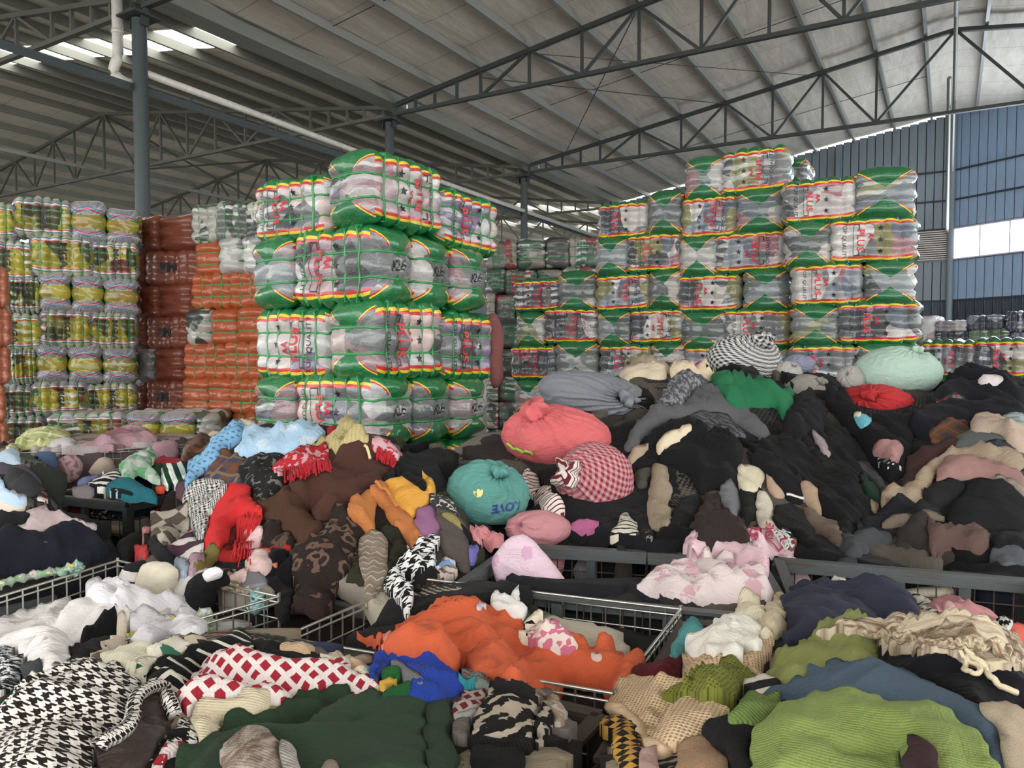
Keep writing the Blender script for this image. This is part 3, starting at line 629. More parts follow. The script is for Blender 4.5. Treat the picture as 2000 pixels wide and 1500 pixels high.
# ---- tall near stack, pinwheel laid
PH=math.radians(32); Rd=np.array([math.sin(PH),math.cos(PH)]); Ld=np.array([-math.cos(PH),math.sin(PH)])
C0=np.array([(728-1000)/F*5.1,5.1]); L_,W_=.80,.46
rL=math.atan2(-Ld[1],-Ld[0]); rR=math.atan2(Rd[1],Rd[0])
zl=[3.02,2.57,2.05,1.52,1.02,.5,0.0]
hh=.54
def tall(kitn,l0,r0,along,z0,z1,lab,dx=0,dr=0):
    ll,rr=(L_,W_) if along=='L' else (W_,L_)
    c=C0+Ld*(l0+ll/2)+Rd*(r0+rr/2); 
    rz=rL if along=='L' else rR
    bale(kitn,(c[0]+dx,c[1],(z0+z1)/2),rz+dr,(L_/.72,W_/.41,(z1-z0)/.41),lab,'striped bales of the tall near stack')
def tl(s): return s+' of tall near stack'
for row,(zt_,zb) in enumerate(zip(zl[:-1],zl[1:])):
    rn=['top row','second row','third row','fourth row','fifth row','bottom row'][row]
    zt_+=.02
    if row in(0,2):
        d=.06 if row==0 else 0
        tall('A1' if row==0 else 'A0',0-.02,0,'R',zb+d*.6,zt_+d,tl('green striped bale on the near corner, %s'%rn),dr=.0)
        tall('A2' if row==0 else 'A1',W_,0.02,'L',zb-.02,zt_-.04,tl('green striped bale left of corner, %s'%rn))
        tall('A0' if row==0 else 'A2',0,L_+.01,'R',zb-.03,zt_-.05,tl('green striped bale right of the corner, %s'%rn))
        tall('A0',W_,W_+.05,'L',zb,zt_-.03,tl('green striped bale hidden in middle, %s'%rn))
    else:
        tall(['A0','A0','A0','A2','A1','A2'][row],0,0,'L',zb,zt_,tl('green striped bale on the near corner, %s'%rn))
        tall('A1',L_,0,'R',zb,zt_-.02,tl('green striped bale end-out at the left, %s'%rn))
        tall('A2',0.0,W_,'L',zb,zt_-.02,tl('green striped bale second from corner at right, %s'%rn))
        tall('A0',-.02,2*W_+.01,'L',zb,zt_-.04,tl('green striped bale rearmost at right, %s'%rn))
# ---------------------------------------------------------------- baskets and bins
def vec(p,z=0): return Vector((p[0],p[1],z))
def basket(corners,label,zt=.85,zb=.12,sp=.05,open_sides=(),r=.0032,hooks=True,wheels=True):
    C=[vec(c,zt) for c in corners]; ctr=sum(C,Vector())/4; e=empty('wire_basket',(ctr.x,ctr.y,0),0,label,'basket')
    for k in range(4):
        a,b=C[k],C[(k+1)%4]; d=b-a; L=d.length; n=max(3,int(L/sp))
        rod('rim',a,b,.005,M_wire,e,8); rod('rim',a-Vector((0,0,.022)),b-Vector((0,0,.022)),.004,M_wire,e,8)
        rod('corner_wire',a+Vector((0,0,.012)),vec(a,zb),.006,M_wire,e,8)
        if k in open_sides: continue
        for i in range(1,n): p=a+d*i/n; rod('wire',p+Vector((0,0,.004)),vec(p,zb),r,M_wire,e)
        for z in (.08,.17,.27,.37,.48,.60,.71): rod('wire',a-Vector((0,0,z)),b-Vector((0,0,z)),r,M_wire,e)
        if hooks:
            m=a+d*.12; u=d.normalized()
            tube('latch_hook',[m+u*0,m+u*.0+Vector((0,0,-.03)),m+u*.005-Vector((0,0,.10)),m+u*.03-Vector((0,0,.13)),m+u*.055-Vector((0,0,.10)),m+u*.06-Vector((0,0,.04)),m+u*.10-Vector((0,0,.035))],.004,M_wire,e,6)
    rod('floor_wire',vec(C[0],zb),vec(C[2],zb),.006,M_wire,e); rod('floor_wire',vec(C[1],zb),vec(C[3],zb),.006,M_wire,e)
    for c in C: rod('foot',vec(c,0),vec(c,zb),.012,M_wire,e,8)
    return e
def steel_bin(corners,label,zt=.84,mat=None,w=.045,posts=2,mesh_sides=(0,1,2,3),sp=.065,zb=.1,wire=True):
    mat=mat or M_bin; C=[vec(c,zt) for c in corners]; ctr=sum(C,Vector())/4; e=empty('steel_bin',(ctr.x,ctr.y,0),0,label,'bin')
    for k in range(4):
        a,b=C[k],C[(k+1)%4]; d=b-a; L=d.length; u=d.normalized(); q=u.cross(Vector((0,0,1)))
        bar('top_rail',a,b,w*.9,.012,mat,e); bar('top_rail_web',a-Vector((0,0,w/2))+q*w*.4,b-Vector((0,0,w/2))+q*w*.4,.008,w,mat,e)
        bar('post',vec(a,zt-.02),vec(a,0),w,w,mat,e); bar('bottom_rail',vec(a,zb),vec(b,zb),w,w,mat,e)
        if k not in mesh_sides: continue
        for i in range(1,posts+1): p=a+d*i/(posts+1); bar('post',vec(p,zt-.02),vec(p,zb),w*.9,w*.6,mat,e)
        if wire:
            n=max(4,int(L/sp))
            for i in range(1,n): p=a+d*i/n; rod('wire',vec(p,zt-.005),vec(p,zb),.0028,M_rust,e)
            for z in np.arange(zt-.1,zb,-.085): rod('wire',vec(a,z),vec(b,z),.0028,M_rust,e)
    return e
def shrink(C,d):
    C=np.array([tuple(c) for c in C],float); m=C.mean(0); L=np.linalg.norm(C-m,axis=1)[:,None]; return m+(C-m)*(L-d*1.4)/L
Z85=lambda x,y,z=.85: atz(x,y,z)[:2]
basket([Z85(820,1130),Z85(1330,1190),Z85(1200,1355),Z85(550,1245)],'bright zinc wire basket holding the orange cloth')
Bk,Rt,Nn,Ll=Z85(230,1095),Z85(545,1165),Z85(56,1302),Z85(0,1165)
basket([Ll+(Ll-Bk)*.9,Bk,Rt,Rt+(Nn-Rt)*1.2],'bright zinc wire basket full of white bed sheets',sp=.055)
basket([Z85(15,886),Z85(195,878),Z85(240,858),Z85(60,862)],'far wire basket with the green check cloth, left one',sp=.06,hooks=False)
basket([Z85(205,880),Z85(395,866),Z85(410,850),Z85(250,857)],'far wire basket with pink bedding, right one',sp=.06,hooks=False)
steel_bin([Z85(85,963),Z85(250,980),Z85(392,952),Z85(235,938)],'grey angle steel bin of mixed knitwear beside the teal garment',.84,posts=1)
K1,K2=Z85(475,1224),Z85(1172,1390); kd=Z85(1062,1500)-K2; kl=Z85(210,1279)-K1
steel_bin([K1,K2,K2+kd*3.2,K1+kl*1.0+kd*2.2],'worn brown steel bin of patterned knits in front',.84,M_binw,mesh_sides=(1,))
steel_bin([Z85(1005,1060),Z85(1480,1088),Z85(1548,1207),Z85(890,1142)],'grey steel bin behind the orange cloth basket, with pink floral sheets',.84,posts=2)
steel_bin([Z85(1520,1088),Z85(2020,1130),Z85(2200,1290),Z85(1568,1207)],'grey steel bin at right below the dark clothes heap',.84,posts=3)
steel_bin([Z85(1342,1212),Z85(1590,1222),Z85(2100,1300),Z85(1180,1480)],'grey steel bin filled with knits at lower right',.84,M_binw,w=.055,posts=1,mesh_sides=(0,3))
steel_bin([Z85(-160,1240,.76),Z85(236,1122,.76),Z85(180,1060,.76),Z85(-200,1110,.76)],'grey steel bin under the navy cloth',.76,posts=3)
steel_bin([Z85(600,1168,.78),Z85(728,1192,.78),Z85(893,1150,.78),Z85(770,1110,.78)],'grey steel bin under the brown coat heap',.78,posts=1)
# ---------------------------------------------------------------- noise
def _h(ix,iy,s):
    n=(ix.astype(np.int64)*374761393+iy.astype(np.int64)*668265263+int(s)*2147483647//7)&0xffffffff
    n=((n^(n>>13))*1274126177)&0xffffffff; return ((n^(n>>16))&0xffff)/65535.0
def vnoise(x,y,s=0):
    ix=np.floor(x);iy=np.floor(y);fx=x-ix;fy=y-iy;fx=fx*fx*fx*(fx*(fx*6-15)+10);fy=fy*fy*fy*(fy*(fy*6-15)+10)
    a=_h(ix,iy,s);b=_h(ix+1,iy,s);c=_h(ix,iy+1,s);d=_h(ix+1,iy+1,s)
    return (a*(1-fx)+b*fx)*(1-fy)+(c*(1-fx)+d*fx)*fy
def folds(x,y,ang,lam,s,aniso=3.5):
    """ridged, directional cloth folds in 0..1"""
    ca,sa=math.cos(ang),math.sin(ang); a=(x*ca+y*sa); b=(-x*sa+y*ca)
    wx=(vnoise(x/lam/2.2,y/lam/2.2,s+5)-.5)*lam*1.6; b=b+wx; a=a+wx*.5
    r1=1-np.abs(2*vnoise(b/lam,a/(lam*aniso),s)-1); r2=1-np.abs(2*vnoise(b/lam*2.1+7,a/(lam*aniso)*1.7,s+1)-1)
    r3=vnoise(x/lam*3.3,y/lam*3.3,s+2); r4=1-np.abs(2*vnoise(b/lam*4.3+3,a/(lam*aniso)*4,s+6)-1)
    big=vnoise(x/lam/2.6,y/lam/2.6,s+11)
    return (.55*r1**2.2+.30*r2**1.8+.07*r4**1.5)*(.6+.75*big)+.10*r3
# ---------------------------------------------------------------- heap surface: one height field over the floor plan
GX0,GX1,GY0,GY1,GR=-7.2,6.4,.55,7.9,.025
NX=int((GX1-GX0)/GR)+1; NY=int((GY1-GY0)/GR)+1
gx=GX0+np.arange(NX)*GR; gy=GY0+np.arange(NY)*GR; XX,YY=np.meshgrid(gx,gy,indexing='ij')
CP=[at(*p) for p in [
 (600,1450,1.38),(100,1460,1.30),(200,1325,1.6),(500,1325,1.7),(450,1245,1.98),(650,1275,1.95),(820,1320,1.78),(900,1440,1.5),(1000,1350,1.68),(1000,1450,1.48),(300,1470,1.28),(0,1350,1.6),(40,1310,1.72),
 (880,1195,2.35),(950,1290,2.09),(1100,1290,2.09),(1150,1338,2.0),(900,1318,2.05),(700,1262,2.22),(1220,1290,2.1),(1260,1235,2.3),(1100,1430,1.73),(1050,1200,2.35),
 (1300,1135,2.85),(1450,1080,3.05),(1040,1075,3.15),(1090,1165,2.72),(1200,1180,2.6),(1500,1180,2.6),
 (1150,1052,3.4),(1100,990,3.6),(1400,1000,3.7),(1300,950,3.8),(1300,850,4.2),(1450,900,4.0),(1550,950,3.9),(1600,1050,3.6),(1350,765,4.8),(1250,715,5.35),(1500,765,4.95),(1450,712,5.5),(1150,770,4.8),(1000,850,4.5),(960,990,3.75),(1000,1060,3.4),
 (1690,800,5.0),(1750,760,5.4),(1860,765,5.4),(1960,745,5.6),(1700,950,4.3),(1650,880,4.5),(1900,860,4.4),(1900,1000,3.75),(1800,1085,3.4),(1980,890,4.0),(1700,1080,3.45),(1990,810,4.7),(1850,920,4.1),(1600,760,5.2),(2100,900,4.0),(2200,1050,3.5),(2150,760,5.3),
 (100,1080,2.95),(0,1050,2.95),(190,1060,3.1),(50,1120,2.85),(100,1020,3.2),(30,925,3.4),(20,895,3.55),(60,965,3.25),(-100,950,3.2),(-100,1110,2.85),
 (200,970,4.35),(290,955,4.4),(300,905,5.0),(340,925,4.5),(250,870,6.8),(100,866,6.8),(380,868,6.9),(60,880,6.5),
 (600,845,3.95),(510,850,4.05),(430,890,3.9),(480,815,4.4),(385,960,3.6),(400,1060,3.25),(300,1075,3.25),(500,1000,3.35),(650,1000,3.15),(620,1095,2.9),(740,1100,2.95),(760,900,3.7),(850,1000,3.35),(860,930,3.7),(905,1080,3.1),(680,1175,2.65),(330,1140,2.9),(420,1140,2.85),(520,1150,2.75),(560,1090,2.95),
 (200,1200,2.65),(100,1245,2.35),(350,1190,2.75),(50,1285,2.15),(280,1150,2.8),(180,1165,2.78),(-60,1290,2.2),
 (1700,1420,1.22),(1650,1355,1.38),(1500,1480,1.18),(1950,1450,1.18),(1320,1400,1.62),(1250,1450,1.52),(1300,1350,1.75),(1600,1310,1.72),(1850,1330,1.6),(1650,1215,2.2),(1800,1260,2.0),(1410,1265,2.0),(1450,1215,2.2),(1950,1230,2.15),(1380,1240,2.1),(2150,1350,1.6)]]
CP=[np.array(p) for p in CP]+[np.array(p) for p in [(-1.2,4.75,.95),(0,5.3,1.0),(.8,6.4,1.0),(1.8,7.0,1.1),(3,7.0,1.1),(4.5,6.8,1.0),(6,6,.8),(-2.5,4.6,.8),(-4,4.6,.75),(-6.5,5,.75),(-6.5,7.6,.8),(-3.2,7.7,.8),(-.5,6.8,.9),(-3,2,.7),(-2.5,1,.8),(6,3,.8),(3,1,.8),(0,.7,.95),(1.5,.7,1.05),(-1,.7,1.0),(-4.2,3.2,1.0)]]
CP=np.array(CP); N_=len(CP)
def rbf(d): return d
Dm=np.hypot(CP[:,None,0]-CP[None,:,0],CP[:,None,1]-CP[None,:,1]); A_=np.zeros((N_+3,N_+3)); A_[:N_,:N_]=rbf(Dm)-np.eye(N_)*.02; A_[:N_,N_]=1;A_[:N_,N_+1:]=CP[:,:2];A_[N_,:N_]=1;A_[N_+1:,:N_]=CP[:,:2].T
wt=np.linalg.solve(A_,np.concatenate([CP[:,2],[0,0,0]]))
H=np.full(XX.shape,wt[N_])+wt[N_+1]*XX+wt[N_+2]*YY
for i in range(N_): H+=wt[i]*np.hypot(XX-CP[i,0],YY-CP[i,1])
def carve(plan,z):
    k=inside(np.array([tuple(q) for q in plan],float),XX,YY); H[k]=np.minimum(H[k],z)
def blur(A,n=1):
    for _ in range(n):
        P=np.pad(A,1,mode='edge'); A=(P[:-2,1:-1]+P[2:,1:-1]+P[1:-1,:-2]+P[1:-1,2:]+4*P[1:-1,1:-1])/8
    return A
H=np.clip(blur(H,3),.4,1.75)
def samp(A,x,y):
    fx=np.clip((x-GX0)/GR,0,NX-1.001);fy=np.clip((y-GY0)/GR,0,NY-1.001);ix=fx.astype(int);iy=fy.astype(int);fx=fx-ix;fy=fy-iy
    return (A[ix,iy]*(1-fx)+A[ix+1,iy]*fx)*(1-fy)+(A[ix,iy+1]*(1-fx)+A[ix+1,iy+1]*fx)*fy
def march(pts,dr=None):
    """photo pixels -> first hit on the heap surface (or the closest grazing point of its crest)"""
    T=np.arange(*(dr or (.75,7.7)),.012); out=[]
    for px,py in pts:
        r=ray(px,py); r=r/r[1]; x=r[0]*T;z=EYE+r[2]*T; g=z-samp(H,x,T)
        k=np.argmax(g<0) if (g<0).any() else -1
        if k<=0:
            k=int(np.argmin(g)) if k<0 else 0
        out.append((x[k],T[k]))
    return np.array(out)
ZM={'0':(0,0,1),'1':(0,820,3.75),'2':(350,800,3.3333),'3':(850,640,2.6785),'4':(1300,640,2.6786),'5':(0,1100,3.5714),'6':(350,1150,3.0769),'7':(750,1100,2.8571),'8':(1150,1100,2.3529)}
def PX(z,pts):
    a,b,k=ZM[z]; q=[(a+x/k,b+y/k) for x,y in pts]
    return [(x,y+150 if y>1488 else y) for x,y in q]     # what runs out of the frame goes on below it
def chaikin(P,n=2,w=.14):
    P=np.array(P,float)
    for _ in range(n): Q=np.roll(P,-1,0); P=np.stack([P*(1-w)+Q*w,P*w+Q*(1-w)],1).reshape(-1,2)
    return P
def resample(P,s):
    Q=np.vstack([P,P[:1]]); seg=np.hypot(*np.diff(Q,axis=0).T); L=np.concatenate([[0],np.cumsum(seg)]); n=max(8,int(L[-1]/s)); t=np.arange(n)*L[-1]/n
    return np.stack([np.interp(t,L,Q[:,0]),np.interp(t,L,Q[:,1])],1)
def inside(P,x,y):
    c=np.zeros(x.shape,bool); n=len(P)
    for i in range(n):
        x1,y1=P[i];x2,y2=P[(i+1)%n]
        if y1==y2: continue
        m=((y1>y)!=(y2>y))&(x<(x2-x1)*(y-y1)/(y2-y1)+x1); c^=m
    return c
def edist(P,x,y):
    d=np.full(x.shape,1e9); n=len(P)
    for i in range(n):
        a=P[i];b=P[(i+1)%n];v=b-a;L=max(v@v,1e-12);t=np.clip(((x-a[0])*v[0]+(y-a[1])*v[1])/L,0,1)
        d=np.minimum(d,np.hypot(x-a[0]-v[0]*t,y-a[1]-v[1]*t))
    return d
def poly_mesh(P,s,rng):
    """fill an outline with points and triangles"""
    x0,y0=P.min(0);x1,y1=P.max(0); gx_,gy_=np.meshgrid(np.arange(x0,x1,s),np.arange(y0,y1,s*.87),indexing='ij'); gx_=gx_+(np.arange(gx_.shape[1])%2)[None,:]*s*.5
    x=gx_.ravel();y=gy_.ravel(); k=inside(P,x,y); x=x[k];y=y[k]; k=edist(P,x,y)>s*.55; x=x[k];y=y[k]
    n=len(P); pts=[Vector(p) for p in P]+[Vector(p) for p in zip(x,y)]
    v,e,f,_,_,_=geometry.delaunay_2d_cdt(pts,[],[list(range(n))],1,1e-5)
    v=np.array([(p[0],p[1]) for p in v]); return v,[tuple(q) for q in f]
SEED=[100]
def finish(name,V,F_,bnd_thick,mat,uv,down):
    """close the sheet with a turned-down hem so it has thickness"""
    from collections import Counter
    cnt=Counter(); dirn={}
    for f in F_:
        for i in range(len(f)):
            a,b=f[i],f[(i+1)%len(f)]; k=(min(a,b),max(a,b)); cnt[k]+=1; dirn[k]=(a,b)
    V=list(map(tuple,V)); F_=list(F_); uv=list(map(tuple,uv)); dup={}
    for k,c in cnt.items():
        if c!=1: continue
        a,b=dirn[k]
        for q in(a,b):
            if q not in dup: dup[q]=len(V); p=V[q]; V.append((p[0]+down[0],p[1]+down[1],p[2]+down[2])); uv.append(uv[q])
        F_.append((b,a,dup[a],dup[b]))
    return mesh(name,V,F_,mat,None,True,uv)
def G(name,label,cat,mat,z,pts,th=.03,fold=.025,lam=.10,ang=None,dr=None,group=None,edge=.045,an=3.5,sm=2,kind=None,hem=.03,res=1.0,bulk=None,parent=None,upd=True,line=None):
    global H
    SEED[0]+=7; sd=SEED[0]; rng=np.random.default_rng(sd)
    px=chaikin(PX(z,pts),sm); P=march([tuple(p) for p in px],dr); 
    dist=float(np.median(P[:,1])); s=max(.0085,min(.026,dist*.0056))*res; th=th*.5*min(1,.36+.22*dist); edge=edge*.45; fold=fold*1.5*min(1,.28+.25*dist); lam=lam*.75
    P=resample(P,s); 
    # soften saw teeth left by the bumpy surface, then small natural waviness
    for _ in range(2): P=.25*np.roll(P,1,0)+.5*P+.25*np.roll(P,-1,0)
    P+=np.stack([vnoise(P[:,0]*25,P[:,1]*25,sd)-.5,vnoise(P[:,0]*25+9,P[:,1]*25,sd+3)-.5],1)*.014+np.stack([vnoise(P[:,0]*9,P[:,1]*9,sd+13)-.5,vnoise(P[:,0]*9+9,P[:,1]*9,sd+14)-.5],1)*.03*min(1,dist/3)
    org=None
    if line: a_,b_=march(PX(z,line),dr); ang=math.atan2(b_[1]-a_[1],b_[0]-a_[0]); org=a_
    if ang is None: ang=rng.uniform(0,math.pi)
    Hs=np.maximum(H,blur(H,5)); Hs=np.where(Hs-H>.07,H+.07,Hs)
    def zf(x,y):
        d=edist(P,x,y); pr=1-np.exp(-d/edge); f=folds(x,y,ang,lam,sd,an)
        zz=samp(Hs,x,y)+.004+th*(.38*pr+.75*(1-np.exp(-d/(edge*4.5))))+fold*f*(.5+.5*pr)
        if bulk: zz=zz+bulk*(1-np.exp(-d/(edge*4)))
        return zz
    v,f=poly_mesh(P,s,rng)
    if len(v)<4 or not f: print('EMPTY',name); return None
    zz=zf(v[:,0],v[:,1]); V=np.column_stack([v,zz])
    ca,sa=math.cos(ang),math.sin(ang); yy=v[:,1]+zz*.8; uv=np.column_stack([v[:,0]*ca+yy*sa,-v[:,0]*sa+yy*ca])
    if org is not None: oy=org[1]+.8*float(samp(H,org[:1],org[1:])[0]); uv=uv-np.array([org[0]*ca+oy*sa,-org[0]*sa+oy*ca])
    o=finish(name,V,f,0,mat,uv,(0,0,-hem)); 
    if upd:
        i0=max(0,int((P[:,0].min()-GX0)/GR));i1=min(NX,int((P[:,0].max()-GX0)/GR)+2);j0=max(0,int((P[:,1].min()-GY0)/GR));j1=min(NY,int((P[:,1].max()-GY0)/GR)+2)
        sx_,sy_=XX[i0:i1,j0:j1],YY[i0:i1,j0:j1]; k=inside(P,sx_,sy_); 
        if k.any(): sub=H[i0:i1,j0:j1].copy(); zz2=zf(sx_[k],sy_[k]); sub[k]=np.maximum(sub[k],zz2); H[i0:i1,j0:j1]=sub
    if parent is not None: o.parent=parent; o.matrix_parent_inverse=parent.matrix_world.inverted()
    else: tag(o,label,cat,group,kind)
    return o
def heap(label,pal,z,pts,fold=.07,lam=.16,dr=None,npat=None,size=.2,plan=None,cap=None):
    """jumbled clothes nobody could count, packed under the garments lying on top: a base sheet and many loose folded pieces, one object"""
    global H
    SEED[0]+=7; sd=SEED[0]; rng=np.random.default_rng(sd)
    P=march([tuple(p) for p in chaikin(PX(z,pts),2)],dr) if plan is None else chaikin(plan,2,.08); P=resample(P,.035)
    if cap: k_=inside(P,XX,YY); H[k_]=np.minimum(H[k_],cap)
    V=[];Fc=[];U=[];MI=[]; mats=[cloth(c) if isinstance(c,tuple) else c for c in pal]
    def add(v,f,zz,mi,down):
        from collections import Counter
        b=len(V); V.extend(np.column_stack([v,zz]).tolist()); U.extend((v*1.0).tolist()); cnt=Counter(); dr_={}
        for q in f:
            Fc.append(tuple(b+i for i in q)); MI.append(mi)
            for i in range(3): k=(min(q[i],q[(i+1)%3]),max(q[i],q[(i+1)%3])); cnt[k]+=1; dr_[k]=(q[i],q[(i+1)%3])
        dup={}
        for k,c in cnt.items():
            if c!=1: continue
            for q in dr_[k]:
                if q not in dup: dup[q]=len(V); w_=V[b+q]; V.append([w_[0],w_[1],max(.02,w_[2]-down)]); U.append(U[b+q])
            Fc.append((b+dr_[k][1],b+dr_[k][0],dup[dr_[k][0]],dup[dr_[k][1]])); MI.append(mi)
    def upd(Pg,zf):
        i0=max(0,int((Pg[:,0].min()-GX0)/GR));i1=min(NX,int((Pg[:,0].max()-GX0)/GR)+2);j0=max(0,int((Pg[:,1].min()-GY0)/GR));j1=min(NY,int((Pg[:,1].max()-GY0)/GR)+2)
        a,c=XX[i0:i1,j0:j1],YY[i0:i1,j0:j1]; k=inside(Pg,a,c)
        if k.any(): sub=H[i0:i1,j0:j1].copy(); sub[k]=zf(a[k],c[k]); H[i0:i1,j0:j1]=sub
    base=H.copy()
    zf=lambda x,y: samp(base,x,y)-.07+fold*folds(x,y,sd*.7,lam,sd,2.2)
    v,f=poly_mesh(P,.04,rng); add(v,f,zf(v[:,0],v[:,1]),0,(.72 if plan is not None and len(plan)==4 else 2.0)); upd(P,zf)
    area=(P[:,0].max()-P[:,0].min())*(P[:,1].max()-P[:,1].min()); n=npat or int(min(70,max(12,area*38)))
    k=0
    for _ in range(n*6):
        if k>=n: break
        cx=rng.uniform(P[:,0].min(),P[:,0].max()); cy=rng.uniform(P[:,1].min(),P[:,1].max())
        if not inside(P,np.array([cx]),np.array([cy]))[0]: continue
        k+=1; a0=rng.uniform(0,6.28); L=size*rng.uniform(.6,1.5); Wd=L*rng.uniform(.25,.7); m=14
        ang=np.arange(m)/m*2*math.pi; rr=1+rng.uniform(-.25,.25,m); ex=np.sign(np.cos(ang))*np.abs(np.cos(ang))**.7*L*rr; ey=np.sign(np.sin(ang))*np.abs(np.sin(ang))**.7*Wd*rr
        Q=np.column_stack([cx+ex*math.cos(a0)-ey*math.sin(a0),cy+ex*math.sin(a0)+ey*math.cos(a0)])
        if inside(P,Q[:,0],Q[:,1]).sum()<m*.7: k-=.7; continue
        Q=resample(Q,.03); Hh=blur(H,0) ; s2=int(rng.integers(1,9999)); fa=rng.uniform(.03,.07)*(1 if cy>2.4 else .45)
        zq=lambda x,y: samp(H,x,y)*.6+samp(base,x,y)*.4+.02+.03*(1-np.exp(-edist(Q,x,y)/.025))+fa*folds(x,y,a0,.09,s2,3.5)
        v,f=poly_mesh(Q,.026,rng)
        if not f: continue
        zz=zq(v[:,0],v[:,1]); zz=np.minimum(zz,samp(base,v[:,0],v[:,1])+(.055 if cy>2.4 else .02)); add(v,f,zz,int(rng.integers(0,len(mats))),.06)
        zq2=lambda x,y,zq=zq: np.minimum(zq(x,y),samp(base,x,y)+(.055 if float(np.mean(y))>2.4 else .02))
        upd(Q,zq2)
    o=mesh('clothes_heap',V,Fc,None,None,True,U)
    for m_ in mats: o.data.materials.append(m_)
    o.data.polygons.foreach_set('material_index',MI)
    return tag(o,label,'clothes',None,'stuff')
def hang(name,label,cat,mat,z,pts,A,B,th=.02,fold=.02,lam=.07,ang=math.pi/2,off=.0,group=None,edge=.03,an=4,sm=2):
    """garment hanging on an upright plane through plan points A and B (the side of a bin)"""
    SEED[0]+=7; sd=SEED[0]; rng=np.random.default_rng(sd)
    A=np.array(A);B=np.array(B);d=(B-A)/np.linalg.norm(B-A); nr=np.array([d[1],-d[0]]); 
    if nr@(-A)<0: nr=-nr
    A=A+nr*off
    P=[]
    for px,py in chaikin(PX(z,pts),sm):
        r=ray(px,py); t=(A@nr)/(r[:2]@nr); q=r*t; P.append(((q[:2]-A)@d,q[2]+EYE))
    P=np.array(P); th=th*.6; fold=fold*1.4; dist=np.linalg.norm(A); s=max(.009,dist*.006); P=resample(P,s)
    v,f=poly_mesh(P,s,rng); x,y=v[:,0],v[:,1]; dd=edist(P,x,y); pr=1-np.exp(-dd/edge); o_=.004+th*pr+fold*folds(x,y,ang,lam,sd,an)*(.4+.6*pr)
    W=np.column_stack([A[0]+d[0]*x+nr[0]*o_,A[1]+d[1]*x+nr[1]*o_,y])
    # triangles face -> toward the camera side
    o=finish(name,W,f,0,mat,v,(-nr[0]*.03,-nr[1]*.03,0)); return tag(o,label,cat,group)
def bag(name,label,cat,mat,c,D,rx,rz,ry=None,roll=0,knot=(0,0),nf=14,fa=.05,knotmat=None,ks=.16,zlift=0,group=None,wr=.02,kdir=None):
    """tied bundle: c = photo centre, rx/rz = half size in photo pixels, knot = offset of the tie from the centre in half sizes"""
    SEED[0]+=7; sd=SEED[0]; m=D/F; a,b=rx*m,rz*m; cc=(ry or .8)*a
    ctr=Vector(at(c[0],c[1],D))+Vector((0,cc*.25,0)); e=empty(name,tuple(ctr),0,label,cat,group); 
    kx,kz=knot; q=max(0,1-kx*kx-kz*kz); kv=Vector((kx,-math.sqrt(q),kz)).normalized() if kdir is None else Vector(kdir).normalized()
    t1=kv.orthogonal().normalized(); t2=kv.cross(t1); NT_,NP=56,120; V=[];Fc=[];uv=[]
    TH_,PH_=np.meshgrid(np.linspace(0,math.pi,NT_),np.arange(NP)*2*math.pi/NP,indexing='ij')
    nz=vnoise(np.cos(PH_)*2.2+TH_*1.4+10,np.sin(PH_)*2.2+TH_*.5+10,sd); wv=vnoise(TH_*3,np.cos(PH_)*2+5,sd+4)
    ph=PH_+(wv-.5)*.5
    f1=1-np.abs(np.sin(ph*nf/2+nz*2)); f2=1-np.abs(np.sin(ph*nf*.8+nz*4+1.7))
    dec=np.exp(-TH_/.75); rad=1+fa*(f1**1.5*.8+f2*.45-.55)*(dec*2.2+.25)+wr*3*(nz-.5)
    rad=rad*(1-.42*np.exp(-(TH_/.16)**2))
    rc,rs=math.cos(roll),math.sin(roll)
    for i in range(NT_):
        for j in range(NP):
            u=kv*math.cos(TH_[i,j])+(t1*math.cos(PH_[i,j])+t2*math.sin(PH_[i,j]))*math.sin(TH_[i,j]); u=u*rad[i,j]
            x,y,zz=u.x*a,u.y*cc,u.z*b; zz=zz if zz>-.75*b else -.75*b+(zz+.75*b)*.3
            V.append((x*rc-zz*rs,y,x*rs+zz*rc)); uv.append((PH_[i,j]*(a+b)/2*math.sin(max(.25,TH_[i,j])),TH_[i,j]*(a+b)/2))
    for i in range(NT_-1):
        for j in range(NP): k=(j+1)%NP; Fc.append((i*NP+j,(i+1)*NP+j,(i+1)*NP+k,i*NP+k))
    o=mesh('cloth_wrap',V,Fc,mat,e,True,uv)
    if ks:
        kp=Vector((kv.x*a*.93,kv.y*cc*.93,kv.z*b*.93)); kp=Vector((kp.x*rc-kp.z*rs,kp.y,kp.x*rs+kp.z*rc)); kr=ks*a; V=[];Fc=[];uv=[]; n1,n2=18,40
        out=(kv+Vector((0,-.2,.35))).normalized(); s1=out.orthogonal().normalized(); s2=out.cross(s1)
        for i in range(n1):
            t=i/(n1-1)
            for j in range(n2):
                p=2*math.pi*j/n2; w=1+.30*math.sin(p*4+sd+2*t)*(.3+t)+.14*math.sin(p*9+sd+4*t)
                rr=kr*(.55+.6*math.sin(math.pi*(.1+.75*t)))*w*(1 if t<.92 else .55); hh=kr*(1.7*t-.4)+kr*.22*math.sin(p*3+sd)*t
                v_=kp+out*hh+(s1*math.cos(p)+s2*math.sin(p))*rr; V.append(tuple(v_)); uv.append((p*kr,t*kr*2))
        for i in range(n1-1):
            for j in range(n2): k=(j+1)%n2; Fc.append((i*n2+j,i*n2+k,(i+1)*n2+k,(i+1)*n2+j))
        Fc.append(tuple((n1-1)*n2+j for j in range(n2)))
        mesh('knot',V,Fc,knotmat or mat,e,True,uv)
    return e
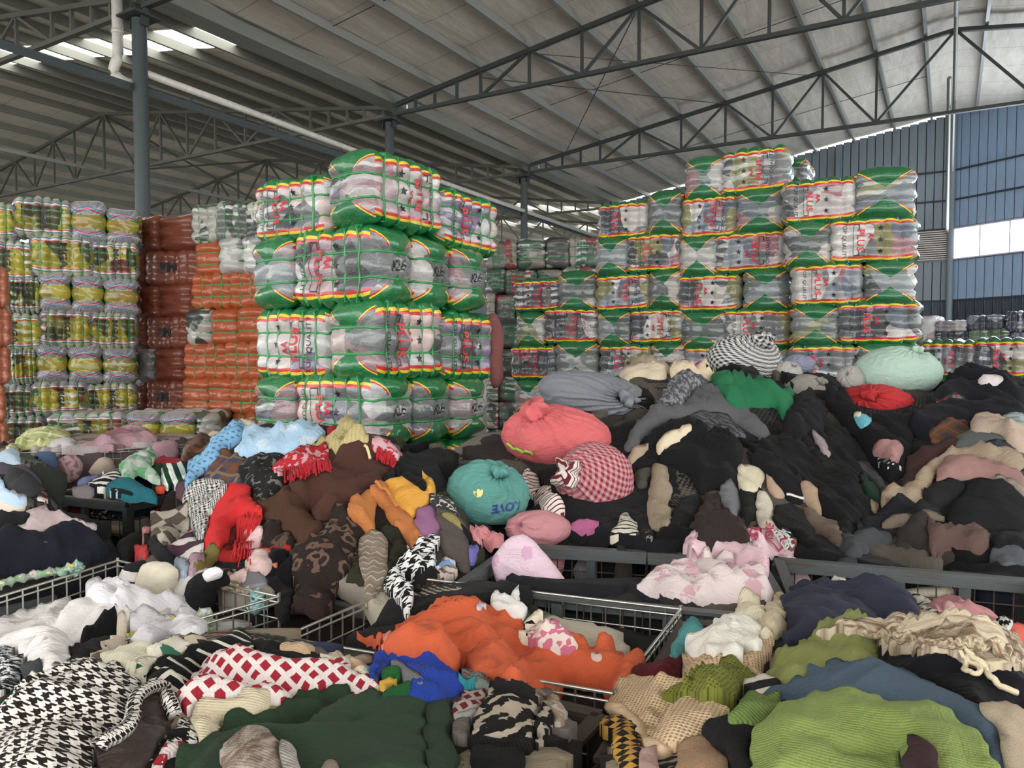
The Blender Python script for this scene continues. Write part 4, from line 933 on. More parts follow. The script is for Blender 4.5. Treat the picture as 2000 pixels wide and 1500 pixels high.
def cord(name,label,cat,mat,z,pts,r=.006,dr=None,lift=.01,parent=None,group=None,flat=1.0,n=8,taper=False):
    px=PX(z,pts); Q=[]
    for i in range(len(px)-1):
        for t in np.linspace(0,1,5)[:-1]: Q.append((px[i][0]*(1-t)+px[i+1][0]*t,px[i][1]*(1-t)+px[i+1][1]*t))
    Q.append(px[-1]); Q=np.array(Q)
    for _ in range(2): Q[1:-1]=.25*Q[:-2]+.5*Q[1:-1]+.25*Q[2:]
    P=march([tuple(q) for q in Q],dr); 
    for _ in range(1): P[1:-1]=.25*P[:-2]+.5*P[1:-1]+.25*P[2:]
    zz=samp(H,P[:,0],P[:,1])+lift
    o=tube(name,[(a,b,c) for (a,b),c in zip(P,zz)],[r*(1-.6*i/len(P)) for i in range(len(P))] if taper else r,mat,None,n,flat)
    if parent is not None: o.parent=parent; o.matrix_parent_inverse=parent.matrix_world.inverted()
    else: tag(o,label,cat,group)
    return o
# ---------------------------------------------------------------- cloth materials
_cm={}
def K(*c): return lin(c)
def cloth(c,pat=None,c2=None,s=1.0,weave='fine',c3=None,rot=0):
    key=(tuple(c),pat,tuple(c2) if c2 else None,s,weave,tuple(c3) if c3 else None,rot)
    if key in _cm: return _cm[key]
    t=NT('%s_%s'%(pat or 'plain',weave)+'_cloth'); ds=lambda q:(lambda l:tuple(v*.86+(.3*l[0]+.59*l[1]+.11*l[2])*.13 for v in l))(lin(q)); A=ds(c); B=ds(c2) if c2 else A; E=ds(c3) if c3 else B; u0=t.uv()
    if rot:
        mp=t.n('ShaderNodeMapping'); t.put(mp.inputs[0],u0); mp.inputs['Rotation'].default_value=(0,0,rot); u0=mp.outputs[0]
    wob=t.scale(t.noise(u0,14,2,out='Color'),.010); u=t.off(u0,wob); X,Y,_=t.xyz(t.scale(u,1/s)); 
    fr=lambda a: t.M('FRACT',a)
    def fold(a,w=.5): return t.lt(t.M('FRACT',a),w)
    col=A
    def XOR(a,b): return t.M('ABSOLUTE',t.M('SUBTRACT',a,b))
    if pat=='stripe': col=t.mix(fold(Y),A,B)
    elif pat=='thin': col=t.mix(fold(Y,.28),A,B)
    elif pat=='check':
        f=t.M('MULTIPLY',t.M('ADD',fold(X),fold(Y)),.5); col=t.mix(f,A,B)
    elif pat=='checker': col=t.mix(XOR(fold(X),fold(Y)),A,B)
    elif pat=='diamond':
        a=t.M('ADD',X,t.M('MULTIPLY',Y,.72)); b=t.M('SUBTRACT',X,t.M('MULTIPLY',Y,.72)); col=t.mix(t.M('MULTIPLY',fold(a,.6),fold(b,.6)),A,B)
    elif pat=='hound':
        wr_=fold(X);wf=fold(Y);tw=t.lt(fr(t.M('ADD',t.M('MULTIPLY',X,2.0),t.M('MULTIPLY',Y,2.0))),.5); f=t.M('ADD',t.M('MULTIPLY',tw,wr_),t.M('MULTIPLY',t.M('SUBTRACT',1.0,tw),wf)); col=t.mix(f,A,B)
    elif pat=='glen':
        bx=t.lt(fr(t.M('MULTIPLY',X,.16)),.5); by=t.lt(fr(t.M('MULTIPLY',Y,.16)),.5)
        f=t.M('MULTIPLY',t.M('ADD',fold(X),fold(Y)),.5); g=t.M('MULTIPLY',t.M('ADD',fold(t.M('MULTIPLY',X,2)),fold(t.M('MULTIPLY',Y,2))),.5)
        h=t.n('ShaderNodeMix',data_type='FLOAT'); t.put(h.inputs[0],XOR(bx,by)); t.put(h.inputs[2],f); t.put(h.inputs[3],g); col=t.mix(h.outputs[0],A,B)
    elif pat=='plaid':
        f=t.M('MULTIPLY',t.M('ADD',fold(X,.4),fold(Y,.4)),.5); col=t.mix(f,A,B); col=t.mix(t.M('MULTIPLY',t.M('ADD',t.lt(fr(t.M('ADD',X,.3)),.12),t.lt(fr(t.M('ADD',Y,.3)),.12)),.8),col,E)
    elif pat=='leopard':
        v=t.vor(t.off(t.scale(u,1/s),t.scale(t.noise(u0,9,2,out='Color'),.7)),1.0); n=t.noise(u0,40,2); d=t.M('ADD',v,t.M('MULTIPLY',t.M('SUBTRACT',n,.5),.2))
        gap=t.gt(t.noise(t.off(t.scale(u0,1/s*1.6),(3,1,0)),1.0,1),.40)
        ring=t.M('MULTIPLY',t.M('MULTIPLY',t.gt(d,.24),t.lt(d,.46)),gap); col=t.mix(ring,A,B)
    elif pat=='zebra':
        nn=t.noise(t.scale(u0,1/s),.9,3,.55); f=fr(t.M('ADD',t.M('ADD',X,t.M('MULTIPLY',Y,.35)),t.M('MULTIPLY',nn,2.2))); brk=t.gt(t.noise(t.off(t.scale(u0,1/s),(9,2,0)),1.1,1),.40); col=t.mix(t.M('MULTIPLY',t.lt(f,.46),brk),A,B)
    elif pat=='zigzag':
        tri=t.M('ABSOLUTE',t.M('SUBTRACT',fr(X),.5)); f=fr(t.M('ADD',Y,tri)); col=t.mix(t.lt(f,.5),A,B); col=t.mix(t.lt(t.M('ABSOLUTE',t.M('SUBTRACT',f,.5)),.07),col,E)
    elif pat=='floral':
        d=t.vor(t.scale(u,1/s),1.0); n=t.noise(t.scale(u0,1/s),6,3,.7); col=t.mix(t.M('MULTIPLY',t.lt(t.M('ADD',d,t.M('MULTIPLY',n,.5)),.56),.55),A,B); col=t.mix(t.M('MULTIPLY',t.gt(t.noise(t.off(t.scale(u0,1/s),(5,5,0)),1.3,3),.62),.6),col,E)
    elif pat=='dots': col=t.mix(t.lt(t.vor(t.scale(u,1/s),1.0,rnd=0.15),.26),A,B)
    elif pat=='patch':
        x=t.n('ShaderNodeTexVoronoi'); t.put(x.inputs['Vector'],t.off(t.scale(u,1/s),t.scale(t.noise(u0,6,2,out='Color'),.5))); r=t.xyz(x.outputs['Color'])[0]; col=t.mix(t.gt(r,.5),A,B); col=t.mix(t.gt(r,.78),col,E)
    elif pat=='fair':
        st=t.M('FLOOR',t.M('MULTIPLY',Y,4.0)); yy=fr(t.M('MULTIPLY',Y,.25)); xx=fr(X)
        col=t.mix(t.M('MULTIPLY',t.lt(yy,.30),fold(t.M('MULTIPLY',X,2.0),.22)),A,B)
        xs=t.M('MULTIPLY',t.M('FLOOR',t.M('MULTIPLY',t.M('ABSOLUTE',t.M('SUBTRACT',xx,.5)),10.0)),.1)
        col=t.mix(t.M('MULTIPLY',t.M('MULTIPLY',t.gt(yy,.32),t.lt(yy,.44)),t.M('ADD',fold(t.M('MULTIPLY',X,2.0),.5),t.lt(yy,.35))),col,B)
        col=t.mix(t.M('MULTIPLY',t.lt(xs,.28),t.M('MULTIPLY',t.gt(yy,.58),t.lt(yy,t.M('SUBTRACT',.85,t.M('MULTIPLY',xs,.7))))),col,E)
    elif pat=='tie': col=t.mix(t.ramp(t.noise(t.scale(u0,(1,2.5,1)),9/s,4,.6,dist=1.5),[(.42,(0,0,0)),(.58,(1,1,1))]),A,B)
    elif pat=='mottle': col=t.mix(t.M('MULTIPLY',t.gt(t.noise(t.scale(u0,(1,3,1)),38/s,3,.8),.52),1.0),A,B)
    elif pat=='speck': col=t.mix(t.gt(t.vor(u0,60/s),.72),A,B)
    elif pat=='text': pass
    # wear and yarn relief
    n=t.noise(u0,3.5,3); col=t.mix(t.M('MULTIPLY',n,.16),col if not isinstance(col,tuple) else tuple(col),(.02,.02,.02))
    rough=.85; nrm=None; kw=dict(Sheen_Weight=.03,Sheen_Roughness=.5,Specular_IOR_Level=.12)
    if weave=='fine': h=t.noise(u0,260,2); nrm=t.bump(h,.18,.002); big=t.noise(t.scale(u0,(1,1,1)),22,4,.6,dist=1.0); nrm=t.bump(big,.25,.012,nrm)
    elif weave=='rib':
        x,y,_=t.xyz(u0); h=t.M('ABSOLUTE',t.M('SINE',t.M('MULTIPLY',x,math.pi/.0075))); nrm=t.bump(h,.5,.004)
    elif weave=='knit':
        x,y,_=t.xyz(u0); h=t.M('MULTIPLY',t.M('ABSOLUTE',t.M('SINE',t.M('MULTIPLY',x,math.pi/.007))),t.M('ADD',.5,t.M('MULTIPLY',t.M('ABSOLUTE',t.M('SINE',t.M('MULTIPLY',t.M('ADD',y,t.M('MULTIPLY',t.M('ABSOLUTE',t.M('SINE',t.M('MULTIPLY',x,math.pi/.007))),.003)),math.pi/.006))),.5))); nrm=t.bump(h,.35,.004)
    elif weave=='eyelet':
        d=t.vor(u0,115,rnd=.1); h=t.M('MINIMUM',d,.55); hole=t.lt(d,.25); col=t.mix(hole,col,tuple(v*.42 for v in A)); nrm=t.bump(t.M('SUBTRACT',h,hole),.9,.006)
    elif weave=='fur': nrm=t.bump(t.noise(t.scale(u0,(1,2.2,1)),130,4,.75),.9,.012); kw=dict(Sheen_Weight=.05,Sheen_Roughness=.6,Specular_IOR_Level=.08)
    elif weave=='satin': rough=.42; nrm=t.bump(t.noise(u0,15,4,.6,dist=1.2),.4,.012); kw=dict(Sheen_Weight=.05,Specular_IOR_Level=.4)
    elif weave=='sheet': rough=.75; nrm=t.bump(t.noise(u0,9,4,.55,dist=1.6),.4,.02)
    cr=t.noise(t.scale(u0,(1,2.6,1)),7,5,.62,dist=1.3)
    nrm=t.bump(t.M('ABSOLUTE',t.M('SUBTRACT',cr,.5)),.42 if weave in('fine','sheet','satin') else .28,.05,nrm)
    m=t.fin(col,rough,0,nrm,**kw); _cm[key]=m; return m
def heapmat(name,pal,sc=9):
    t=NT(name); u=t.uv(); o=t.obj(); x=t.n('ShaderNodeTexVoronoi'); t.put(x.inputs['Vector'],t.off(t.scale(o,(sc,sc*.7,sc*1.3)),t.scale(t.noise(o,5,3,out='Color'),1.6))); x.inputs['Scale'].default_value=1
    r=t.xyz(x.outputs['Color'])[0]; n=len(pal); c=t.ramp(r,[(i/n,lin(p)) for i,p in enumerate(pal)],True)
    return t.fin(c,.9,0,t.bump(t.noise(o,40,4,.6),.5,.02),Specular_IOR_Level=.2)
# ---------------------------------------------------------------- heaps under the garments
def pp(s): return [tuple(float(q) for q in a.split(',')) for a in s.split()]
def g(name,label,mat,z,s,**k):
    cat=k.pop('cat',None) or {'coat':'coat','scarf':'scarf','shawl':'scarf','blanket':'blanket','sheet':'bedding','sock':'sock'}.get(name.split('_')[-1],'clothing'); return G(name,label,cat,mat,z,pp(s),**k)
HM=[(34,24,22),(100,90,82),(24,24,28),(110,40,40),(54,56,40),(140,130,118),(38,34,50),(70,48,36),(20,20,22),(96,64,76)]  # heap colours are darkened so gaps between the garments read as shadow
HB=[(20,20,23),(26,26,30),(17,17,19),(46,42,40),(23,23,27),(84,78,70),(16,16,18),(30,30,36),(60,52,46)]
HW=[(190,186,186),(200,196,190),(170,168,172)]
HR=[(30,28,26),(150,136,110),(40,44,40),(110,40,40),(70,86,70),(180,170,150),(50,60,90),(90,64,46),(24,24,26),(120,110,108)]
HP=[(90,76,80),(170,150,140),(190,180,180),(150,120,125),(110,100,110),(195,185,170),(176,140,150)]
heap('jumble of pale clothes packed inside the far wire baskets',HP,'0',pp('15,885 60,862 250,857 400,850 390,866 200,880'))
heap('jumbled garments at the far left edge under the pale blue ones',HR,'0',pp('-80,890 30,878 75,915 110,985 125,1035 -80,1065'))
heap('dark garments packed under the navy cloth in the left bin',HB,'0',pp('-90,1010 60,1000 170,1010 240,1070 236,1092 60,1146 -90,1190'))
heap('mixed garments packed in the grey bin with the teal one on top',HR,'0',None,size=.14,cap=.89,plan=shrink([Z85(85,963),Z85(250,980),Z85(392,952),Z85(235,938)],.07))
heap('mixed garments packed under the big brown coat heap',HM,'0',pp('235,1075 330,960 385,880 470,812 560,815 800,850 900,950 965,1080 885,1145 725,1190 560,1175 420,1180 300,1120'))
heap('rumpled white bedding filling the left wire basket',HW,'0',None,fold=.03,npat=4,plan=shrink([Ll+(Ll-Bk)*.9,Bk,Rt,Rt+(Nn-Rt)*1.2],.03))
HCAV=[Z85(1010,1154),Z85(1322,1190),at(1262,1270,2.12)[:2],at(1075,1235,2.3)[:2]]
heap('clothes lying under the orange cloth in the wire basket',HR,'0',None,fold=.03,npat=8,cap=.9,plan=shrink([Z85(820,1130),Z85(1330,1190),Z85(1200,1355),Z85(550,1245)],.03))
heap('knitwear packed under the patterned sweaters in the front bin',HR,'0',pp('-80,1540 -80,1345 60,1325 210,1288 480,1229 1165,1392 1050,1540'),size=.12)
carve([Z85(1010,1063),Z85(1340,1083),at(1335,1150,2.75)[:2],at(960,1150,2.78)[:2]],.52)
carve([Z85(1540,1093),Z85(2000,1128),at(2000,1180,2.75)[:2],at(1570,1170,2.78)[:2]],.52)
heap('dark clothes lying low in the bin behind the orange cloth',HB,'0',None,fold=.04,npat=14,plan=shrink([Z85(1005,1060),Z85(1480,1088),Z85(1548,1207),Z85(890,1142)],.06))
heap('black and dark garments packed through the large right heap',HB,'0',None,fold=.09,lam=.2,npat=110,size=.3,plan=[tuple(q) for q in [Z85(880,1052),at(865,985,3.72)[:2],at(1000,830,4.6)[:2],at(1150,750,5.2)[:2],at(1300,715,5.6)[:2],at(1480,715,5.9)[:2],at(1600,760,5.6)[:2],at(1690,770,5.6)[:2],at(1750,750,5.9)[:2],at(1900,738,6.0)[:2],at(2120,750,5.9)[:2],Z85(2200,1118),Z85(1520,1078),Z85(1480,1078),Z85(1005,1047)]])
heap('knitwear packed under the green sweater in the lower right bin',HR,'0',pp('1185,1500 1345,1220 1600,1218 1710,1185 2100,1240 2120,1560 1180,1560'),size=.13)
# ---------------------------------------------------------------- far left
W=(226,222,220); BK=(26,26,29)
g('checked_blanket','lime green and cream checked blanket on the far left wire basket',cloth((168,182,92),'plaid',(206,204,150),.16,'fine',(226,224,190)),'1','50,220 110,170 200,100 300,70 400,88 500,118 515,150 400,172 330,200 150,240 60,242',th=.10,fold=.05,lam=.2,edge=.12)
g('crumpled_shirt','small white and grey crumpled shirt beside the green checked blanket',cloth((200,196,200)),'1','350,190 400,170 500,148 560,168 545,200 440,205',th=.05,lam=.06)
g('pink_sheet','dusty pink bedding heaped high on the far right wire basket',cloth((188,148,158),'floral',(150,60,80),.5,'sheet',(196,160,168)),'1','560,205 720,150 900,92 1010,88 1140,128 1170,178 900,180 700,200',th=.12,fold=.05,lam=.2,edge=.12)
Ab,Bb=Z85(205,884),Z85(395,870)
hang('hanging_sheet','dusty pink flowered sheet hanging over the far right basket side','bedding',cloth((184,146,158),'floral',(150,50,70),.35,'sheet',(190,150,165)),'1',pp('1100,190 1200,150 1300,150 1312,255 1285,320 1190,310 1140,250'),Ab,Bb,off=.02)
hang('cream_knit','cream garment crumpled against the far basket wires','clothing',cloth((196,178,158)),'1',pp('640,400 680,330 740,270 810,275 850,350 830,410 720,420'),Ab,Bb,off=.02)
hang('patterned_bundle','round pale pink patterned bundle showing behind the blue hanging shirt','bundle',cloth((196,164,166),'zebra',(160,110,125),.06),'1',pp('420,300 470,260 560,260 610,330 590,420 500,470 430,480'),Z85(15,890),Z85(250,882),off=.03,th=.1,edge=.1)
hang('blue_shirt','dusty blue shirt hanging over the side of the far left basket','clothing',cloth((84,108,142)),'1',pp('252,238 330,232 405,236 420,350 442,470 360,492 300,492 268,400'),Z85(15,890),Z85(250,882),off=.12)
g('pale_blue_pants','pale blue trousers lying on top of the stack at the left edge',cloth((176,200,220)),'1','-60,330 0,270 60,238 120,250 180,330 195,365 60,352 -60,420',th=.05)
g('fuzzy_grey_hood','grey fuzzy hood edge over the charcoal sweater at left',cloth((86,82,92),None,None,1,'fur'),'1','-40,410 50,358 165,352 230,390 305,500 260,480 150,400 30,412',th=.05)
g('charcoal_sweater','charcoal black sweater drooping over the left stack',cloth((52,52,56),None,None,1,'knit'),'1','20,455 60,402 160,392 235,450 318,520 318,562 205,584 100,545 40,495',th=.06,fold=.03)
g('black_blouse','black top at the left edge below the charcoal sweater',cloth(BK),'1','-60,640 -40,560 60,558 105,600 120,622 20,640')
g('cream_skirt','cream pleated skirt at the left edge beneath the pale blue sleeve',cloth((222,206,188)),'1','-60,710 0,625 90,608 145,645 200,645 205,700 120,716 -60,740',lam=.05)
g('pale_blue_sleeve','long pale blue sleeve falling diagonally over the black top',cloth((180,206,232)),'1','-40,390 20,440 90,498 165,565 190,640 245,692 170,698 110,620 30,560 -40,530',th=.05,an=5,ang=-.9)
g('white_fleece','white fleecy garment with a rust edge beside the pale blue sleeve',cloth((216,210,206),'patch',(150,60,40),.2,'fur',(216,210,206)),'1','205,605 260,582 320,568 352,632 332,655 280,645 225,652')
g('pink_blanket','pale pink and white fluffy blanket above the navy cloth',cloth((228,198,202),'patch',(236,222,224),.12,'fur',(232,212,214)),'1','150,722 330,716 470,748 560,778 650,818 735,900 700,905 600,842 430,826 300,860 180,860',th=.05,fold=.035)
g('black_lace_blouse','black top with a lace end at the left edge above the navy cloth',cloth(BK),'1','-60,740 50,708 180,714 212,760 200,805 60,872 -60,900',th=.04)
g('lace_cloth','white lace garment peeking between black top and navy cloth',cloth((222,220,206)),'1','30,885 110,830 200,798 212,822 170,905 110,912',th=.03)
g('navy_sheet','large dark navy cloth spread over the left bin',cloth((27,29,42)),'1','-80,890 170,900 230,850 400,818 560,828 680,880 790,968 832,1012 700,1046 600,1062 560,1056 420,1092 200,1150 -80,1190',th=.06,fold=.05,lam=.16,ang=-.4)
g('periwinkle_sleeve','periwinkle blue sleeve in the grey bin left of the zebra striped shirt',cloth((110,124,168)),'1','570,495 620,442 740,420 665,472 590,512')
g('grey_knit','small grey knit under the zebra striped shirt in the grey bin',cloth((132,122,126),None,None,1,'knit'),'1','520,545 600,510 640,488 715,512 700,552 640,562')
g('striped_shirt','black and white thin striped shirt in the grey bin',cloth((228,226,222),'stripe',BK,.042),'1','655,485 700,440 860,384 892,430 840,482 720,524 670,505',th=.05)
g('green_sweater','dark green sweater behind the green and white check towel',cloth((22,60,36),None,None,1,'knit'),'1','1078,380 1150,334 1225,350 1185,420 1170,478 1110,425',th=.06)
g('red_sweater','deep red sweater behind the green striped one in the grey bin',cloth((142,16,34),None,None,1,'knit'),'1','1138,268 1200,308 1330,308 1412,350 1392,388 1230,342 1138,322',th=.06)
g('green_striped_sweater','green and white striped sweater near the blue polka dot cloth',cloth((20,64,40),'stripe',(225,230,224),.05),'1','1165,465 1200,380 1232,350 1400,388 1375,430 1285,485 1240,524',th=.05)
g('orange_blouse','small orange red top between teal garment and green striped sweater',cloth((205,62,24)),'1','1125,515 1210,498 1225,530 1150,555')
g('teal_blouse','teal blue top rounded over the grey bin rail',cloth((24,104,118)),'1','775,545 830,488 960,448 1062,480 1142,562 1152,625 1080,580 960,580 860,560',th=.10,edge=.08)
g('lace_trim_blouse','dark teal lace panel on the teal top',cloth((14,36,40),'speck',(180,190,190),1),'1','790,565 822,512 975,535 992,580 860,572',th=.02)
g('checked_towel','mint green and white checked towel draped over the grey bin',cloth((232,236,230),'check',(120,200,140),.11,'fur'),'1','868,382 960,340 1060,258 1125,243 1145,312 1092,342 1110,410 1185,492 1150,508 1060,460 1000,420 925,432',th=.07,fold=.05,lam=.09)
# side of the grey bin: clothes seen through the wire
A4,B4,C4=Z85(85,963),Z85(250,980),Z85(392,952)
for nm,lb,m,s,a,b in (('folded_cream_knits','folded cream knits seen through the grey bin side below the teal top',cloth((205,196,172),'stripe',(170,160,140),.05),'650,740 900,740 915,850 880,860 640,770',A4,B4),
  ('teal_hem','teal cloth bulging through the grey bin wires',cloth((20,92,106)),'780,620 915,610 925,700 890,735 800,650',A4,B4),('red_hem','red garment seen through the grey bin wires at left',cloth((150,24,34)),'480,720 560,620 660,610 600,690 520,740',A4,B4),
  ('black_dotted_knit','black knit with white flecks behind the grey bin wires',cloth((24,24,26),'speck',(220,220,220),1),'620,700 680,630 780,620 850,720 700,730',A4,B4),
  ('teal_side','teal cloth seen through the right side of the grey bin',cloth((20,88,104)),'960,600 1150,600 1140,660 1000,720 960,700',B4,C4),('orange_side','orange cloth behind the right side wires of the grey bin',cloth((196,70,24)),'1120,620 1200,600 1190,690 1090,700',B4,C4),
  ('dark_red_side','dark red knit behind the right side wires of the grey bin',cloth((120,16,30)),'1200,600 1350,580 1340,640 1260,700 1190,700',B4,C4),('white_knits','off white folded knits low behind the right side of the grey bin',cloth((200,196,184)),'985,720 1090,700 1110,800 1100,840 985,850',B4,C4)):
    hang(nm,lb,'clothing',m,'1',pp(s),a,b,off=-.05,lam=.05)
# ---------------------------------------------------------------- the big brown coat heap
g('beige_wrap','beige cloth trailing up to the orange bales behind the blue polka dot cloth',cloth((196,180,150)),'2','120,215 210,130 330,68 480,20 552,-5 560,60 440,135 400,105 290,155 150,228',th=.06,fold=.05,lam=.12,ang=.5)
g('dark_brown_blouse','dark brown and rust satin top left of the blue polka dot cloth',cloth((46,30,24),'tie',(120,70,30),.5,'satin'),'2','5,325 80,214 170,198 225,230 222,300 90,372 40,365',th=.06,fold=.04,lam=.06)
g('polka_dot_cloth','light blue cloth with small blue polka dots at the left of the coat heap',cloth((124,180,214),'dots',(70,120,190),.035),'2','18,528 60,400 150,310 215,280 238,210 300,138 412,98 435,200 300,292 292,332 130,422 60,502',th=.06,fold=.04,lam=.10,ang=.9)
g('plaid_scarf','fuzzy orange and blue plaid scarf below the pale blue cloud fabric',cloth((70,80,104),'plaid',(150,86,36),.16,'fur',(170,130,90)),'2','160,425 250,332 300,258 405,322 432,420 432,522 330,502 180,465',th=.05,fold=.03)
g('cloud_print_sheet','pale blue cloud print fabric on top of the coat heap',cloth((160,196,224),'floral',(214,224,236),.16,'sheet',(190,214,232)),'2','368,285 430,222 428,140 500,118 570,163 760,128 900,126 965,160 880,212 800,302 700,312 480,322 380,314',th=.09,fold=.06,lam=.10,edge=.07)
g('red_knit','small red knit edge between pale blue fabric and khaki sweater',cloth((170,20,36),None,None,1,'knit'),'2','925,138 1010,126 1045,160 960,190',th=.05)
g('tweed_skirt','black tweed skirt with pale flecks left of the red fringed scarf',cloth((30,30,31),'speck',(110,110,108),1.6),'2','392,402 420,340 560,318 700,328 682,382 622,402 617,472 700,442 692,512 602,602 522,668 462,562 430,472',th=.07,fold=.03,ang=-1.1)
g('brown_fur_coat','brown faux fur coat hem hanging from the centre of the heap',cloth((92,56,34),None,None,1,'fur'),'2','428,612 500,600 560,645 700,520 752,540 852,660 952,802 892,850 842,912 720,830 600,745 530,722',th=.08,fold=.03,lam=.2)
g('brown_coat','large chocolate brown wool coat across the top of the heap',cloth((76,46,36),None,None,1,'fine'),'2','698,512 740,470 850,440 940,430 1000,400 960,340 990,290 1240,236 1290,290 1400,320 1500,328 1502,352 1350,472 1200,562 1062,662 962,752 900,735 840,650 760,545',th=.10,fold=.07,lam=.22,ang=.5,edge=.1)
g('black_jacket','black puffy jacket at the right shoulder of the coat heap',cloth(BK),'2','1325,495 1430,370 1520,348 1640,398 1742,490 1732,562 1660,585 1640,562 1560,452 1440,442 1400,502',th=.08,fold=.05)
g('yellow_sweater','bright yellow sweater under the black jacket',cloth((226,158,22)),'2','1300,505 1400,508 1490,478 1560,538 1640,568 1642,612 1582,652 1502,752 1420,662 1350,602',th=.06,fold=.04,lam=.12)
g('yellow_edge','thin yellow strip showing beside the black lapel',cloth((226,166,26)),'2','1552,442 1575,445 1680,548 1645,592 1600,512',th=.04)
g('black_lapel','folded black lapel lying on the yellow sweater',cloth((20,20,22)),'2','1425,432 1560,448 1650,572 1622,582 1500,482',th=.05)
g('red_blanket','red cloth edge under the tasselled shawl reaching to the leopard one',cloth((164,14,18)),'2','228,972 300,920 500,932 720,906 722,942 560,952 420,972 330,1022',th=.05)
g('leopard_underside','dark brown leopard cloth between fur coat and leopard sweater',cloth((44,30,25),'leopard',(110,82,64),.07,'fur'),'2','560,760 640,760 740,850 760,900 700,915 520,900 500,840',th=.05)
g('leopard_sweater','dark brown sweater with tan leopard rings hanging in the middle',cloth((46,31,26),'leopard',(128,96,78),.068,'fur'),'2','708,1132 730,1010 738,930 850,900 920,842 1000,742 1080,678 1165,742 1225,832 1182,902 1152,962 1102,1102 1012,1202 972,1362 880,1342 740,1310 738,1202',th=.09,fold=.05,lam=.16,edge=.08)
g('leopard_cuff','dark brown sweater hem below the leopard rings',cloth((48,32,28),None,None,1,'rib'),'2','740,1245 890,1268 995,1215 955,1368 850,1345 738,1312',th=.04)
g('dark_olive_sweater','dark olive fuzzy sweater behind the caramel sleeve',cloth((46,46,26),None,None,1,'fur'),'2','1280,832 1400,798 1502,838 1532,952 1442,1022 1362,1062 1382,942 1342,852',th=.07)
g('olive_hem','olive green cloth between leopard sweater and cream striped sleeve',cloth((48,50,30)),'2','1080,1150 1150,1000 1195,960 1205,1100 1212,1242 1100,1230 1050,1200',th=.04)
g('caramel_sweater','caramel orange ribbed sweater at the right of the coat',cloth((198,120,46),None,None,1,'rib'),'2','1068,652 1212,560 1262,540 1292,622 1297,702 1292,842 1222,842 1142,752',th=.07,fold=.04,ang=-1.2)
g('caramel_sleeve','caramel orange sleeve trailing down to the houndstooth scarf',cloth((190,112,46)),'2','1238,540 1310,518 1382,602 1452,700 1562,780 1614,880 1606,952 1560,978 1502,872 1382,762 1318,642',th=.06,fold=.03,ang=-.8,an=6)
g('lilac_sweater','fuzzy lilac pink sweater sleeve below the yellow sweater',cloth((188,124,176),None,None,1,'fur'),'2','1528,742 1592,650 1642,638 1702,740 1728,872 1662,884 1592,822',th=.07)
g('beaded_scarf','dark grey beaded scarf beside the teal bundle',cloth((50,54,62),'speck',(200,190,170),.8),'2','1636,602 1700,588 1822,628 1812,700 1834,742 1720,692 1650,652',th=.04)
g('taupe_sweater','taupe grey ribbed sweater hanging at the right end of the heap',cloth((92,82,78),None,None,1,'rib'),'2','1668,692 1782,680 1852,780 1902,900 1908,1042 1850,1078 1782,1002 1692,892 1722,782',th=.06,fold=.04,ang=-1.1)
g('olive_lining','small olive yellow patch inside the taupe sweater',cloth((142,132,72)),'2','1690,694 1770,684 1850,800 1790,760 1740,740',th=.015)
g('black_sleeve','narrow black sleeve right of the taupe sweater',cloth(BK),'2','1792,700 1852,760 1952,900 1948,942 1902,922 1852,800',th=.05)
g('star_print_blouse','light blue top with white star lines under the houndstooth scarf',cloth((130,160,208),'zebra',(220,228,240),.12),'2','1618,1052 1700,968 1792,1020 1782,1062 1680,1064',th=.04)
g('floral_cotton','pale confetti print cotton near the bin corner',cloth((206,196,186),'speck',(140,100,90),1.4),'2','1648,1102 1700,1050 1822,1078 1802,1112 1700,1134',th=.03)
g('black_shorts','black cloth under the confetti print at the bin corner',cloth(BK),'2','1480,1172 1560,1060 1650,1060 1720,1132 1600,1102 1560,1205',th=.03)
g('violet_cuff','periwinkle cuff at the bin rail right of the taupe sweater',cloth((116,112,190)),'2','1898,1002 1980,938 1988,990 1920,1042',th=.04)
g('houndstooth_scarf','white and black houndstooth scarf twisting down into the bin',cloth((232,232,232),'hound',(22,22,24),.045),'2','1328,1192 1400,1040 1500,982 1622,870 1692,900 1682,1002 1582,1062 1462,1162 1502,1232 1482,1392 1438,1382 1400,1232',th=.06,fold=.05,lam=.06)
g('cream_striped_sock','furry beige sleeve with cream chevron lines hanging over the bin',cloth((168,148,128),'zigzag',(176,156,136),.045,'fur',(236,230,220)),'2','1168,892 1240,850 1312,848 1382,930 1372,1022 1332,1152 1312,1242 1212,1262 1200,1132 1190,1002',th=.09,edge=.07,fold=.02,ang=0.05,cat='clothing')
g('tasselled_shawl','bright red tasselled wool shawl at the left of the heap',cloth((206,16,20),None,None,1,'fine'),'2','153,892 200,740 258,592 330,540 410,528 462,562 442,622 502,682 562,742 440,742 372,762 330,802 300,902 200,942',th=.09,fold=.06,lam=.14,ang=1.1,edge=.08)
sh=bpy.data.objects['tasselled_shawl']
for i in range(34):
    x=380+i*5.6 if i<20 else 490+(i-20)*4; y=745+(i%4)*6 ; L_=120+R.random()*220 if i<20 else 60+R.random()*90
    cord('tassel',None,None,cloth((200,14,22)),'2',[(x,y),(x-12+R.uniform(-12,12)-i*.6,y+L_*.5),(x-40+R.uniform(-18,18),y+L_)],r=.0045,lift=.03,parent=sh,n=5,taper=True)
g('pink_glove','pale pink cloth caught in the red tassels',cloth((226,186,190)),'2','384,882 430,830 512,778 532,882 442,938',th=.06)
g('glen_check_scarf','black and white glen check fringed scarf left of the red shawl',cloth((222,220,214),'glen',(20,20,22),.022,'fine'),'2','-5,662 60,540 170,448 332,510 282,562 242,622 182,722 162,882 110,886 90,782 20,692',th=.06,fold=.03,ang=.35,edge=.04)
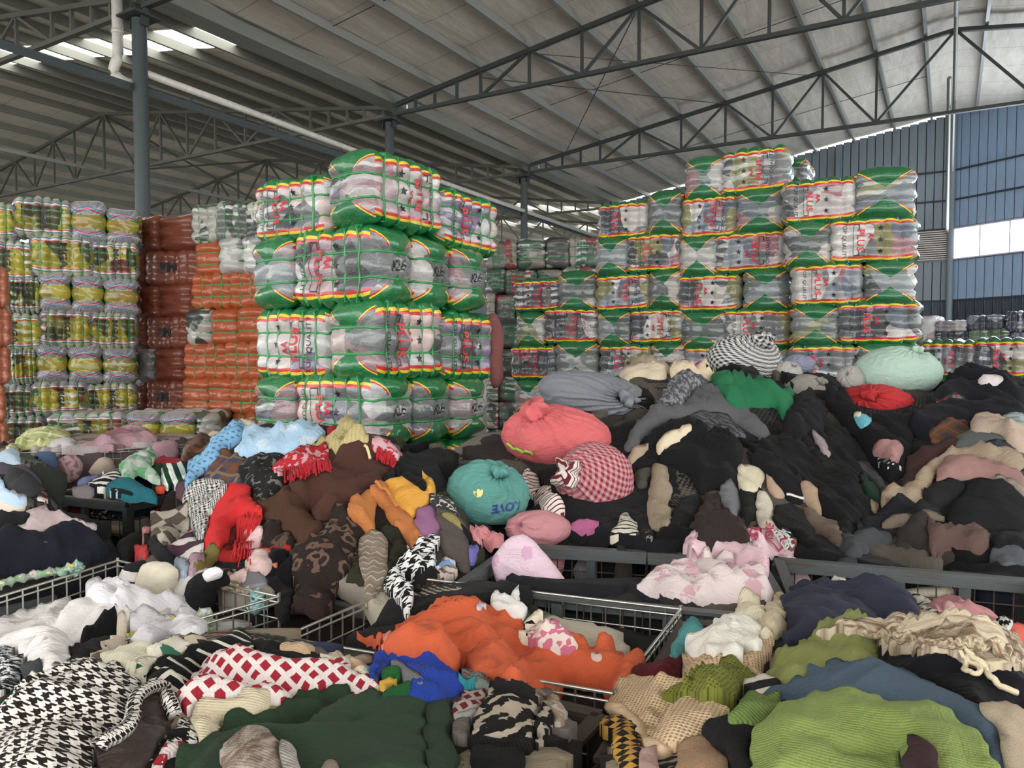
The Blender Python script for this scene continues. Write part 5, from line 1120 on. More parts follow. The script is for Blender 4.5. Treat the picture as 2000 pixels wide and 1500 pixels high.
g('khaki_sweater','khaki ribbed sweater crumpled on the summit of the heap',cloth((192,176,118),'thin',(176,160,100),.02,'rib'),'2','798,302 870,240 900,200 1000,160 1080,113 1132,123 1182,170 1242,200 1222,242 1132,272 1000,277 940,272',th=.08,fold=.06,lam=.07)
g('red_heart_scarf','red and pink knitted scarf with fringe left of the white drawstring',cloth((186,16,36),'patch',(214,160,170),.09,'knit',(190,20,40)),'2','610,462 620,390 680,340 850,300 940,258 992,270 962,342 930,392 862,442 782,462 700,432',th=.05,fold=.04,lam=.09)
sc=bpy.data.objects['red_heart_scarf']
for i in range(26):
    t=i/25; x=690+t*290; y=425-t*60; cord('tassel',None,None,cloth((176,12,30)),'2',[(x,y),(x+R.uniform(-8,14),y+35),(x+R.uniform(-10,25),y+62+R.random()*22)],r=.005,lift=.02,parent=sc,n=5)
g('pink_end_scarf','pink and red knitted scarf end at the right of the coat summit',cloth((206,160,170),'patch',(190,20,44),.09,'knit',(206,160,170)),'2','1232,262 1250,190 1300,178 1362,240 1452,300 1432,362 1372,352 1290,302',th=.05,fold=.02)
sc=bpy.data.objects['pink_end_scarf']
for i in range(14):
    t=i/13; x=1292+t*115; y=300+t*52; cord('tassel',None,None,cloth((180,14,34)),'2',[(x,y),(x-4+R.uniform(-5,5),y+28),(x-8+R.uniform(-8,8),y+56)],r=.005,lift=.02,parent=sc,n=5)
cord('drawstring','cream drawstring with a dark tip lying on the brown coat','cord',cloth((226,206,150)),'2',[(1205,272),(1222,285),(1235,320),(1242,350)],r=.007,lift=.02)
cord('caramel_string','tied caramel cords on the caramel sweater','cord',cloth((196,118,50)),'2',[(1275,520),(1310,560),(1350,560),(1370,600),(1420,690)],r=.008,lift=.03)
# left foot of the heap
g('black_pile_cloth','black cloth left of the red lace at the foot of the coat heap',cloth((20,20,22)),'1','835,1005 900,872 1010,858 1062,900 1042,990 960,1032',th=.06)
g('pink_strap_blouse','salmon pink strap top beside the black cloth',cloth((214,140,140)),'1','1005,952 1060,860 1132,828 1105,872 1042,962',th=.04)
g('charcoal_skirt','charcoal skirt between the red lace and the argyle knits',cloth((38,38,40)),'1','1045,965 1092,868 1205,950 1285,1072 1235,1090 1085,995',th=.05)
g('red_lace_blouse','coral red lace top above the black and white striped sock',cloth((206,52,58)),'1','948,1005 1000,940 1050,985 1092,1032 960,1034',th=.04,lam=.04)
g('brown_check_sweater','cream and brown checkerboard sweater below the grey bin corner',cloth((214,204,190),'checker',(110,94,82),.16,'fur'),'1','1088,742 1150,718 1300,716 1402,758 1382,852 1292,902 1212,934 1150,882',th=.07)
g('argyle_sweater','plum and white argyle sweater under the glen check scarf',cloth((206,200,196),'stripe',(74,48,60),.14,'knit'),'1','1218,952 1300,900 1430,868 1502,970 1402,1042 1290,1034',th=.07,ang=.15)
g('olive_cloth','olive green ribbed cloth below the red shawl',cloth((120,108,48),None,None,1,'rib'),'2','78,1052 150,950 262,918 282,940 202,1012 162,1052 100,1084',th=.05)
g('fluffy_pink_cuff','fluffy pink cuff left of the olive cloth',cloth((206,166,184),None,None,1,'fur'),'1','1378,1062 1400,1008 1462,998 1505,1020 1425,1122 1380,1112',th=.05)
g('pale_blue_fluff','pale blue fluffy cloth under the argyle sweater',cloth((176,190,210),None,None,1,'fur'),'1','1278,1062 1360,1038 1402,1080 1372,1132 1288,1112',th=.03)
g('coral_sleeve','coral pink sleeve in the middle below the red cloth',cloth((220,118,96)),'2','538,935 602,932 642,1010 662,1052 610,1062 590,982',th=.04)
g('blush_shirt','blush pink crumpled shirt below the red cloth',cloth((216,186,180)),'2','428,1002 450,960 520,948 602,1002 604,1062 592,1112 530,1082 440,1062',th=.06,lam=.06)
g('black_cloth','black cloth between coral sleeve and leopard sweater',cloth((18,18,20)),'2','600,952 730,928 734,1012 702,1062 620,1062',th=.05)
g('grey_fur_collar','grey blue fur collar above the twisted rag on the basket rail',cloth((150,150,160),None,None,1,'fur'),'2','400,1090 450,1068 560,1120 590,1140 480,1160 390,1150',th=.06)
g('pale_pink_hood','pale pink hood lining beside the grey fur collar',cloth((222,190,184)),'2','260,1132 400,1078 428,1048 432,1122 382,1145',th=.04)
g('black_trousers','black trousers hanging left of the leopard sweater',cloth((19,19,21)),'2','568,1162 650,1060 722,1038 722,1132 742,1242 740,1345 660,1365 620,1202',th=.06,ang=-1.3)
# low bin contents below the coat heap
for a in (('crimson_patterned_top','crimson pink patterned top low behind the basket wires',cloth((130,24,64),'patch',(200,120,150),.1),'680,1400 760,1375 860,1385 900,1430 880,1470 740,1480'),
          ('cream_fur_trim','cream fur trim showing behind the basket wires',cloth((206,196,184),None,None,1,'fur'),'960,1340 1060,1310 1160,1330 1170,1390 1060,1420 960,1400'),
          ('tan_skirt_hem','tan pleated skirt low behind the basket wires',cloth((140,110,84)),'880,1420 1060,1410 1170,1400 1160,1480 960,1495'),
          ('white_fur_trim','white grey fur right of the bin post below the striped sleeve',cloth((190,182,180),None,None,1,'fur'),'1250,1330 1330,1310 1420,1320 1440,1440 1330,1495 1255,1460'),
          ('lilac_satin','lilac satin behind the wires by the houndstooth scarf',cloth((190,160,186),None,None,1,'satin'),'1485,1240 1560,1225 1575,1340 1500,1390')):
    hang(a[0],a[1],'clothing',a[2],'2',pp(a[3]),Z85(545,1150),Z85(893,1142),off=-.06,lam=.05)
# ---------------------------------------------------------------- white sheets basket
g('white_sheet','large white crumpled bed sheet filling the left basket',cloth(W,None,None,1,'sheet'),'5','-60,490 150,438 400,388 500,328 640,298 700,298 850,328 962,430 902,510 800,520 620,585 560,602 500,642 492,752 300,832 160,722 120,622 -60,600',th=.07,fold=.05,lam=.14,ang=.5,edge=.07)
g('upper_white_sheet','second white sheet folded over the first near the basket wires',cloth((230,228,234),None,None,1,'sheet'),'5','608,222 640,183 720,188 800,240 900,258 1100,288 1290,278 1382,298 1414,352 1200,402 1042,445 980,442 860,342 800,292 650,292',th=.08,fold=.05,lam=.1,ang=-.3)
g('white_pillowcase','white pillowcase corner at the right of the left basket',cloth((224,222,228),None,None,1,'sheet'),'5','960,440 1100,420 1300,380 1420,360 1440,440 1380,520 1200,500 1060,560 950,560 900,520',th=.05,fold=.04)
PB,PR=Bk,Rt
hang('cream_towel','cream towel hanging over the rear wires of the left basket','towel',cloth((214,204,182)),'1',pp('955,1345 1010,1160 1040,1070 1070,1045 1200,1048 1285,1112 1262,1240 1240,1335'),PB,PR,off=.05,th=.03,fold=.02,lam=.12)
hang('striped_sock','black and white banded sock hanging left of the cream towel','sock',cloth((226,222,216),'stripe',BK,.085),'1',pp('838,1285 880,1150 940,1050 1035,1028 1062,1060 1002,1205 952,1325'),PB,PR,off=.04,ang=.2)
hang('black_dress','black dress with a white bow hanging over the basket corner','clothing',cloth((20,20,22)),'1',pp('1358,1345 1385,1190 1470,1112 1600,1106 1655,1180 1640,1230 1560,1222 1532,1400 1400,1420'),PB,PR,off=.06,th=.04)
hang('white_bow','white gathered bow on the black dress','bow',cloth((236,236,240)),'1',pp('1500,1130 1530,1090 1560,1078 1600,1115 1590,1160 1560,1180 1520,1185'),PB,PR,off=.10,th=.03,lam=.025,fold=.03,sm=1)
def rag(label,cols,z,pts,D0,D1,r=.014):
    P=PX(z,pts); Q=[]
    for i in range(len(P)-1):
        for t in np.linspace(0,1,6)[:-1]: Q.append((P[i][0]*(1-t)+P[i+1][0]*t,P[i][1]*(1-t)+P[i+1][1]*t))
    Q.append(P[-1]); n=len(Q); pts3=[at(a,b,D0+(D1-D0)*i/(n-1)) for i,(a,b) in enumerate(Q)]
    V=[];Fc=[];k=10; uv=[]; prev=None
    for i,p in enumerate(pts3):
        d=Vector(pts3[min(i+1,n-1)]-pts3[max(i-1,0)]).normalized(); s=d.cross(Vector((0,0,1))).normalized(); t=s.cross(d)
        for j in range(k):
            a=2*math.pi*j/k; rr=r*(1+.45*math.sin(3*a+i*.9))*(1.25-.5*abs(math.sin(i*.55)))
            V.append(Vector(p)+s*math.cos(a)*rr+t*math.sin(a)*rr); uv.append((i*.02,j*.01))
    for i in range(n-1):
        for j in range(k): q=(j+1)%k; Fc.append((i*k+j,i*k+q,(i+1)*k+q,(i+1)*k+j))
    Fc+= [tuple(range(k))[::-1],tuple((n-1)*k+j for j in range(k))]
    return tag(mesh('rag_tie',V,Fc,cloth(cols[0],'patch',cols[1],.07,'satin',cols[2]),None,True,uv),label,'rag')
dB=Bk[1]
rag('green and lilac twisted rag wound along the rear rail of the left basket',((140,200,130),(190,170,200),(220,220,190)),'5',[(0,150),(60,128),(130,112),(200,95),(300,72),(380,62)],2.62,2.80)
rag('blue and yellow rag knot at the end of the twist on the rear rail',((110,180,190),(226,206,90),(110,180,190)),'5',[(380,62),(430,60),(480,35),(520,15),(552,12),(545,45),(510,65),(465,78)],2.80,2.85,.016)
rag('green and yellow rag tied on the front rail of the left basket',((160,180,60),(220,180,70),(180,190,80)),'5',[(900,530),(980,490),(1060,470),(1140,455),(1200,430),(1245,400)],2.27,2.40,.016)
rag('pale green crumpled rag knot on the front rail by the white pillowcase',((186,216,170),(170,160,190),(200,190,60)),'5',[(1395,365),(1430,350),(1450,400),(1440,440),(1400,460),(1420,430),(1470,440),(1500,470)],2.44,2.46,.02)
rag('yellow patterned rag tied on the front rail near the black cloth',((220,160,50),(190,150,160),(200,180,140)),'5',[(170,735),(260,715),(350,690),(410,680),(440,650),(520,620),(575,608)],2.08,2.16,.013)
rag('cream and yellow rag along the right rear rail below the pink hood',((214,196,190),(226,190,80),(214,196,190)),'5',[(1500,150),(1560,155),(1640,175),(1700,190),(1760,205),(1790,215)],2.72,2.66,.014)
rag('aqua blue rag tied at the right corner of the left basket',((140,200,196),(150,206,200),(120,180,180)),'5',[(1775,205),(1800,220),(1790,270),(1750,300),(1780,330),(1820,300),(1840,280)],2.64,2.6,.018)
rag('green and cream rag beside the cream towel on the rear rail',((190,200,160),(150,180,120),(210,200,180)),'5',[(1215,75),(1260,85),(1310,100),(1260,120),(1230,150)],2.9,2.88,.016)
g('black_singlet','black singlet over the front rail of the left basket',cloth((17,17,19)),'5','500,745 518,652 560,590 700,530 825,508 832,560 742,602 642,672 560,722 512,785',th=.05)
g('cream_strap_bra','cream elastic strap over the black singlet',cloth((222,204,186)),'5','635,675 720,602 805,552 812,512 892,518 888,572 805,592 735,612 700,650',th=.03,fold=.01)
# ---------------------------------------------------------------- front left bin of knits
g('black_white_knit','black knit with white flecks at the lower left edge',cloth((30,32,36),'mottle',(220,224,228),1.2),'5','-60,610 60,628 152,742 122,852 82,952 -60,985',th=.07)
g('grey_cardigan','dark grey cardigan cuff beside the flecked knit',cloth((58,60,64),None,None,1,'knit'),'5','128,762 272,768 285,862 202,945 140,862',th=.05)
g('grey_fur_piece','small grey mottled fur piece by the basket front',cloth((130,126,120),'mottle',(190,184,176),2,'fur'),'5','328,872 350,820 470,808 455,862 372,902',th=.05)
g('dark_green_band','dark green band above the houndstooth coat',cloth((16,66,46),'thin',(20,20,20),.1),'5','-40,1010 100,958 250,918 305,942 150,1002 10,1070',th=.04)
g('brown_cuff','brown ribbed cuff above the houndstooth coat',cloth((110,92,74),None,None,1,'rib'),'5','548,765 590,700 710,658 724,702 640,735 580,785',th=.05)
g('cream_turtleneck','cream ribbed turtleneck left of the black and green knit',cloth((228,222,196),None,None,1,'rib'),'5','716,702 730,650 900,620 1052,588 1122,602 962,762 942,852 962,925 880,802 800,752',th=.06,fold=.02,ang=.1)
g('leopard_knit','small cream and brown knit behind the black and green one',cloth((60,48,36),'zigzag',(210,200,170),.07),'5','1238,562 1300,518 1502,540 1462,582 1290,602',th=.05)
g('green_fairisle_knit','cream knit with green speckled yoke near the bin rail',cloth((226,220,200),'patch',(54,116,90),.09,'knit',(226,220,200)),'5','1008,632 1080,588 1202,528 1282,570 1342,602 1202,655 1062,668',th=.07)
g('cream_green_cuff','cream sweater cuff with green speckle beside the black knit',cloth((224,218,194),'patch',(40,90,66),.1,'rib',(224,218,194)),'5','938,795 948,702 1000,658 1162,688 1050,745 1022,852 985,925 952,885',th=.07)
g('black_sweater','black sweater right of the green christmas knit',cloth((19,19,21)),'6','425,332 560,340 760,388 935,482 800,505 700,524 600,514 480,444 450,432',th=.05,fold=.02)
g('tan_knit_bit','tan ribbed knit end on the bin rail',cloth((200,170,130),None,None,1,'rib'),'6','608,352 700,343 802,368 808,412 700,384',th=.03)
g('pastel_print_cloth','cream cloth with pastel print at the bin rail',cloth((222,208,180),'floral',(210,150,90),.12,'fine',(120,170,170)),'6','835,420 960,428 1102,478 1185,508 1165,585 1080,572 1000,502 920,452',th=.03)
g('fairisle_sweater','black knit with white bars and green stepped motifs',cloth((22,22,24),'fair',(214,210,192),.085,'knit',(30,140,76)),'5','1028,762 1100,708 1400,600 1700,498 1745,520 1762,622 1762,682 1642,692 1562,722 1402,832 1290,905 1200,995 1080,905 1040,852',th=.09,fold=.02,lam=.2,line=[(1740,505),(1040,745)])
g('houndstooth_coat','large brown black and white houndstooth coat at lower left',cloth((226,222,214),'hound',(34,26,24),.023,'knit'),'5','-40,1140 100,1040 250,958 420,890 500,808 600,738 720,738 852,770 912,860 952,870 1002,930 962,1002 902,1180 800,1282 682,1332 652,1430 620,1500 -60,1500 -60,1200',th=.09,fold=.07,lam=.13,ang=.45,edge=.07)
g('brown_lining','dark brown satin lining inside the houndstooth collar',cloth((58,42,38),None,None,1,'satin'),'5','700,1365 722,1290 902,1190 942,1000 1022,920 1152,940 1192,1042 1222,1122 1152,1232 1052,1352 962,1460 760,1430',th=.03,fold=.04,lam=.08,ang=1.0)
g('houndstooth_sleeve','houndstooth cuff end beside the red and white hem',cloth((228,224,216),'hound',(30,24,24),.022,'knit'),'5','1055,1430 1120,1310 1202,1200 1232,1078 1342,1118 1394,1202 1382,1275 1262,1282 1130,1385',th=.06,fold=.02)
g('sleeve_inner_shade','black patch painted as shade inside the houndstooth cuff',cloth((14,12,12)),'5','1165,1245 1232,1188 1330,1198 1352,1262 1252,1272',th=.012,fold=.005)  # thin near-black patch stands for the shade inside the cuff
cord('collar_trim','houndstooth knit trim rolled round the brown lining','trim',cloth((230,226,218),'hound',(30,24,24),.022,'knit'),'5',[(690,1370),(740,1300),(860,1240),(920,1160),(935,1040),(990,940),(1080,905),(1170,950),(1185,1060),(1225,1130)],r=.014,lift=.012)
g('red_check_sweater','white sweater with crimson diamond checks in front',cloth((226,214,210),'diamond',(160,18,42),.040,'knit'),'6','-20,795 0,700 60,608 180,498 290,438 450,438 600,508 700,520 900,498 985,488 1032,560 1202,598 1224,642 1160,664 900,652 770,672 580,718 420,692 120,762',th=.09,fold=.05,lam=.16,ang=.15,edge=.06)
g('cream_rib_hem','cream ribbed hem folded under the diamond check sweater',cloth((220,206,172),None,None,1,'rib'),'6','55,795 200,740 420,698 560,678 584,722 500,762 402,822 262,834 242,902 222,932 120,1000 108,885',th=.06,fold=.03,ang=1.6)
g('red_check_cuff','small red and white checked cuff under the houndstooth sleeve',cloth((222,208,204),'diamond',(170,20,44),.05,'knit'),'5','1130,1372 1202,1298 1362,1285 1374,1332 1202,1385 1062,1430 1000,1470',th=.03)
g('bottle_green_sweater','large bottle green sweater across the bottom of the front bin',cloth((42,66,44),None,None,1,'fine'),'6','-60,1130 -20,1015 240,930 400,850 560,780 730,690 880,648 1050,652 1340,690 1480,690 1500,760 1510,900 1560,1077 1560,1130',th=.10,fold=.06,lam=.22,ang=-.15,edge=.08)
g('green_rib_hem','bottle green ribbed hem at the end of the large sweater',cloth((40,62,42),None,None,1,'rib'),'6','1465,692 1615,676 1642,760 1652,902 1660,1000 1700,1100 1530,1120 1482,902',th=.09,fold=.01,ang=1.5)
g('oatmeal_knit','oatmeal knit hat with brown swirls at the bottom edge',cloth((170,158,146),'tie',(120,96,80),.7,'knit'),'6','225,1005 268,930 380,898 500,862 552,910 602,1010 625,1110 225,1120',th=.07,fold=.04,lam=.08)
g('grey_ribbed_cuff','pale grey ribbed cuff beside the oatmeal knit',cloth((172,166,160),None,None,1,'rib'),'6','608,992 740,982 764,1042 752,1110 620,1110',th=.04)
g('mohair_sleeve','beige mohair sleeve at the bottom edge below the green sweater',cloth((170,150,136),None,None,1,'fur'),'6','762,1052 900,1008 1100,1048 1150,1100 780,1120',th=.04)
g('blue_scarf','royal blue cable knit scarf in the middle of the front bin',cloth((28,62,160),None,None,1,'rib'),'6','1138,572 1190,440 1290,376 1382,438 1500,408 1602,428 1652,510 1714,560 1702,602 1642,694 1378,672 1402,592 1330,572 1230,562',th=.09,fold=.06,lam=.09,ang=.5)
g('green_collar','green and navy striped collar behind the blue scarf',cloth((20,120,70),'stripe',(40,60,130),.05,'knit'),'6','1140,590 1180,470 1240,450 1250,500 1240,540 1200,570',th=.05)
g('grey_applique','grey felt face patch with white ear edge on the blue scarf',cloth((116,116,116),None,None,1,'fine'),'6','1243,502 1280,432 1372,480 1462,540 1452,572 1400,582 1330,542 1262,542',th=.03,fold=.008)
g('green_pompom','round green knitted patch beside the yellow one',cloth((20,120,44),None,None,1,'fur'),'6','1218,572 1240,530 1310,522 1362,558 1332,602 1240,614',th=.05,fold=.01)
g('yellow_beak','curved yellow felt strip under the green round patch',cloth((236,180,20)),'6','1203,580 1240,576 1280,612 1322,606 1262,637 1213,622',th=.03,fold=.004)
g('green_scarf_end','green knit end below the blue scarf',cloth((20,84,40),None,None,1,'knit'),'6','1200,652 1330,620 1402,590 1396,662 1290,654',th=.03)
g('zigzag_knit','grey red and black zigzag knit behind the black and cream sweater',cloth((110,124,120),'zigzag',(120,130,126),.035,'knit',(130,34,26)),'6','1698,472 1760,443 1862,448 1952,500 2005,560 1902,602 1852,642 1730,622 1702,562',th=.07,edge=.06)
g('turquoise_cuff','turquoise ribbed cuff between blue scarf and zebra sweater',cloth((24,140,150),None,None,1,'rib'),'6','1678,642 1700,598 1762,598 1802,626 1742,652 1690,668',th=.05)
g('red_fleck_knit','cream knit with dark red flecks left of the zebra sweater',cloth((212,196,190),'diamond',(130,24,34),.035,'fur'),'6','1638,722 1720,660 1862,638 1832,722 1762,782 1650,812',th=.06)
g('white_fur_lining','white fur lining edge with dark inside by the zebra sweater',cloth((190,188,186),None,None,1,'fur'),'6','1650,812 1760,770 1812,752 1792,802 1700,826',th=.03)
g('grey_rib_knit','grey ribbed knit between green hem and zebra sweater',cloth((104,96,90),None,None,1,'rib'),'6','1650,832 1782,808 1764,902 1732,945 1650,935',th=.04)
g('beige_leopard_slipper','beige and white leopard slipper by the bin corner',cloth((206,178,150),'leopard',(236,224,210),.05,'fur'),'7','878,802 930,768 992,788 1024,872 962,945 902,832',th=.06)
g('zebra_sweater','black sweater with cream zebra stripes in the front bin corner',cloth((22,20,20),'zebra',(222,204,180),.06,'fur'),'7','498,902 580,762 618,690 740,700 842,740 872,790 842,902 832,1020 700,1030 560,1030 488,1010',th=.10,edge=.06,fold=.03,ang=2.0)
zb_=bpy.data.objects['zebra_sweater']
g('neck_ribbing',None,cloth((20,19,19),None,None,1,'rib'),'7','598,716 640,650 740,675 842,712 838,772 700,735',th=.03,fold=.006,parent=zb_)
g('hem_ribbing',None,cloth((20,19,19),None,None,1,'rib'),'7','488,992 600,1015 840,985 832,1085 640,1062 476,1088',th=.03,fold=.006,parent=zb_)
g('zebra_cuff','black and cream zebra cuff right of the zebra sweater body',cloth((24,22,22),'zebra',(214,200,180),.05,'fur'),'7','848,902 882,818 922,868 954,930 912,1002 840,1065',th=.05)
g('black_beanie','black knit beanie at the bottom edge below the zebra sweater',cloth((18,18,20),None,None,1,'fur'),'7','455,1180 478,1082 600,1048 782,1078 805,1180',th=.06)
# ---------------------------------------------------------------- orange basket
carve(HCAV,.60)
cavity=heap('crumpled cloth low in the rear corner of the orange cloth basket',HR,'0',None,fold=.03,npat=3,plan=shrink(HCAV,.01))
g('peach_cloth','small peach pink cloth at the left end of the orange cloth',cloth((226,130,110)),'7','-30,520 -20,410 30,386 52,420 20,480',th=.05)
g('orange_sheet','large bright orange crumpled cloth filling the wire basket',cloth((208,86,34),None,None,1,'sheet'),'7','-170,452 -130,446 -60,470 -20,500 60,402 120,358 200,350 310,268 420,243 520,250 640,308 760,348 802,430 832,478 1000,498 1062,498 1130,520 1200,562 1190,508 1280,498 1372,508 1450,540 1440,592 1362,702 1290,742 1210,742 1100,732 800,690 620,642 440,602 380,590 250,532 160,540 60,530 -40,500',th=.10,fold=.07,lam=.15,ang=.7,edge=.10)
g('white_tshirt','white t-shirt rolled on the orange cloth',cloth((232,230,226)),'7','578,262 620,220 700,208 782,250 804,302 752,352 680,312',th=.07,edge=.06)
g('lilac_card','lilac and cream cloth corner behind the orange peak',cloth((206,196,214)),'7','500,240 550,228 560,265 520,262',th=.02)
g('cream_flower_cloth','cream cloth with black check end on the orange cloth',cloth((230,220,196),'patch',(230,220,196),.1,'fine',(20,20,20)),'7','728,412 780,330 832,308 884,380 842,412 802,474 768,462',th=.04)
g('pink_cow_pyjamas','pink pyjamas with cream blotches on the orange cloth',cloth((214,110,140),'patch',(232,216,208),.09,'fine',(232,216,208)),'7','798,474 850,402 920,338 962,348 1042,420 1072,450 1104,502 1000,494 900,474',th=.06,fold=.04,lam=.07)
g('pale_pink_sock','pale pink patterned sock near the right end of the orange cloth',cloth((224,196,186),'speck',(190,90,90),1),'7','1118,512 1222,540 1194,582 1148,562',th=.04,cat='sock')
# ---------------------------------------------------------------- bin behind
hang('satin_sheet','pale pink satin floral sheet over the left rail of the rear bin','bedding',cloth((226,194,212),'floral',(200,130,180),.08,'satin',(226,206,214)),'3',pp('296,1205 380,1100 460,1083 520,1130 602,1222 742,1402 560,1382 330,1342'),at(930,1100,2.98)[:2],at(1130,1110,2.86)[:2],th=.05,fold=.05,lam=.09,ang=-1.0)
g('pink_floral_sheet','pink floral satin sheet bunched on the bin corner post',cloth((222,184,194),'floral',(196,110,150),.08,'satin',(228,206,206)),'4','72,1145 160,1126 400,1150 545,1168 522,1372 480,1352 330,1292 180,1252 130,1192',th=.06,fold=.05,lam=.08,ang=-.5)
g('cream_floral_sheet','cream pink floral satin sheet spread in the rear bin',cloth((218,200,200),'floral',(190,110,140),.10,'satin',(226,210,210)),'4','-180,1402 -120,1342 0,1308 100,1288 180,1252 340,1298 450,1350 550,1402 552,1472 420,1484 0,1432',th=.08,fold=.06,lam=.13,ang=-.6)
A6,B6=Z85(1005,1060),Z85(1480,1088)
for a in (('grey_trousers','grey trouser leg seen through the rear bin wires',cloth((122,120,126)),'715,1270 780,1170 852,1305 864,1372 790,1400 740,1330'),('tan_trousers','tan trousers seen through the rear bin wires beside the post',cloth((150,130,104)),'1105,1320 1140,1240 1240,1200 1200,1300 1130,1340'),('black_zip_jacket','black jacket with a pale zip seen through the bin wires',cloth((24,24,27)),'860,1180 1050,1190 1050,1400 880,1390 840,1290'),
          ('salmon_sheet','salmon pink sheet seen through the left rear bin wires',cloth((212,140,148)),'540,1140 680,1150 670,1290 620,1300 560,1220')):
    hang(a[0],a[1],'clothing',a[2],'3',pp(a[3]),A6,B6,off=-.07,lam=.07)
hang('hanging_cloth','dusty pink cloth hanging down the right side of the tall striped stack','clothing',cloth((130,78,74)),'0',pp('955,615 968,610 985,650 980,700 983,745 965,762 958,720 960,660'),at(950,700,6.3)[:2],at(990,700,6.5)[:2],th=.05)
# bundles
bag('bundle','tied pale pink cloth bundle low behind the bin rail under the teal one','bundle',cloth((200,134,142)),(1052,1036),3.4,66,36,knot=(-.7,.4),ks=0,nf=9)
bag('bundle','large tied grey bedsheet bundle on top of the right heap','bundle',cloth((124,128,136)),(1167,778),4.65,118,50,roll=-.22,knot=(.45,.25),nf=20,fa=.07,ks=.13)
bag('bundle','large coral pink tied bundle with a knotted corner','bundle',cloth((214,96,100),'floral',(220,150,150),.5,'fine',(216,100,104)),(1087,856),4.08,108,64,roll=-.06,knot=(-.42,.78),nf=18,fa=.06,ks=.20,zlift=0)
tl_=bag('bundle','teal green tied bundle with blue handwriting in front of the coral one','bundle',cloth((84,150,142)),(951,968),3.52,84,68,roll=-.1,knot=(.25,.78),nf=16,fa=.06,ks=.16)
bag('bundle','red and white gingham tied bundle with a striped cream knot','bundle',cloth((190,150,156),'check',(150,22,44),.03),(1164,944),3.68,78,80,knot=(-.72,.25),nf=14,fa=.06,knotmat=cloth((222,212,204),'thin',(110,30,44),.022),ks=.30)
g('striped_cloth','cream cloth with thin dark red stripes trailing from the gingham bundle',cloth((222,212,204),'thin',(110,30,44),.024),'3','438,782 500,768 562,828 592,872 642,902 684,962 692,1012 610,1016 560,972 500,892',th=.07,fold=.04,ang=.6)
bag('bundle','black and white gingham bundle on the far crest of the heap','bundle',cloth((214,214,214),'check',(40,40,44),.035),(1457,706),5.45,74,54,knot=(.35,.72),nf=18,fa=.06,ks=.22)
bag('bundle','big pale mint tied sheet bundle above the red one','bundle',cloth((168,198,184)),(1760,728),5.3,83,52,knot=(.35,.86),nf=26,fa=.04,ks=.10)
bag('bundle','red tied bundle beneath the mint one','bundle',cloth((184,30,36)),(1714,789),5.0,75,38,knot=(-.42,.5),nf=20,fa=.06,ks=.17)
bag('bundle','beige grey bundle under the black cloth beside the gingham one','bundle',cloth((140,136,128)),(1577,765),5.2,46,34,knot=(.5,.6),nf=12)
bag('bundle','pale grey bundle between gingham and beige bundles','bundle',cloth((168,164,160)),(1540,735),5.35,30,30,knot=(.3,.8),nf=12,ks=.14)
bag('bundle','lavender blue bundle behind the beige ones','bundle',cloth((136,140,166)),(1560,714),5.6,34,22,knot=(.3,.9),nf=10,ks=0)
bag('bundle','small grey bundle behind the red one at its left','bundle',cloth((160,158,152)),(1664,742),5.3,28,28,knot=(-.6,.5),nf=10,ks=0)
bag('bundle','grey bundle low left of the red one','bundle',cloth((112,108,112)),(1620,800),4.9,34,24,knot=(-.5,.7),nf=10,ks=0)
bag('bundle','long grey sack lying behind the teal bundle','bundle',cloth((112,108,100)),(945,885),4.45,70,34,roll=.35,knot=(-.8,.3),nf=8,fa=.04,ks=0)
cord('lime_ribbon','lime green ribbon tied at the top of the teal bundle','cord',cloth((150,190,40)),'3',[(375,705),(410,735),(460,750),(510,765)],r=.008,lift=.10)
# ---------------------------------------------------------------- the large right heap
g('taupe_roll','beige taupe cloth rolled along the crest behind the grey bundle',cloth((160,142,126)),'3','818,205 860,158 950,148 1100,178 1202,210 1265,242 1180,252 1000,202 870,205',th=.08,fold=.04)
g('blue_grey_rib','pale blue grey ribbed knit on the crest',cloth((140,150,160),None,None,1,'rib'),'3','868,225 950,180 995,232 945,255 900,252',th=.05)
g('cream_blouse','cream blouse crumpled on the crest right of the grey bundle',cloth((208,192,166)),'3','955,245 1110,188 1205,222 1205,275 1150,275 1050,252 990,295',th=.07,lam=.07)
g('pinkish_lace','greyish pink lace cloth on the crest before the gingham bundle',cloth((170,140,146),'speck',(200,190,190),1.5),'3','1215,195 1300,158 1420,178 1405,205 1280,215',th=.06)
g('magenta_strip','magenta cloth strip on the crest',cloth((200,50,120)),'3','1305,203 1380,185 1425,210 1345,218',th=.05)
g('cream_ruffle','cream ruffled cloth above the green shirt',cloth((216,198,164)),'3','1215,245 1300,228 1465,240 1470,282 1300,295 1228,275',th=.08,fold=.06,lam=.06)
g('crest_black_blouse','black top on the crest in front of the gingham bundle',cloth((20,20,22)),'3','1400,212 1500,188 1585,198 1618,262 1530,265 1450,235',th=.08)
g('grey_marl_sweater','speckled grey marl sweater left of the green shirt',cloth((76,78,84),'mottle',(140,142,148),2.5),'3','1168,405 1198,330 1230,278 1422,288 1455,342 1382,362 1300,412 1180,475 1115,475',th=.09,fold=.05)
g('grey_shirt','long grey shirt draped across the black garments',cloth((88,88,92)),'3','975,655 1040,558 1100,478 1200,428 1322,400 1390,358 1500,328 1562,420 1642,450 1745,560 1755,625 1640,545 1500,475 1380,475 1250,475 1130,565 1030,655',th=.08,fold=.06,lam=.10,ang=-.6)
g('dark_marl_cloth','dark charcoal marl cloth below the grey shirt',cloth((48,49,53),'mottle',(90,92,98),2.5),'3','1235,505 1380,448 1562,500 1645,592 1562,575 1450,545 1300,515',th=.06)
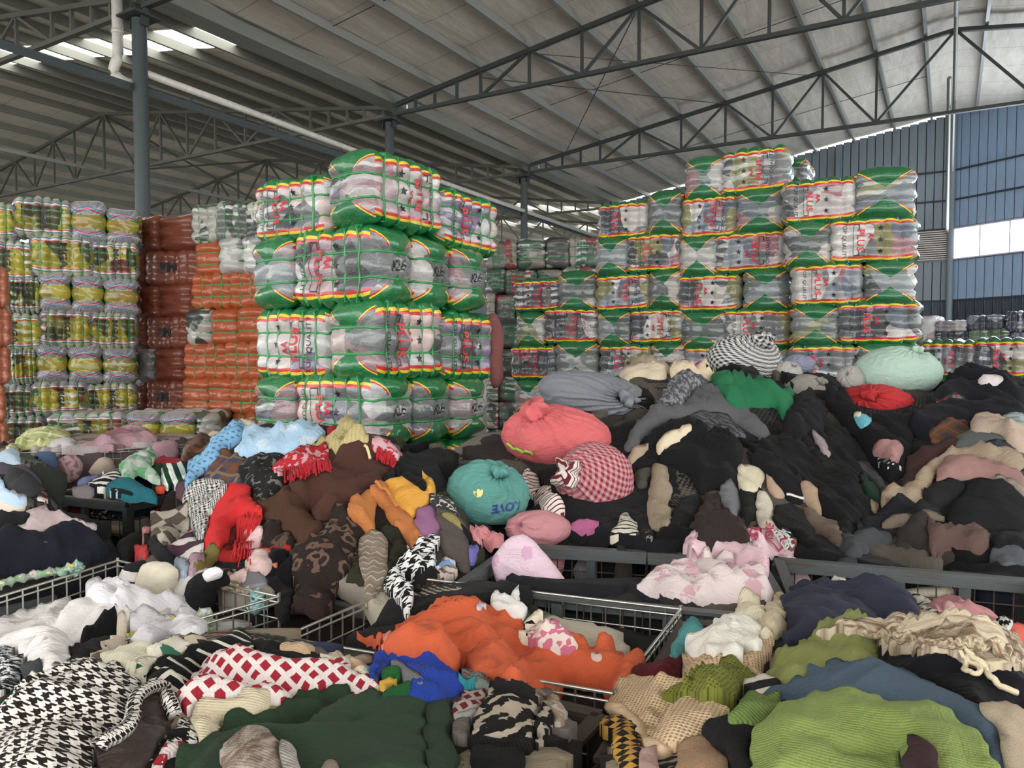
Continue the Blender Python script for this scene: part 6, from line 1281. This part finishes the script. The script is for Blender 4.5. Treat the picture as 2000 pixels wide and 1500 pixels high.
g('emerald_shirt','emerald green long sleeved shirt on the right heap',cloth((14,110,68)),'4','225,282 290,275 400,290 540,330 692,348 684,422 610,502 600,432 480,422 380,434 300,372',th=.09,fold=.06,lam=.10,ang=-.3)
g('black_pleated_skirt','long black pleated skirt fanning down the middle of the heap',cloth((16,16,18)),'4','425,645 560,600 720,500 832,518 962,560 1002,700 1052,852 1092,982 1062,1102 932,1162 852,1052 742,882 600,762',th=.10,fold=.06,lam=.06,ang=-1.0,an=9,edge=.1)
g('black_cape','black folded cape right of the emerald shirt',cloth((21,21,24)),'4','598,565 602,520 700,360 762,358 822,450 834,542 720,562',th=.08,fold=.05)
g('black_turtleneck','black ribbed turtleneck below the grey shirt',cloth((20,20,22),None,None,1,'rib'),'3','1165,705 1220,620 1352,588 1502,568 1602,620 1614,702 1602,832 1562,882 1450,872 1360,882 1330,782 1280,742',th=.11,fold=.06,edge=.08)
g('black_jacket_hood','black jacket left part behind the cream strap',cloth((19,19,21)),'3','1075,625 1170,540 1280,498 1432,540 1402,582 1202,622 1120,645',th=.08,fold=.05)
g('cream_belt','cream curved belt strip lying on black garments',cloth((216,200,170)),'3','1138,635 1198,580 1250,550 1310,513 1352,530 1344,572 1262,590 1202,622 1182,675',th=.05,fold=.02)
g('beige_ribbed_vest','beige ribbed vest beside the gingham bundle',cloth((178,156,130),None,None,1,'rib'),'3','1005,695 1050,640 1142,618 1062,702 1032,745',th=.05)
g('olive_grey_cloth','olive grey cloth beside the gingham bundle below the vest',cloth((70,68,62)),'3','1038,855 1070,750 1152,738 1102,842',th=.04)
g('black_leggings','black leggings between tan sleeve and brown skirt',cloth((17,17,19)),'3','1138,1135 1180,1070 1232,1030 1280,900 1402,880 1392,1002 1352,1082 1300,1145',th=.06,ang=1.0)
g('tan_sleeve','long tan wool sleeve hanging down the black garments',cloth((148,132,110)),'3','1108,905 1130,800 1160,708 1228,728 1234,852 1224,1042 1128,1072 1108,982',th=.07,fold=.02,ang=1.5,edge=.05)
g('sequin_blouse','black top with tiny sequins at the rail',cloth((24,24,26),'speck',(120,120,120),1.2),'3','1055,1135 1058,1080 1130,1060 1145,1140',th=.03)
g('brown_skirt','dark brown flared skirt hanging above the pink floral sheet',cloth((50,40,38)),'3','1338,1065 1400,900 1480,880 1562,962 1622,1062 1634,1135 1480,1145 1370,1135',th=.06,fold=.04,ang=1.3,an=7)
g('heather_grey_cloth','heather grey cloth right of the brown skirt top',cloth((108,110,116)),'3','1478,875 1560,808 1602,902 1614,952 1560,985',th=.05)
g('black_wool_skirt','black wool skirt below the folded cream cuff',cloth((22,22,24)),'4','378,870 480,840 530,870 500,920 470,1010 430,1045 385,1010 400,930',th=.06)
g('cream_cuff','folded cream ribbed cuff on the black wool skirt',cloth((206,198,170),None,None,1,'rib'),'4','375,850 392,790 425,722 520,755 524,790 480,882 430,868',th=.06,fold=.02)
g('tan_trouser_a','tan trouser leg left of the white striped track pants',cloth((176,148,124)),'4','488,722 560,770 622,850 634,902 580,902 530,852 520,792',th=.06)
g('track_pants','black track pants with a white hem stripe',cloth((19,19,22)),'4','425,705 480,640 600,690 702,792 732,902 725,940 640,930 625,870 590,830 520,762',th=.08,fold=.03,ang=-.8)
g('white_stripe_tape','white stripe at the hem of the track pants',cloth((224,222,218)),'4','624,868 725,878 722,892 624,886',th=.01,fold=.002,edge=.01)
g('tan_trouser_b','second tan trouser leg right of the track pants',cloth((164,138,114)),'4','698,790 782,850 842,930 834,1012 770,962 720,912',th=.06)
g('cream_sweater','cream grey sweater end above the pink lettered cloth',cloth((196,188,170)),'4','466,1005 500,900 530,868 572,960 574,1030 604,1062 466,1064',th=.06)
g('taupe_trousers','taupe trousers beside the black pleated skirt hem',cloth((108,90,78)),'4','688,942 800,1000 902,1060 934,1112 922,1165 840,1102 740,1042',th=.06,ang=-.8)
g('black_joggers','black joggers between cream sweater and taupe trousers',cloth((18,18,20)),'4','558,932 680,940 762,1050 812,1162 760,1185 660,1092 572,1052',th=.07,ang=-.9)
g('lettered_cloth','pale pink cloth printed with crimson lettering at the bin rail',cloth((222,190,200)),'4','413,1060 490,1055 560,1060 602,1130 662,1205 640,1215 560,1182 470,1145',th=.04,fold=.015)
g('logo_tights','black cloth with white monogram letters beside the pink lettered cloth',cloth((22,22,24)),'4','568,1072 640,1058 664,1150 642,1185 602,1130',th=.04,fold=.01)
g('red_plaid_bit','small red plaid cloth by the bin corner',cloth((90,40,44),'plaid',(150,90,90),.05),'4','640,1112 690,1118 704,1182 652,1186',th=.03)
g('breton_shirt','white shirt with thin black stripes below the gingham bundle',cloth((206,200,182),'thin',BK,.035),'3','898,1115 950,1020 1000,962 1042,1030 1064,1112 960,1124',th=.05,ang=-.3)
g('orchid_cloth','orchid pink cloth on the rail below the gingham bundle',cloth((176,90,136)),'3','688,1095 720,1040 790,1028 884,1030 842,1082 760,1114',th=.06)
g('pink_ruffle','pink crinkled ruffle on the rail below the teal bundle',cloth((222,140,146)),'3','178,1060 240,1056 362,1108 345,1145 230,1155',th=.05,lam=.03,fold=.04)
# middle right
g('black_drape','wide black cloth descending right of the pleated skirt',cloth((17,17,20)),'4','818,385 922,370 1002,450 1062,522 1200,520 1352,498 1302,602 1262,722 1242,782 1180,835 1062,702 962,562',th=.09,fold=.07,lam=.12,ang=-.7)
g('black_knit_cover','black knit lying on the beige bundles',cloth((22,24,28),None,None,1,'knit'),'4','708,265 780,200 912,198 928,270 902,372 822,385 760,322',th=.06,dr=(4.4,5.6))
g('sky_blue_bit','small sky blue cloth below the red bundle',cloth((90,170,190)),'4','998,512 1010,468 1080,478 1084,520 1040,527',th=.05)
g('cream_bit','small cream striped cloth below the red bundle',cloth((210,196,176)),'4','958,450 1020,448 1052,475 1000,492',th=.05)
g('rose_satin_blouse','dusty rose satin top in the dark hollow',cloth((172,124,122),None,None,1,'satin'),'4','1066,692 1068,640 1140,608 1222,618 1244,702 1190,742 1110,702',th=.08,fold=.05,lam=.06)
g('dotted_black_scarf','black scarf with tiny white dots under the rose satin',cloth((20,20,24),'dots',(200,200,200),.03),'4','1098,712 1200,740 1254,760 1232,792 1130,755',th=.04)
g('grey_leather_skirt','dark grey shiny skirt falling beside the green knit',cloth((44,44,50),None,None,1,'satin'),'4','998,702 1090,758 1152,850 1194,872 1130,895 1050,792',th=.05)
g('forest_knit','dark forest green knit in the hollow',cloth((12,44,28),None,None,1,'knit'),'4','1008,765 1060,800 1132,900 1142,945 1100,932 1030,872',th=.05)
g('tan_scrap','tan cloth scrap between the two halves of the heap',cloth((134,116,90)),'4','1058,925 1110,940 1134,992 1080,975',th=.04)
g('lilac_grey_sleeve','pale lilac grey sleeve on the black pleated skirt',cloth((150,136,140),None,None,1,'knit'),'4','752,550 800,560 850,620 866,665 820,672 790,610',th=.04,fold=.01)
# right side
g('plastic_wrap','crumpled pale plastic and white cloth behind the far right black pile',cloth((190,194,204),'tie',(150,160,180),1,'satin'),'4','1452,245 1500,218 1640,238 1690,262 1600,275 1500,290 1460,285',th=.08,lam=.06,fold=.06)
g('far_black_pile','black garments mounded at the far right',cloth((22,24,32)),'4','1338,435 1450,330 1540,258 1650,248 1762,300 1880,358 1900,445 1700,445 1600,402 1500,442',th=.10,fold=.07,lam=.14)
g('pale_pink_lace_blouse','pale pink gathered top on the far right black mound',cloth((214,204,206)),'4','1626,292 1680,258 1762,262 1768,292 1700,297 1650,308',th=.05,lam=.04)
g('green_camo_bit','dark green and grey cloth bits on the far right mound',cloth((50,60,50),'patch',(110,110,104),.12,'fine',(140,40,44)),'4','1385,412 1430,392 1480,368 1562,368 1584,402 1480,425 1440,425',th=.05,lam=.05)
g('navy_black_spread','wide navy black cloth above the orange brown tweed',cloth((18,20,28)),'4','1265,525 1340,430 1600,398 1880,440 1900,490 1700,492 1580,480 1500,562 1380,615',th=.08,fold=.05,lam=.14)
g('pink_teal_stripe_knit','pink and teal striped knit at the right edge',cloth((190,170,180),'stripe',(120,160,160),.05,'knit'),'4','1755,475 1880,455 1920,560 1800,515',th=.06)
g('rust_tweed','rust orange and grey plaid tweed at right',cloth((120,72,46),'plaid',(70,62,60),.12,'fur',(140,86,56)),'4','1366,562 1450,500 1572,478 1604,560 1480,592 1400,614',th=.07)
g('grey_green_sweater','grey green sweater below the beige one at right',cloth((92,98,96),None,None,1,'fine'),'4','1465,665 1520,590 1600,568 1720,558 1802,600 1900,670 1900,710 1700,645 1560,655',th=.08)
g('slate_folded_shirt','slate blue folded shirt on the grey green sweater',cloth((56,66,76)),'4','1645,612 1780,588 1854,652 1760,655 1660,642',th=.05)
g('beige_wool_coat','beige wool coat with a raised fold at the right edge',cloth((182,160,142)),'4','1592,525 1720,478 1802,498 1900,560 1910,680 1820,642 1790,592 1740,552 1640,548',th=.08,fold=.05)
g('maroon_brown_knit','maroon brown ribbed knit beside the long beige sleeve',cloth((64,40,38),None,None,1,'rib'),'4','1196,865 1258,762 1300,680 1450,608 1532,588 1475,662 1362,742 1302,832 1240,855',th=.09,fold=.04,ang=.6)
g('long_beige_cardigan','long beige cardigan sweeping across the right heap',cloth((158,138,116)),'4','1126,945 1150,868 1240,870 1300,828 1370,728 1480,658 1600,645 1720,645 1900,715 1855,775 1780,775 1700,722 1580,692 1450,712 1402,812 1342,912 1280,940 1220,915 1140,965',th=.09,fold=.04,ang=.5,lam=.12)
g('dusty_pink_cardigan','dusty pink cardigan under the long beige one',cloth((154,116,112)),'4','1406,805 1440,718 1540,698 1700,738 1900,822 1900,870 1750,805 1650,795 1560,815 1420,835',th=.08,fold=.04)
g('stone_cardigan_edge','stone grey cardigan edge at the right margin',cloth((150,138,126)),'4','1675,800 1780,798 1900,862 1910,950 1790,855',th=.06)
g('black_long_coat','black long coat stretching below the beige cardigan',cloth((20,22,26)),'4','955,1085 1100,1010 1170,940 1290,928 1342,1000 1440,988 1484,1042 1380,1045 1200,1015 1120,1062',th=.08,fold=.05,ang=.4)
g('charcoal_fleece','charcoal fleece sleeve arching below the pink cardigan',cloth((34,35,38),None,None,1,'fur'),'4','1296,965 1380,840 1500,808 1572,830 1554,902 1430,962 1340,1005',th=.10,edge=.08)
g('black_fleece_jacket','large black fleece jacket at the right edge',cloth((22,25,30),None,None,1,'fur'),'4','1466,1005 1540,920 1600,828 1720,828 1842,900 1910,960 1910,1065 1740,1062 1620,1095 1500,1055',th=.12,edge=.1,fold=.06,lam=.2)
g('taupe_cuff_roll','taupe rolled hem above the dark ribbed sock',cloth((110,98,84)),'4','1126,1055 1180,998 1300,998 1440,1028 1484,1042 1340,1035 1200,1045 1170,1064',th=.06)
g('ribbed_sock','dark brown grey ribbed sock over the right bin edge',cloth((50,46,44),None,None,1,'rib'),'4','1196,1152 1198,1080 1300,1018 1384,1040 1384,1132 1340,1164 1250,1168',th=.08,edge=.06)
g('mauve_brown_scarf','mauve brown scarf with wavy edge over the right bin',cloth((98,76,70)),'4','1366,1165 1378,1040 1460,1068 1562,1088 1694,1078 1694,1134 1622,1224 1560,1185 1480,1165 1440,1225',th=.07,fold=.05)
g('slate_sweater','slate grey sweater folding over the right bin rail',cloth((62,66,70)),'4','915,1210 950,1110 1030,1068 1182,1078 1194,1132 1062,1132 1022,1192 970,1238',th=.09,fold=.03)
g('grey_fleece_roll','pale grey fleece at the right end of the bin rail',cloth((104,108,116),None,None,1,'fur'),'4','1665,1215 1750,1168 1900,1178 1910,1245 1750,1255',th=.07)
g('black_cloth_edge','black cloth above the pale grey fleece at the right edge',cloth((24,26,30)),'4','1696,1162 1740,1090 1900,1088 1910,1175 1800,1172',th=.06)
A7,B7=Z85(1520,1088),Z85(2020,1130)
for a in (('slate_hanging_leg','slate grey trouser leg hanging inside the right bin',cloth((52,56,60)),'868,1360 900,1215 1010,1200 990,1300 960,1390'),('cream_gloves','cream knitted glove seen through the right bin wires',cloth((206,200,180),None,None,1,'rib'),'1022,1290 1060,1262 1120,1290 1160,1340 1150,1400 1050,1380'),('cream_wool_twist','cream wool twist seen through the right bin wires beyond the post',cloth((200,190,168)),'1230,1380 1300,1370 1400,1360 1500,1345 1510,1400 1400,1415 1260,1415'),
          ('pink_letter_hanging','pink lettered cloth hanging down inside the bin corner',cloth((224,190,200)),'655,1200 700,1220 775,1350 700,1362 650,1362 640,1260'),('taupe_cloth_low','taupe cloth seen through the right bin wires',cloth((110,94,80)),'1230,1260 1380,1270 1520,1290 1500,1340 1380,1340 1240,1320'),('navy_cloth_low','navy cloth low behind the right bin wires',cloth((28,30,44)),'1600,1340 1840,1350 1840,1480 1640,1480')):
    hang(a[0],a[1],'clothing',a[2],'4',pp(a[3]),A7,B7,off=-.05,lam=.06)
# ---------------------------------------------------------------- lower right bin
g('maroon_knit','maroon knit hanging over the bin rail by the orange basket',cloth((84,10,20)),'8','175,555 220,490 270,500 330,478 400,440 452,438 452,502 430,562 280,564',th=.06,fold=.03)
g('aqua_cloth','aqua green cloth behind the white top at the bin rail',cloth((66,138,140)),'8','366,455 400,370 468,262 512,268 542,312 470,352 452,432',th=.06)
g('peach_crochet','peach crochet cardigan under the white top',cloth((214,180,142),None,None,1,'eyelet'),'8','436,545 438,460 500,440 640,478 700,430 782,358 862,370 862,422 822,482 802,562 700,532 560,542 500,565',th=.08,fold=.04)
g('cream_ribbed_blouse','cream ribbed top above the white one',cloth((222,212,182),None,None,1,'rib'),'8','655,275 700,198 782,208 832,258 902,352 780,355 700,302',th=.08)
g('beige_sleeve_end','beige sleeve end left of the navy sweatshirt',cloth((188,172,142)),'8','808,255 830,198 882,163 922,190 912,352 860,342 820,282',th=.07)
g('white_blouse','white crumpled top on the peach crochet',cloth((232,228,218)),'8','452,405 470,340 560,308 620,288 700,298 782,328 794,402 772,434 702,412 684,484 620,474 560,432 480,434',th=.08,fold=.05,lam=.09)
g('striped_knit_cuff','cream and pale blue knit cuff on the bin wires',cloth((224,222,204),'stripe',(170,196,206),.1,'rib'),'8','1088,130 1110,103 1180,108 1255,155 1130,164',th=.06)
g('cow_print_cloth','white cloth with black patches right of the navy sweatshirt',cloth((222,214,204),'patch',(26,26,28),.10,'fine',(26,26,28)),'8','1436,165 1500,158 1562,188 1602,222 1644,312 1600,318 1540,275 1520,222',th=.06)
g('navy_sweatshirt','dusty navy blue sweatshirt mounded in the lower right bin',cloth((48,50,70)),'8','900,375 918,250 888,172 958,110 1012,103 1102,158 1300,143 1452,163 1534,230 1534,322 1380,302 1150,332 1042,352 950,390',th=.12,fold=.06,lam=.16,edge=.1)
g('pink_fleece','baby pink fleece sloping at the right of the lower bin',cloth((226,152,158),None,None,1,'fur'),'8','1556,192 1640,173 1702,188 1802,238 1882,268 1952,350 1985,402 1902,405 1802,342 1680,292 1620,242',th=.09,edge=.06,fold=.03)
g('pink_pompom','pale pink fluffy pompom on the pink fleece',cloth((230,182,184),None,None,1,'fur'),'8','1640,215 1655,190 1690,190 1706,215 1690,240 1655,240',th=.06,fold=.01)
g('coral_knit_edge','coral orange knit at the right edge of the lower bin',cloth((214,84,62)),'8','1926,342 1960,303 2040,310 2040,385 1960,374',th=.06)
g('black_white_tweed_bit','black and white tweed bit behind the coral knit',cloth((200,200,200),'hound',(20,20,20),.03),'8','1855,282 1940,278 1964,300 1930,332',th=.05)
g('speckled_knit','black and white speckled knit below the pink fleece',cloth((60,60,62),'mottle',(200,200,200),2),'8','1530,300 1600,315 1690,308 1760,330 1882,382 1870,402 1740,352 1600,335',th=.04)
g('black_mesh_blouse','black mesh top left of the olive cardigan',cloth((30,28,26),'speck',(90,84,70),1),'8','818,485 828,420 940,398 985,400 880,462 840,514',th=.05)
g('olive_cardigan','light olive green cardigan in the lower right bin',cloth((124,130,66)),'8','806,575 850,500 930,440 1062,368 1180,338 1282,350 1344,402 1312,432 1334,502 1260,518 1080,542 980,572 880,584',th=.10,fold=.06,lam=.12,ang=.5)
g('black_shawl','big black garment at the right of the lower bin',cloth((17,19,24)),'8','1296,415 1400,420 1600,470 1720,482 1900,530 2040,570 2060,780 1980,722 1900,652 1800,695 1700,622 1560,562 1440,532 1340,512',th=.08,fold=.05,lam=.16)
g('tie_dye_ruffle','crumpled beige and brown tie-dye cloth with ruffled strings',cloth((206,190,160),'tie',(120,96,76),1.2),'8','1025,352 1100,340 1250,328 1500,318 1700,328 1852,380 2040,450 2040,530 1900,525 1700,474 1500,432 1350,402 1250,352 1150,352',th=.08,fold=.07,lam=.045,ang=-.3,an=5)
rf=bpy.data.objects['tie_dye_ruffle']
for i in range(16):
    x=1260+i*44; y=352+i*6.5; cord('ruffle_string',None,None,cloth((212,196,164),'tie',(130,104,80),1.2),'8',[(x,y),(x+40,y+20+R.uniform(-12,20)),(x+95,y+10+R.uniform(-15,35)),(x+150,y+40+R.uniform(-20,20))],r=.007,lift=.012,parent=rf,n=6)
cord('cream_string','cream cord looping down over the black garment','cord',cloth((222,206,170)),'8',[(1680,430),(1730,440),(1750,480),(1820,520),(1850,570),(1900,620),(1965,665)],r=.006,lift=.012)
cord('cream_string','coiled cream cord end on the black garment','cord',cloth((222,206,170)),'8',[(1700,470),(1740,500),(1800,510),(1800,540),(1750,540),(1715,520),(1740,505)],r=.005,lift=.012)
g('cream_openwork_sweater','cream openwork knitted sweater at the bin corner',cloth((220,188,146),None,None,1,'eyelet'),'8','80,665 120,600 240,553 330,568 480,558 620,568 702,640 642,702 602,782 502,832 420,872 350,884 270,852 220,792 190,742 100,722',th=.10,fold=.04,lam=.18,edge=.08)
cord('rolled_edge','rolled cream edge of the openwork sweater','trim',cloth((222,192,152)),'8',[(95,665),(150,690),(205,730),(240,770),(235,810),(270,850),(350,890)],r=.015,lift=.0)
g('olive_mesh_scarf','olive green openwork scarf across the cream sweater',cloth((116,122,30),None,None,1,'eyelet'),'8','338,645 400,600 480,568 560,518 680,518 782,548 804,580 742,602 702,622 704,682 640,694 560,642 450,612 380,644',th=.06,fold=.05,lam=.06)
g('cream_black_band_knit','cream knit with one black band beside the blue mohair',cloth((224,214,198),'thin',(22,22,26),.12,'knit'),'8','706,604 760,570 862,553 894,580 882,602 820,644 730,644',th=.05,ang=.3)
g('blue_mohair_sweater','steel blue mohair sweater arching behind the green one',cloth((86,110,132),None,None,1,'fur'),'8','762,658 860,602 970,570 1120,538 1260,518 1420,518 1542,568 1702,648 1802,690 1902,790 1985,960 1900,1000 1700,760 1480,700 1200,650 980,660 900,680',th=.12,fold=.04,edge=.10,lam=.2)
g('cream_sweater_corner','cream soft sweater at the lower right corner',cloth((206,186,156),None,None,1,'fur'),'8','1796,695 1900,648 1992,718 2060,800 2060,990 1965,980 1900,805',th=.08)
g('checker_leggings','yellow and black checkered leggings at the bin corner',cloth((206,150,20),'checker',(22,20,18),.036),'8','66,745 110,708 182,738 212,792 274,882 235,980 160,980 120,852 80,792',th=.06,fold=.03,ang=.6)
g('tan_fleece','tan fleece at the bottom edge below the openwork sweater',cloth((190,150,112),None,None,1,'fur'),'8','320,985 420,880 522,830 602,862 700,1000',th=.06)
g('pink_slipper','pale pink fluffy slipper at the bottom edge',cloth((224,180,172),None,None,1,'fur'),'8','222,980 248,890 322,883 344,922 330,980',th=.05)
g('black_fur_vest','black fur edge left of the lime green sweater',cloth((16,17,18),None,None,1,'fur'),'8','526,805 620,758 762,738 894,708 830,790 742,862 705,950 640,905 580,862',th=.08)
g('green_ribbed_collar','lime green ribbed collar above the black fur edge',cloth((104,130,56),None,None,1,'rib'),'8','626,725 700,680 730,643 862,648 975,680 902,712 760,752 640,745',th=.06,fold=.02)
g('steel_blue_lining','steel blue lining showing between the lime sweater body and sleeve',cloth((70,110,140)),'8','1370,1000 1440,800 1500,820 1640,900 1760,1000',th=.04)
g('lime_sweater','large lime green knit sweater nearest at the bottom right',cloth((126,146,66),None,None,1,'knit'),'8','690,1000 738,862 820,780 920,700 980,660 1062,618 1200,608 1330,638 1432,678 1562,668 1652,720 1762,810 1852,900 1900,1000 1480,1000 1450,830 1380,1000',th=.14,fold=.05,lam=.24,edge=.10,ang=1.2)
g('dusty_brown_scarf','dusty brown scarf between the lime sweater sleeves',cloth((74,50,50),None,None,1,'fur'),'8','1440,800 1480,820 1600,890 1720,1000 1500,1000',th=.04)
# writing on cloth
def lay_text(name,txt,z,p,size,rot,mat,parent=None,lift=.008,label=None):
    cu=bpy.data.curves.new('t','FONT'); cu.body=txt; cu.size=size; cu.align_x='CENTER'; cu.align_y='CENTER'; cu.resolution_u=2; cu.offset=.0012
    ob=bpy.data.objects.new('t',cu); COL.objects.link(ob); me=bpy.data.meshes.new_from_object(ob.evaluated_get(bpy.context.evaluated_depsgraph_get())); bpy.data.objects.remove(ob)
    c=march(PX(z,[p]))[0]; ca,sa=math.cos(rot),math.sin(rot); co_=np.array([tuple(v.co) for v in me.vertices]); x=c[0]+co_[:,0]*ca-co_[:,1]*sa; y=c[1]+(co_[:,0]*sa+co_[:,1]*ca)
    zz=samp(H,x,y)+lift; me.vertices.foreach_set('co',np.column_stack([x,y,zz]).ravel()); me.materials.append(mat); o=bpy.data.objects.new(name,me); link(o)
    if parent: o.parent=parent
    else: tag(o,label,'lettering')
    return o
lc=bpy.data.objects['lettered_cloth']; mr=cloth((200,50,90))
lay_text('printed_lettering','INSIDE',"4",(470,1095),.05,.9,mr,lc,.015); lay_text('printed_lettering','INSIDE','4',(545,1090),.05,1.2,mr,lc,.015); lay_text('printed_lettering','LA','4',(600,1165),.05,.5,mr,lc,.015)
lt_=bpy.data.objects['logo_tights']; mw=cloth((220,220,220))
for p,r_ in (((590,1085),.2),((620,1080),.4),((615,1110),.1),((632,1130),.3),((640,1155),.2)): lay_text('printed_lettering','BL',"4",p,.05,r_,mw,lt_,.015)
# handwriting and flower on the teal bundle
def bag_patch(e,pts,off,mat,name): pass
tb_=tl_; wrap=[c for c in tb_.children if c.name.startswith('cloth_wrap')][0]
from mathutils.bvhtree import BVHTree
bv=BVHTree.FromPolygons([v.co for v in wrap.data.vertices],[tuple(p.vertices) for p in wrap.data.polygons])
def on_bag(me,px,py,rot,mat,name):
    r=Vector(ray(px,py)); o0=Vector((0,0,EYE))-tb_.location; V=[]
    right=Vector((1,0,0)); up=Vector((0,0,1)); h=bv.ray_cast(o0,r.normalized())
    if h[0] is None: return
    c=h[0]; ca,sa=math.cos(rot),math.sin(rot)
    for v in me.vertices:
        x=v.co.x*ca-v.co.y*sa; y=v.co.x*sa+v.co.y*ca; q=c+right*x+up*y; hh=bv.ray_cast(q-r.normalized()*.4,r.normalized()); p=hh[0] if hh[0] is not None else q; v.co=p-r.normalized()*.004
    me.materials.clear(); me.materials.append(mat); o=bpy.data.objects.new(name,me); link(o); o.parent=tb_
def raw_text(t,s):
    cu=bpy.data.curves.new('t','FONT'); cu.body=t; cu.size=s; cu.align_x='CENTER'; cu.align_y='CENTER'; cu.resolution_u=2; cu.offset=.0015; cu.shear=.3
    ob=bpy.data.objects.new('t',cu); COL.objects.link(ob); me=bpy.data.meshes.new_from_object(ob.evaluated_get(bpy.context.evaluated_depsgraph_get())); bpy.data.objects.remove(ob); return me
on_bag(raw_text('LOVE',.055),991,990,math.pi+.15,M_blup,'blue_lettering')
def petal():
    me=bpy.data.meshes.new('petals'); V=[];Fc=[]
    for k,a in enumerate((1.2,1.7,2.3)):
        b=len(V)
        for i in range(8):
            t=i/7*math.pi*2; x=.022+.02*math.cos(t); y=.009*math.sin(t); V.append((x*math.cos(a)-y*math.sin(a),x*math.sin(a)+y*math.cos(a),0))
        Fc.append(tuple(range(b,b+8)))
    me.from_pydata(V,[],Fc); return me
on_bag(petal(),936,972,0,cloth((236,216,120)),'printed_flower')

# parts that belong to a garment
PARENT={'houndstooth_coat':('brown_lining','collar_trim'),'houndstooth_sleeve':('sleeve_inner_shade',),'bottle_green_sweater':('green_rib_hem',),'cream_openwork_sweater':('rolled_edge',),'track_pants':('white_stripe_tape',),
 'blue_scarf':('green_collar','grey_applique','green_pompom','yellow_beak','green_scarf_end'),'yellow_sweater':('yellow_edge',),'black_jacket':('black_lapel',),'leopard_sweater':('leopard_cuff',),'taupe_sweater':('olive_lining',),
 'teal_blouse':('lace_trim_blouse','teal_hem','teal_side'),'black_dress':('white_bow',),'pink_fleece':('pink_pompom',),'lime_sweater':('green_ribbed_collar','steel_blue_lining'),'brown_coat':('drawstring',),'emerald_shirt':(),'red_sweater':('dark_red_side',),
 'white_fleece':(),'caramel_sweater':('caramel_string',),'orange_blouse':('orange_side',)}
for a,ks in PARENT.items():
    for k in ks:
        c=bpy.data.objects.get(k); q=bpy.data.objects.get(a)
        if c is None or q is None: print('MISSING',a,k); continue
        c.parent=q
        if 'category' in c: del c['category']
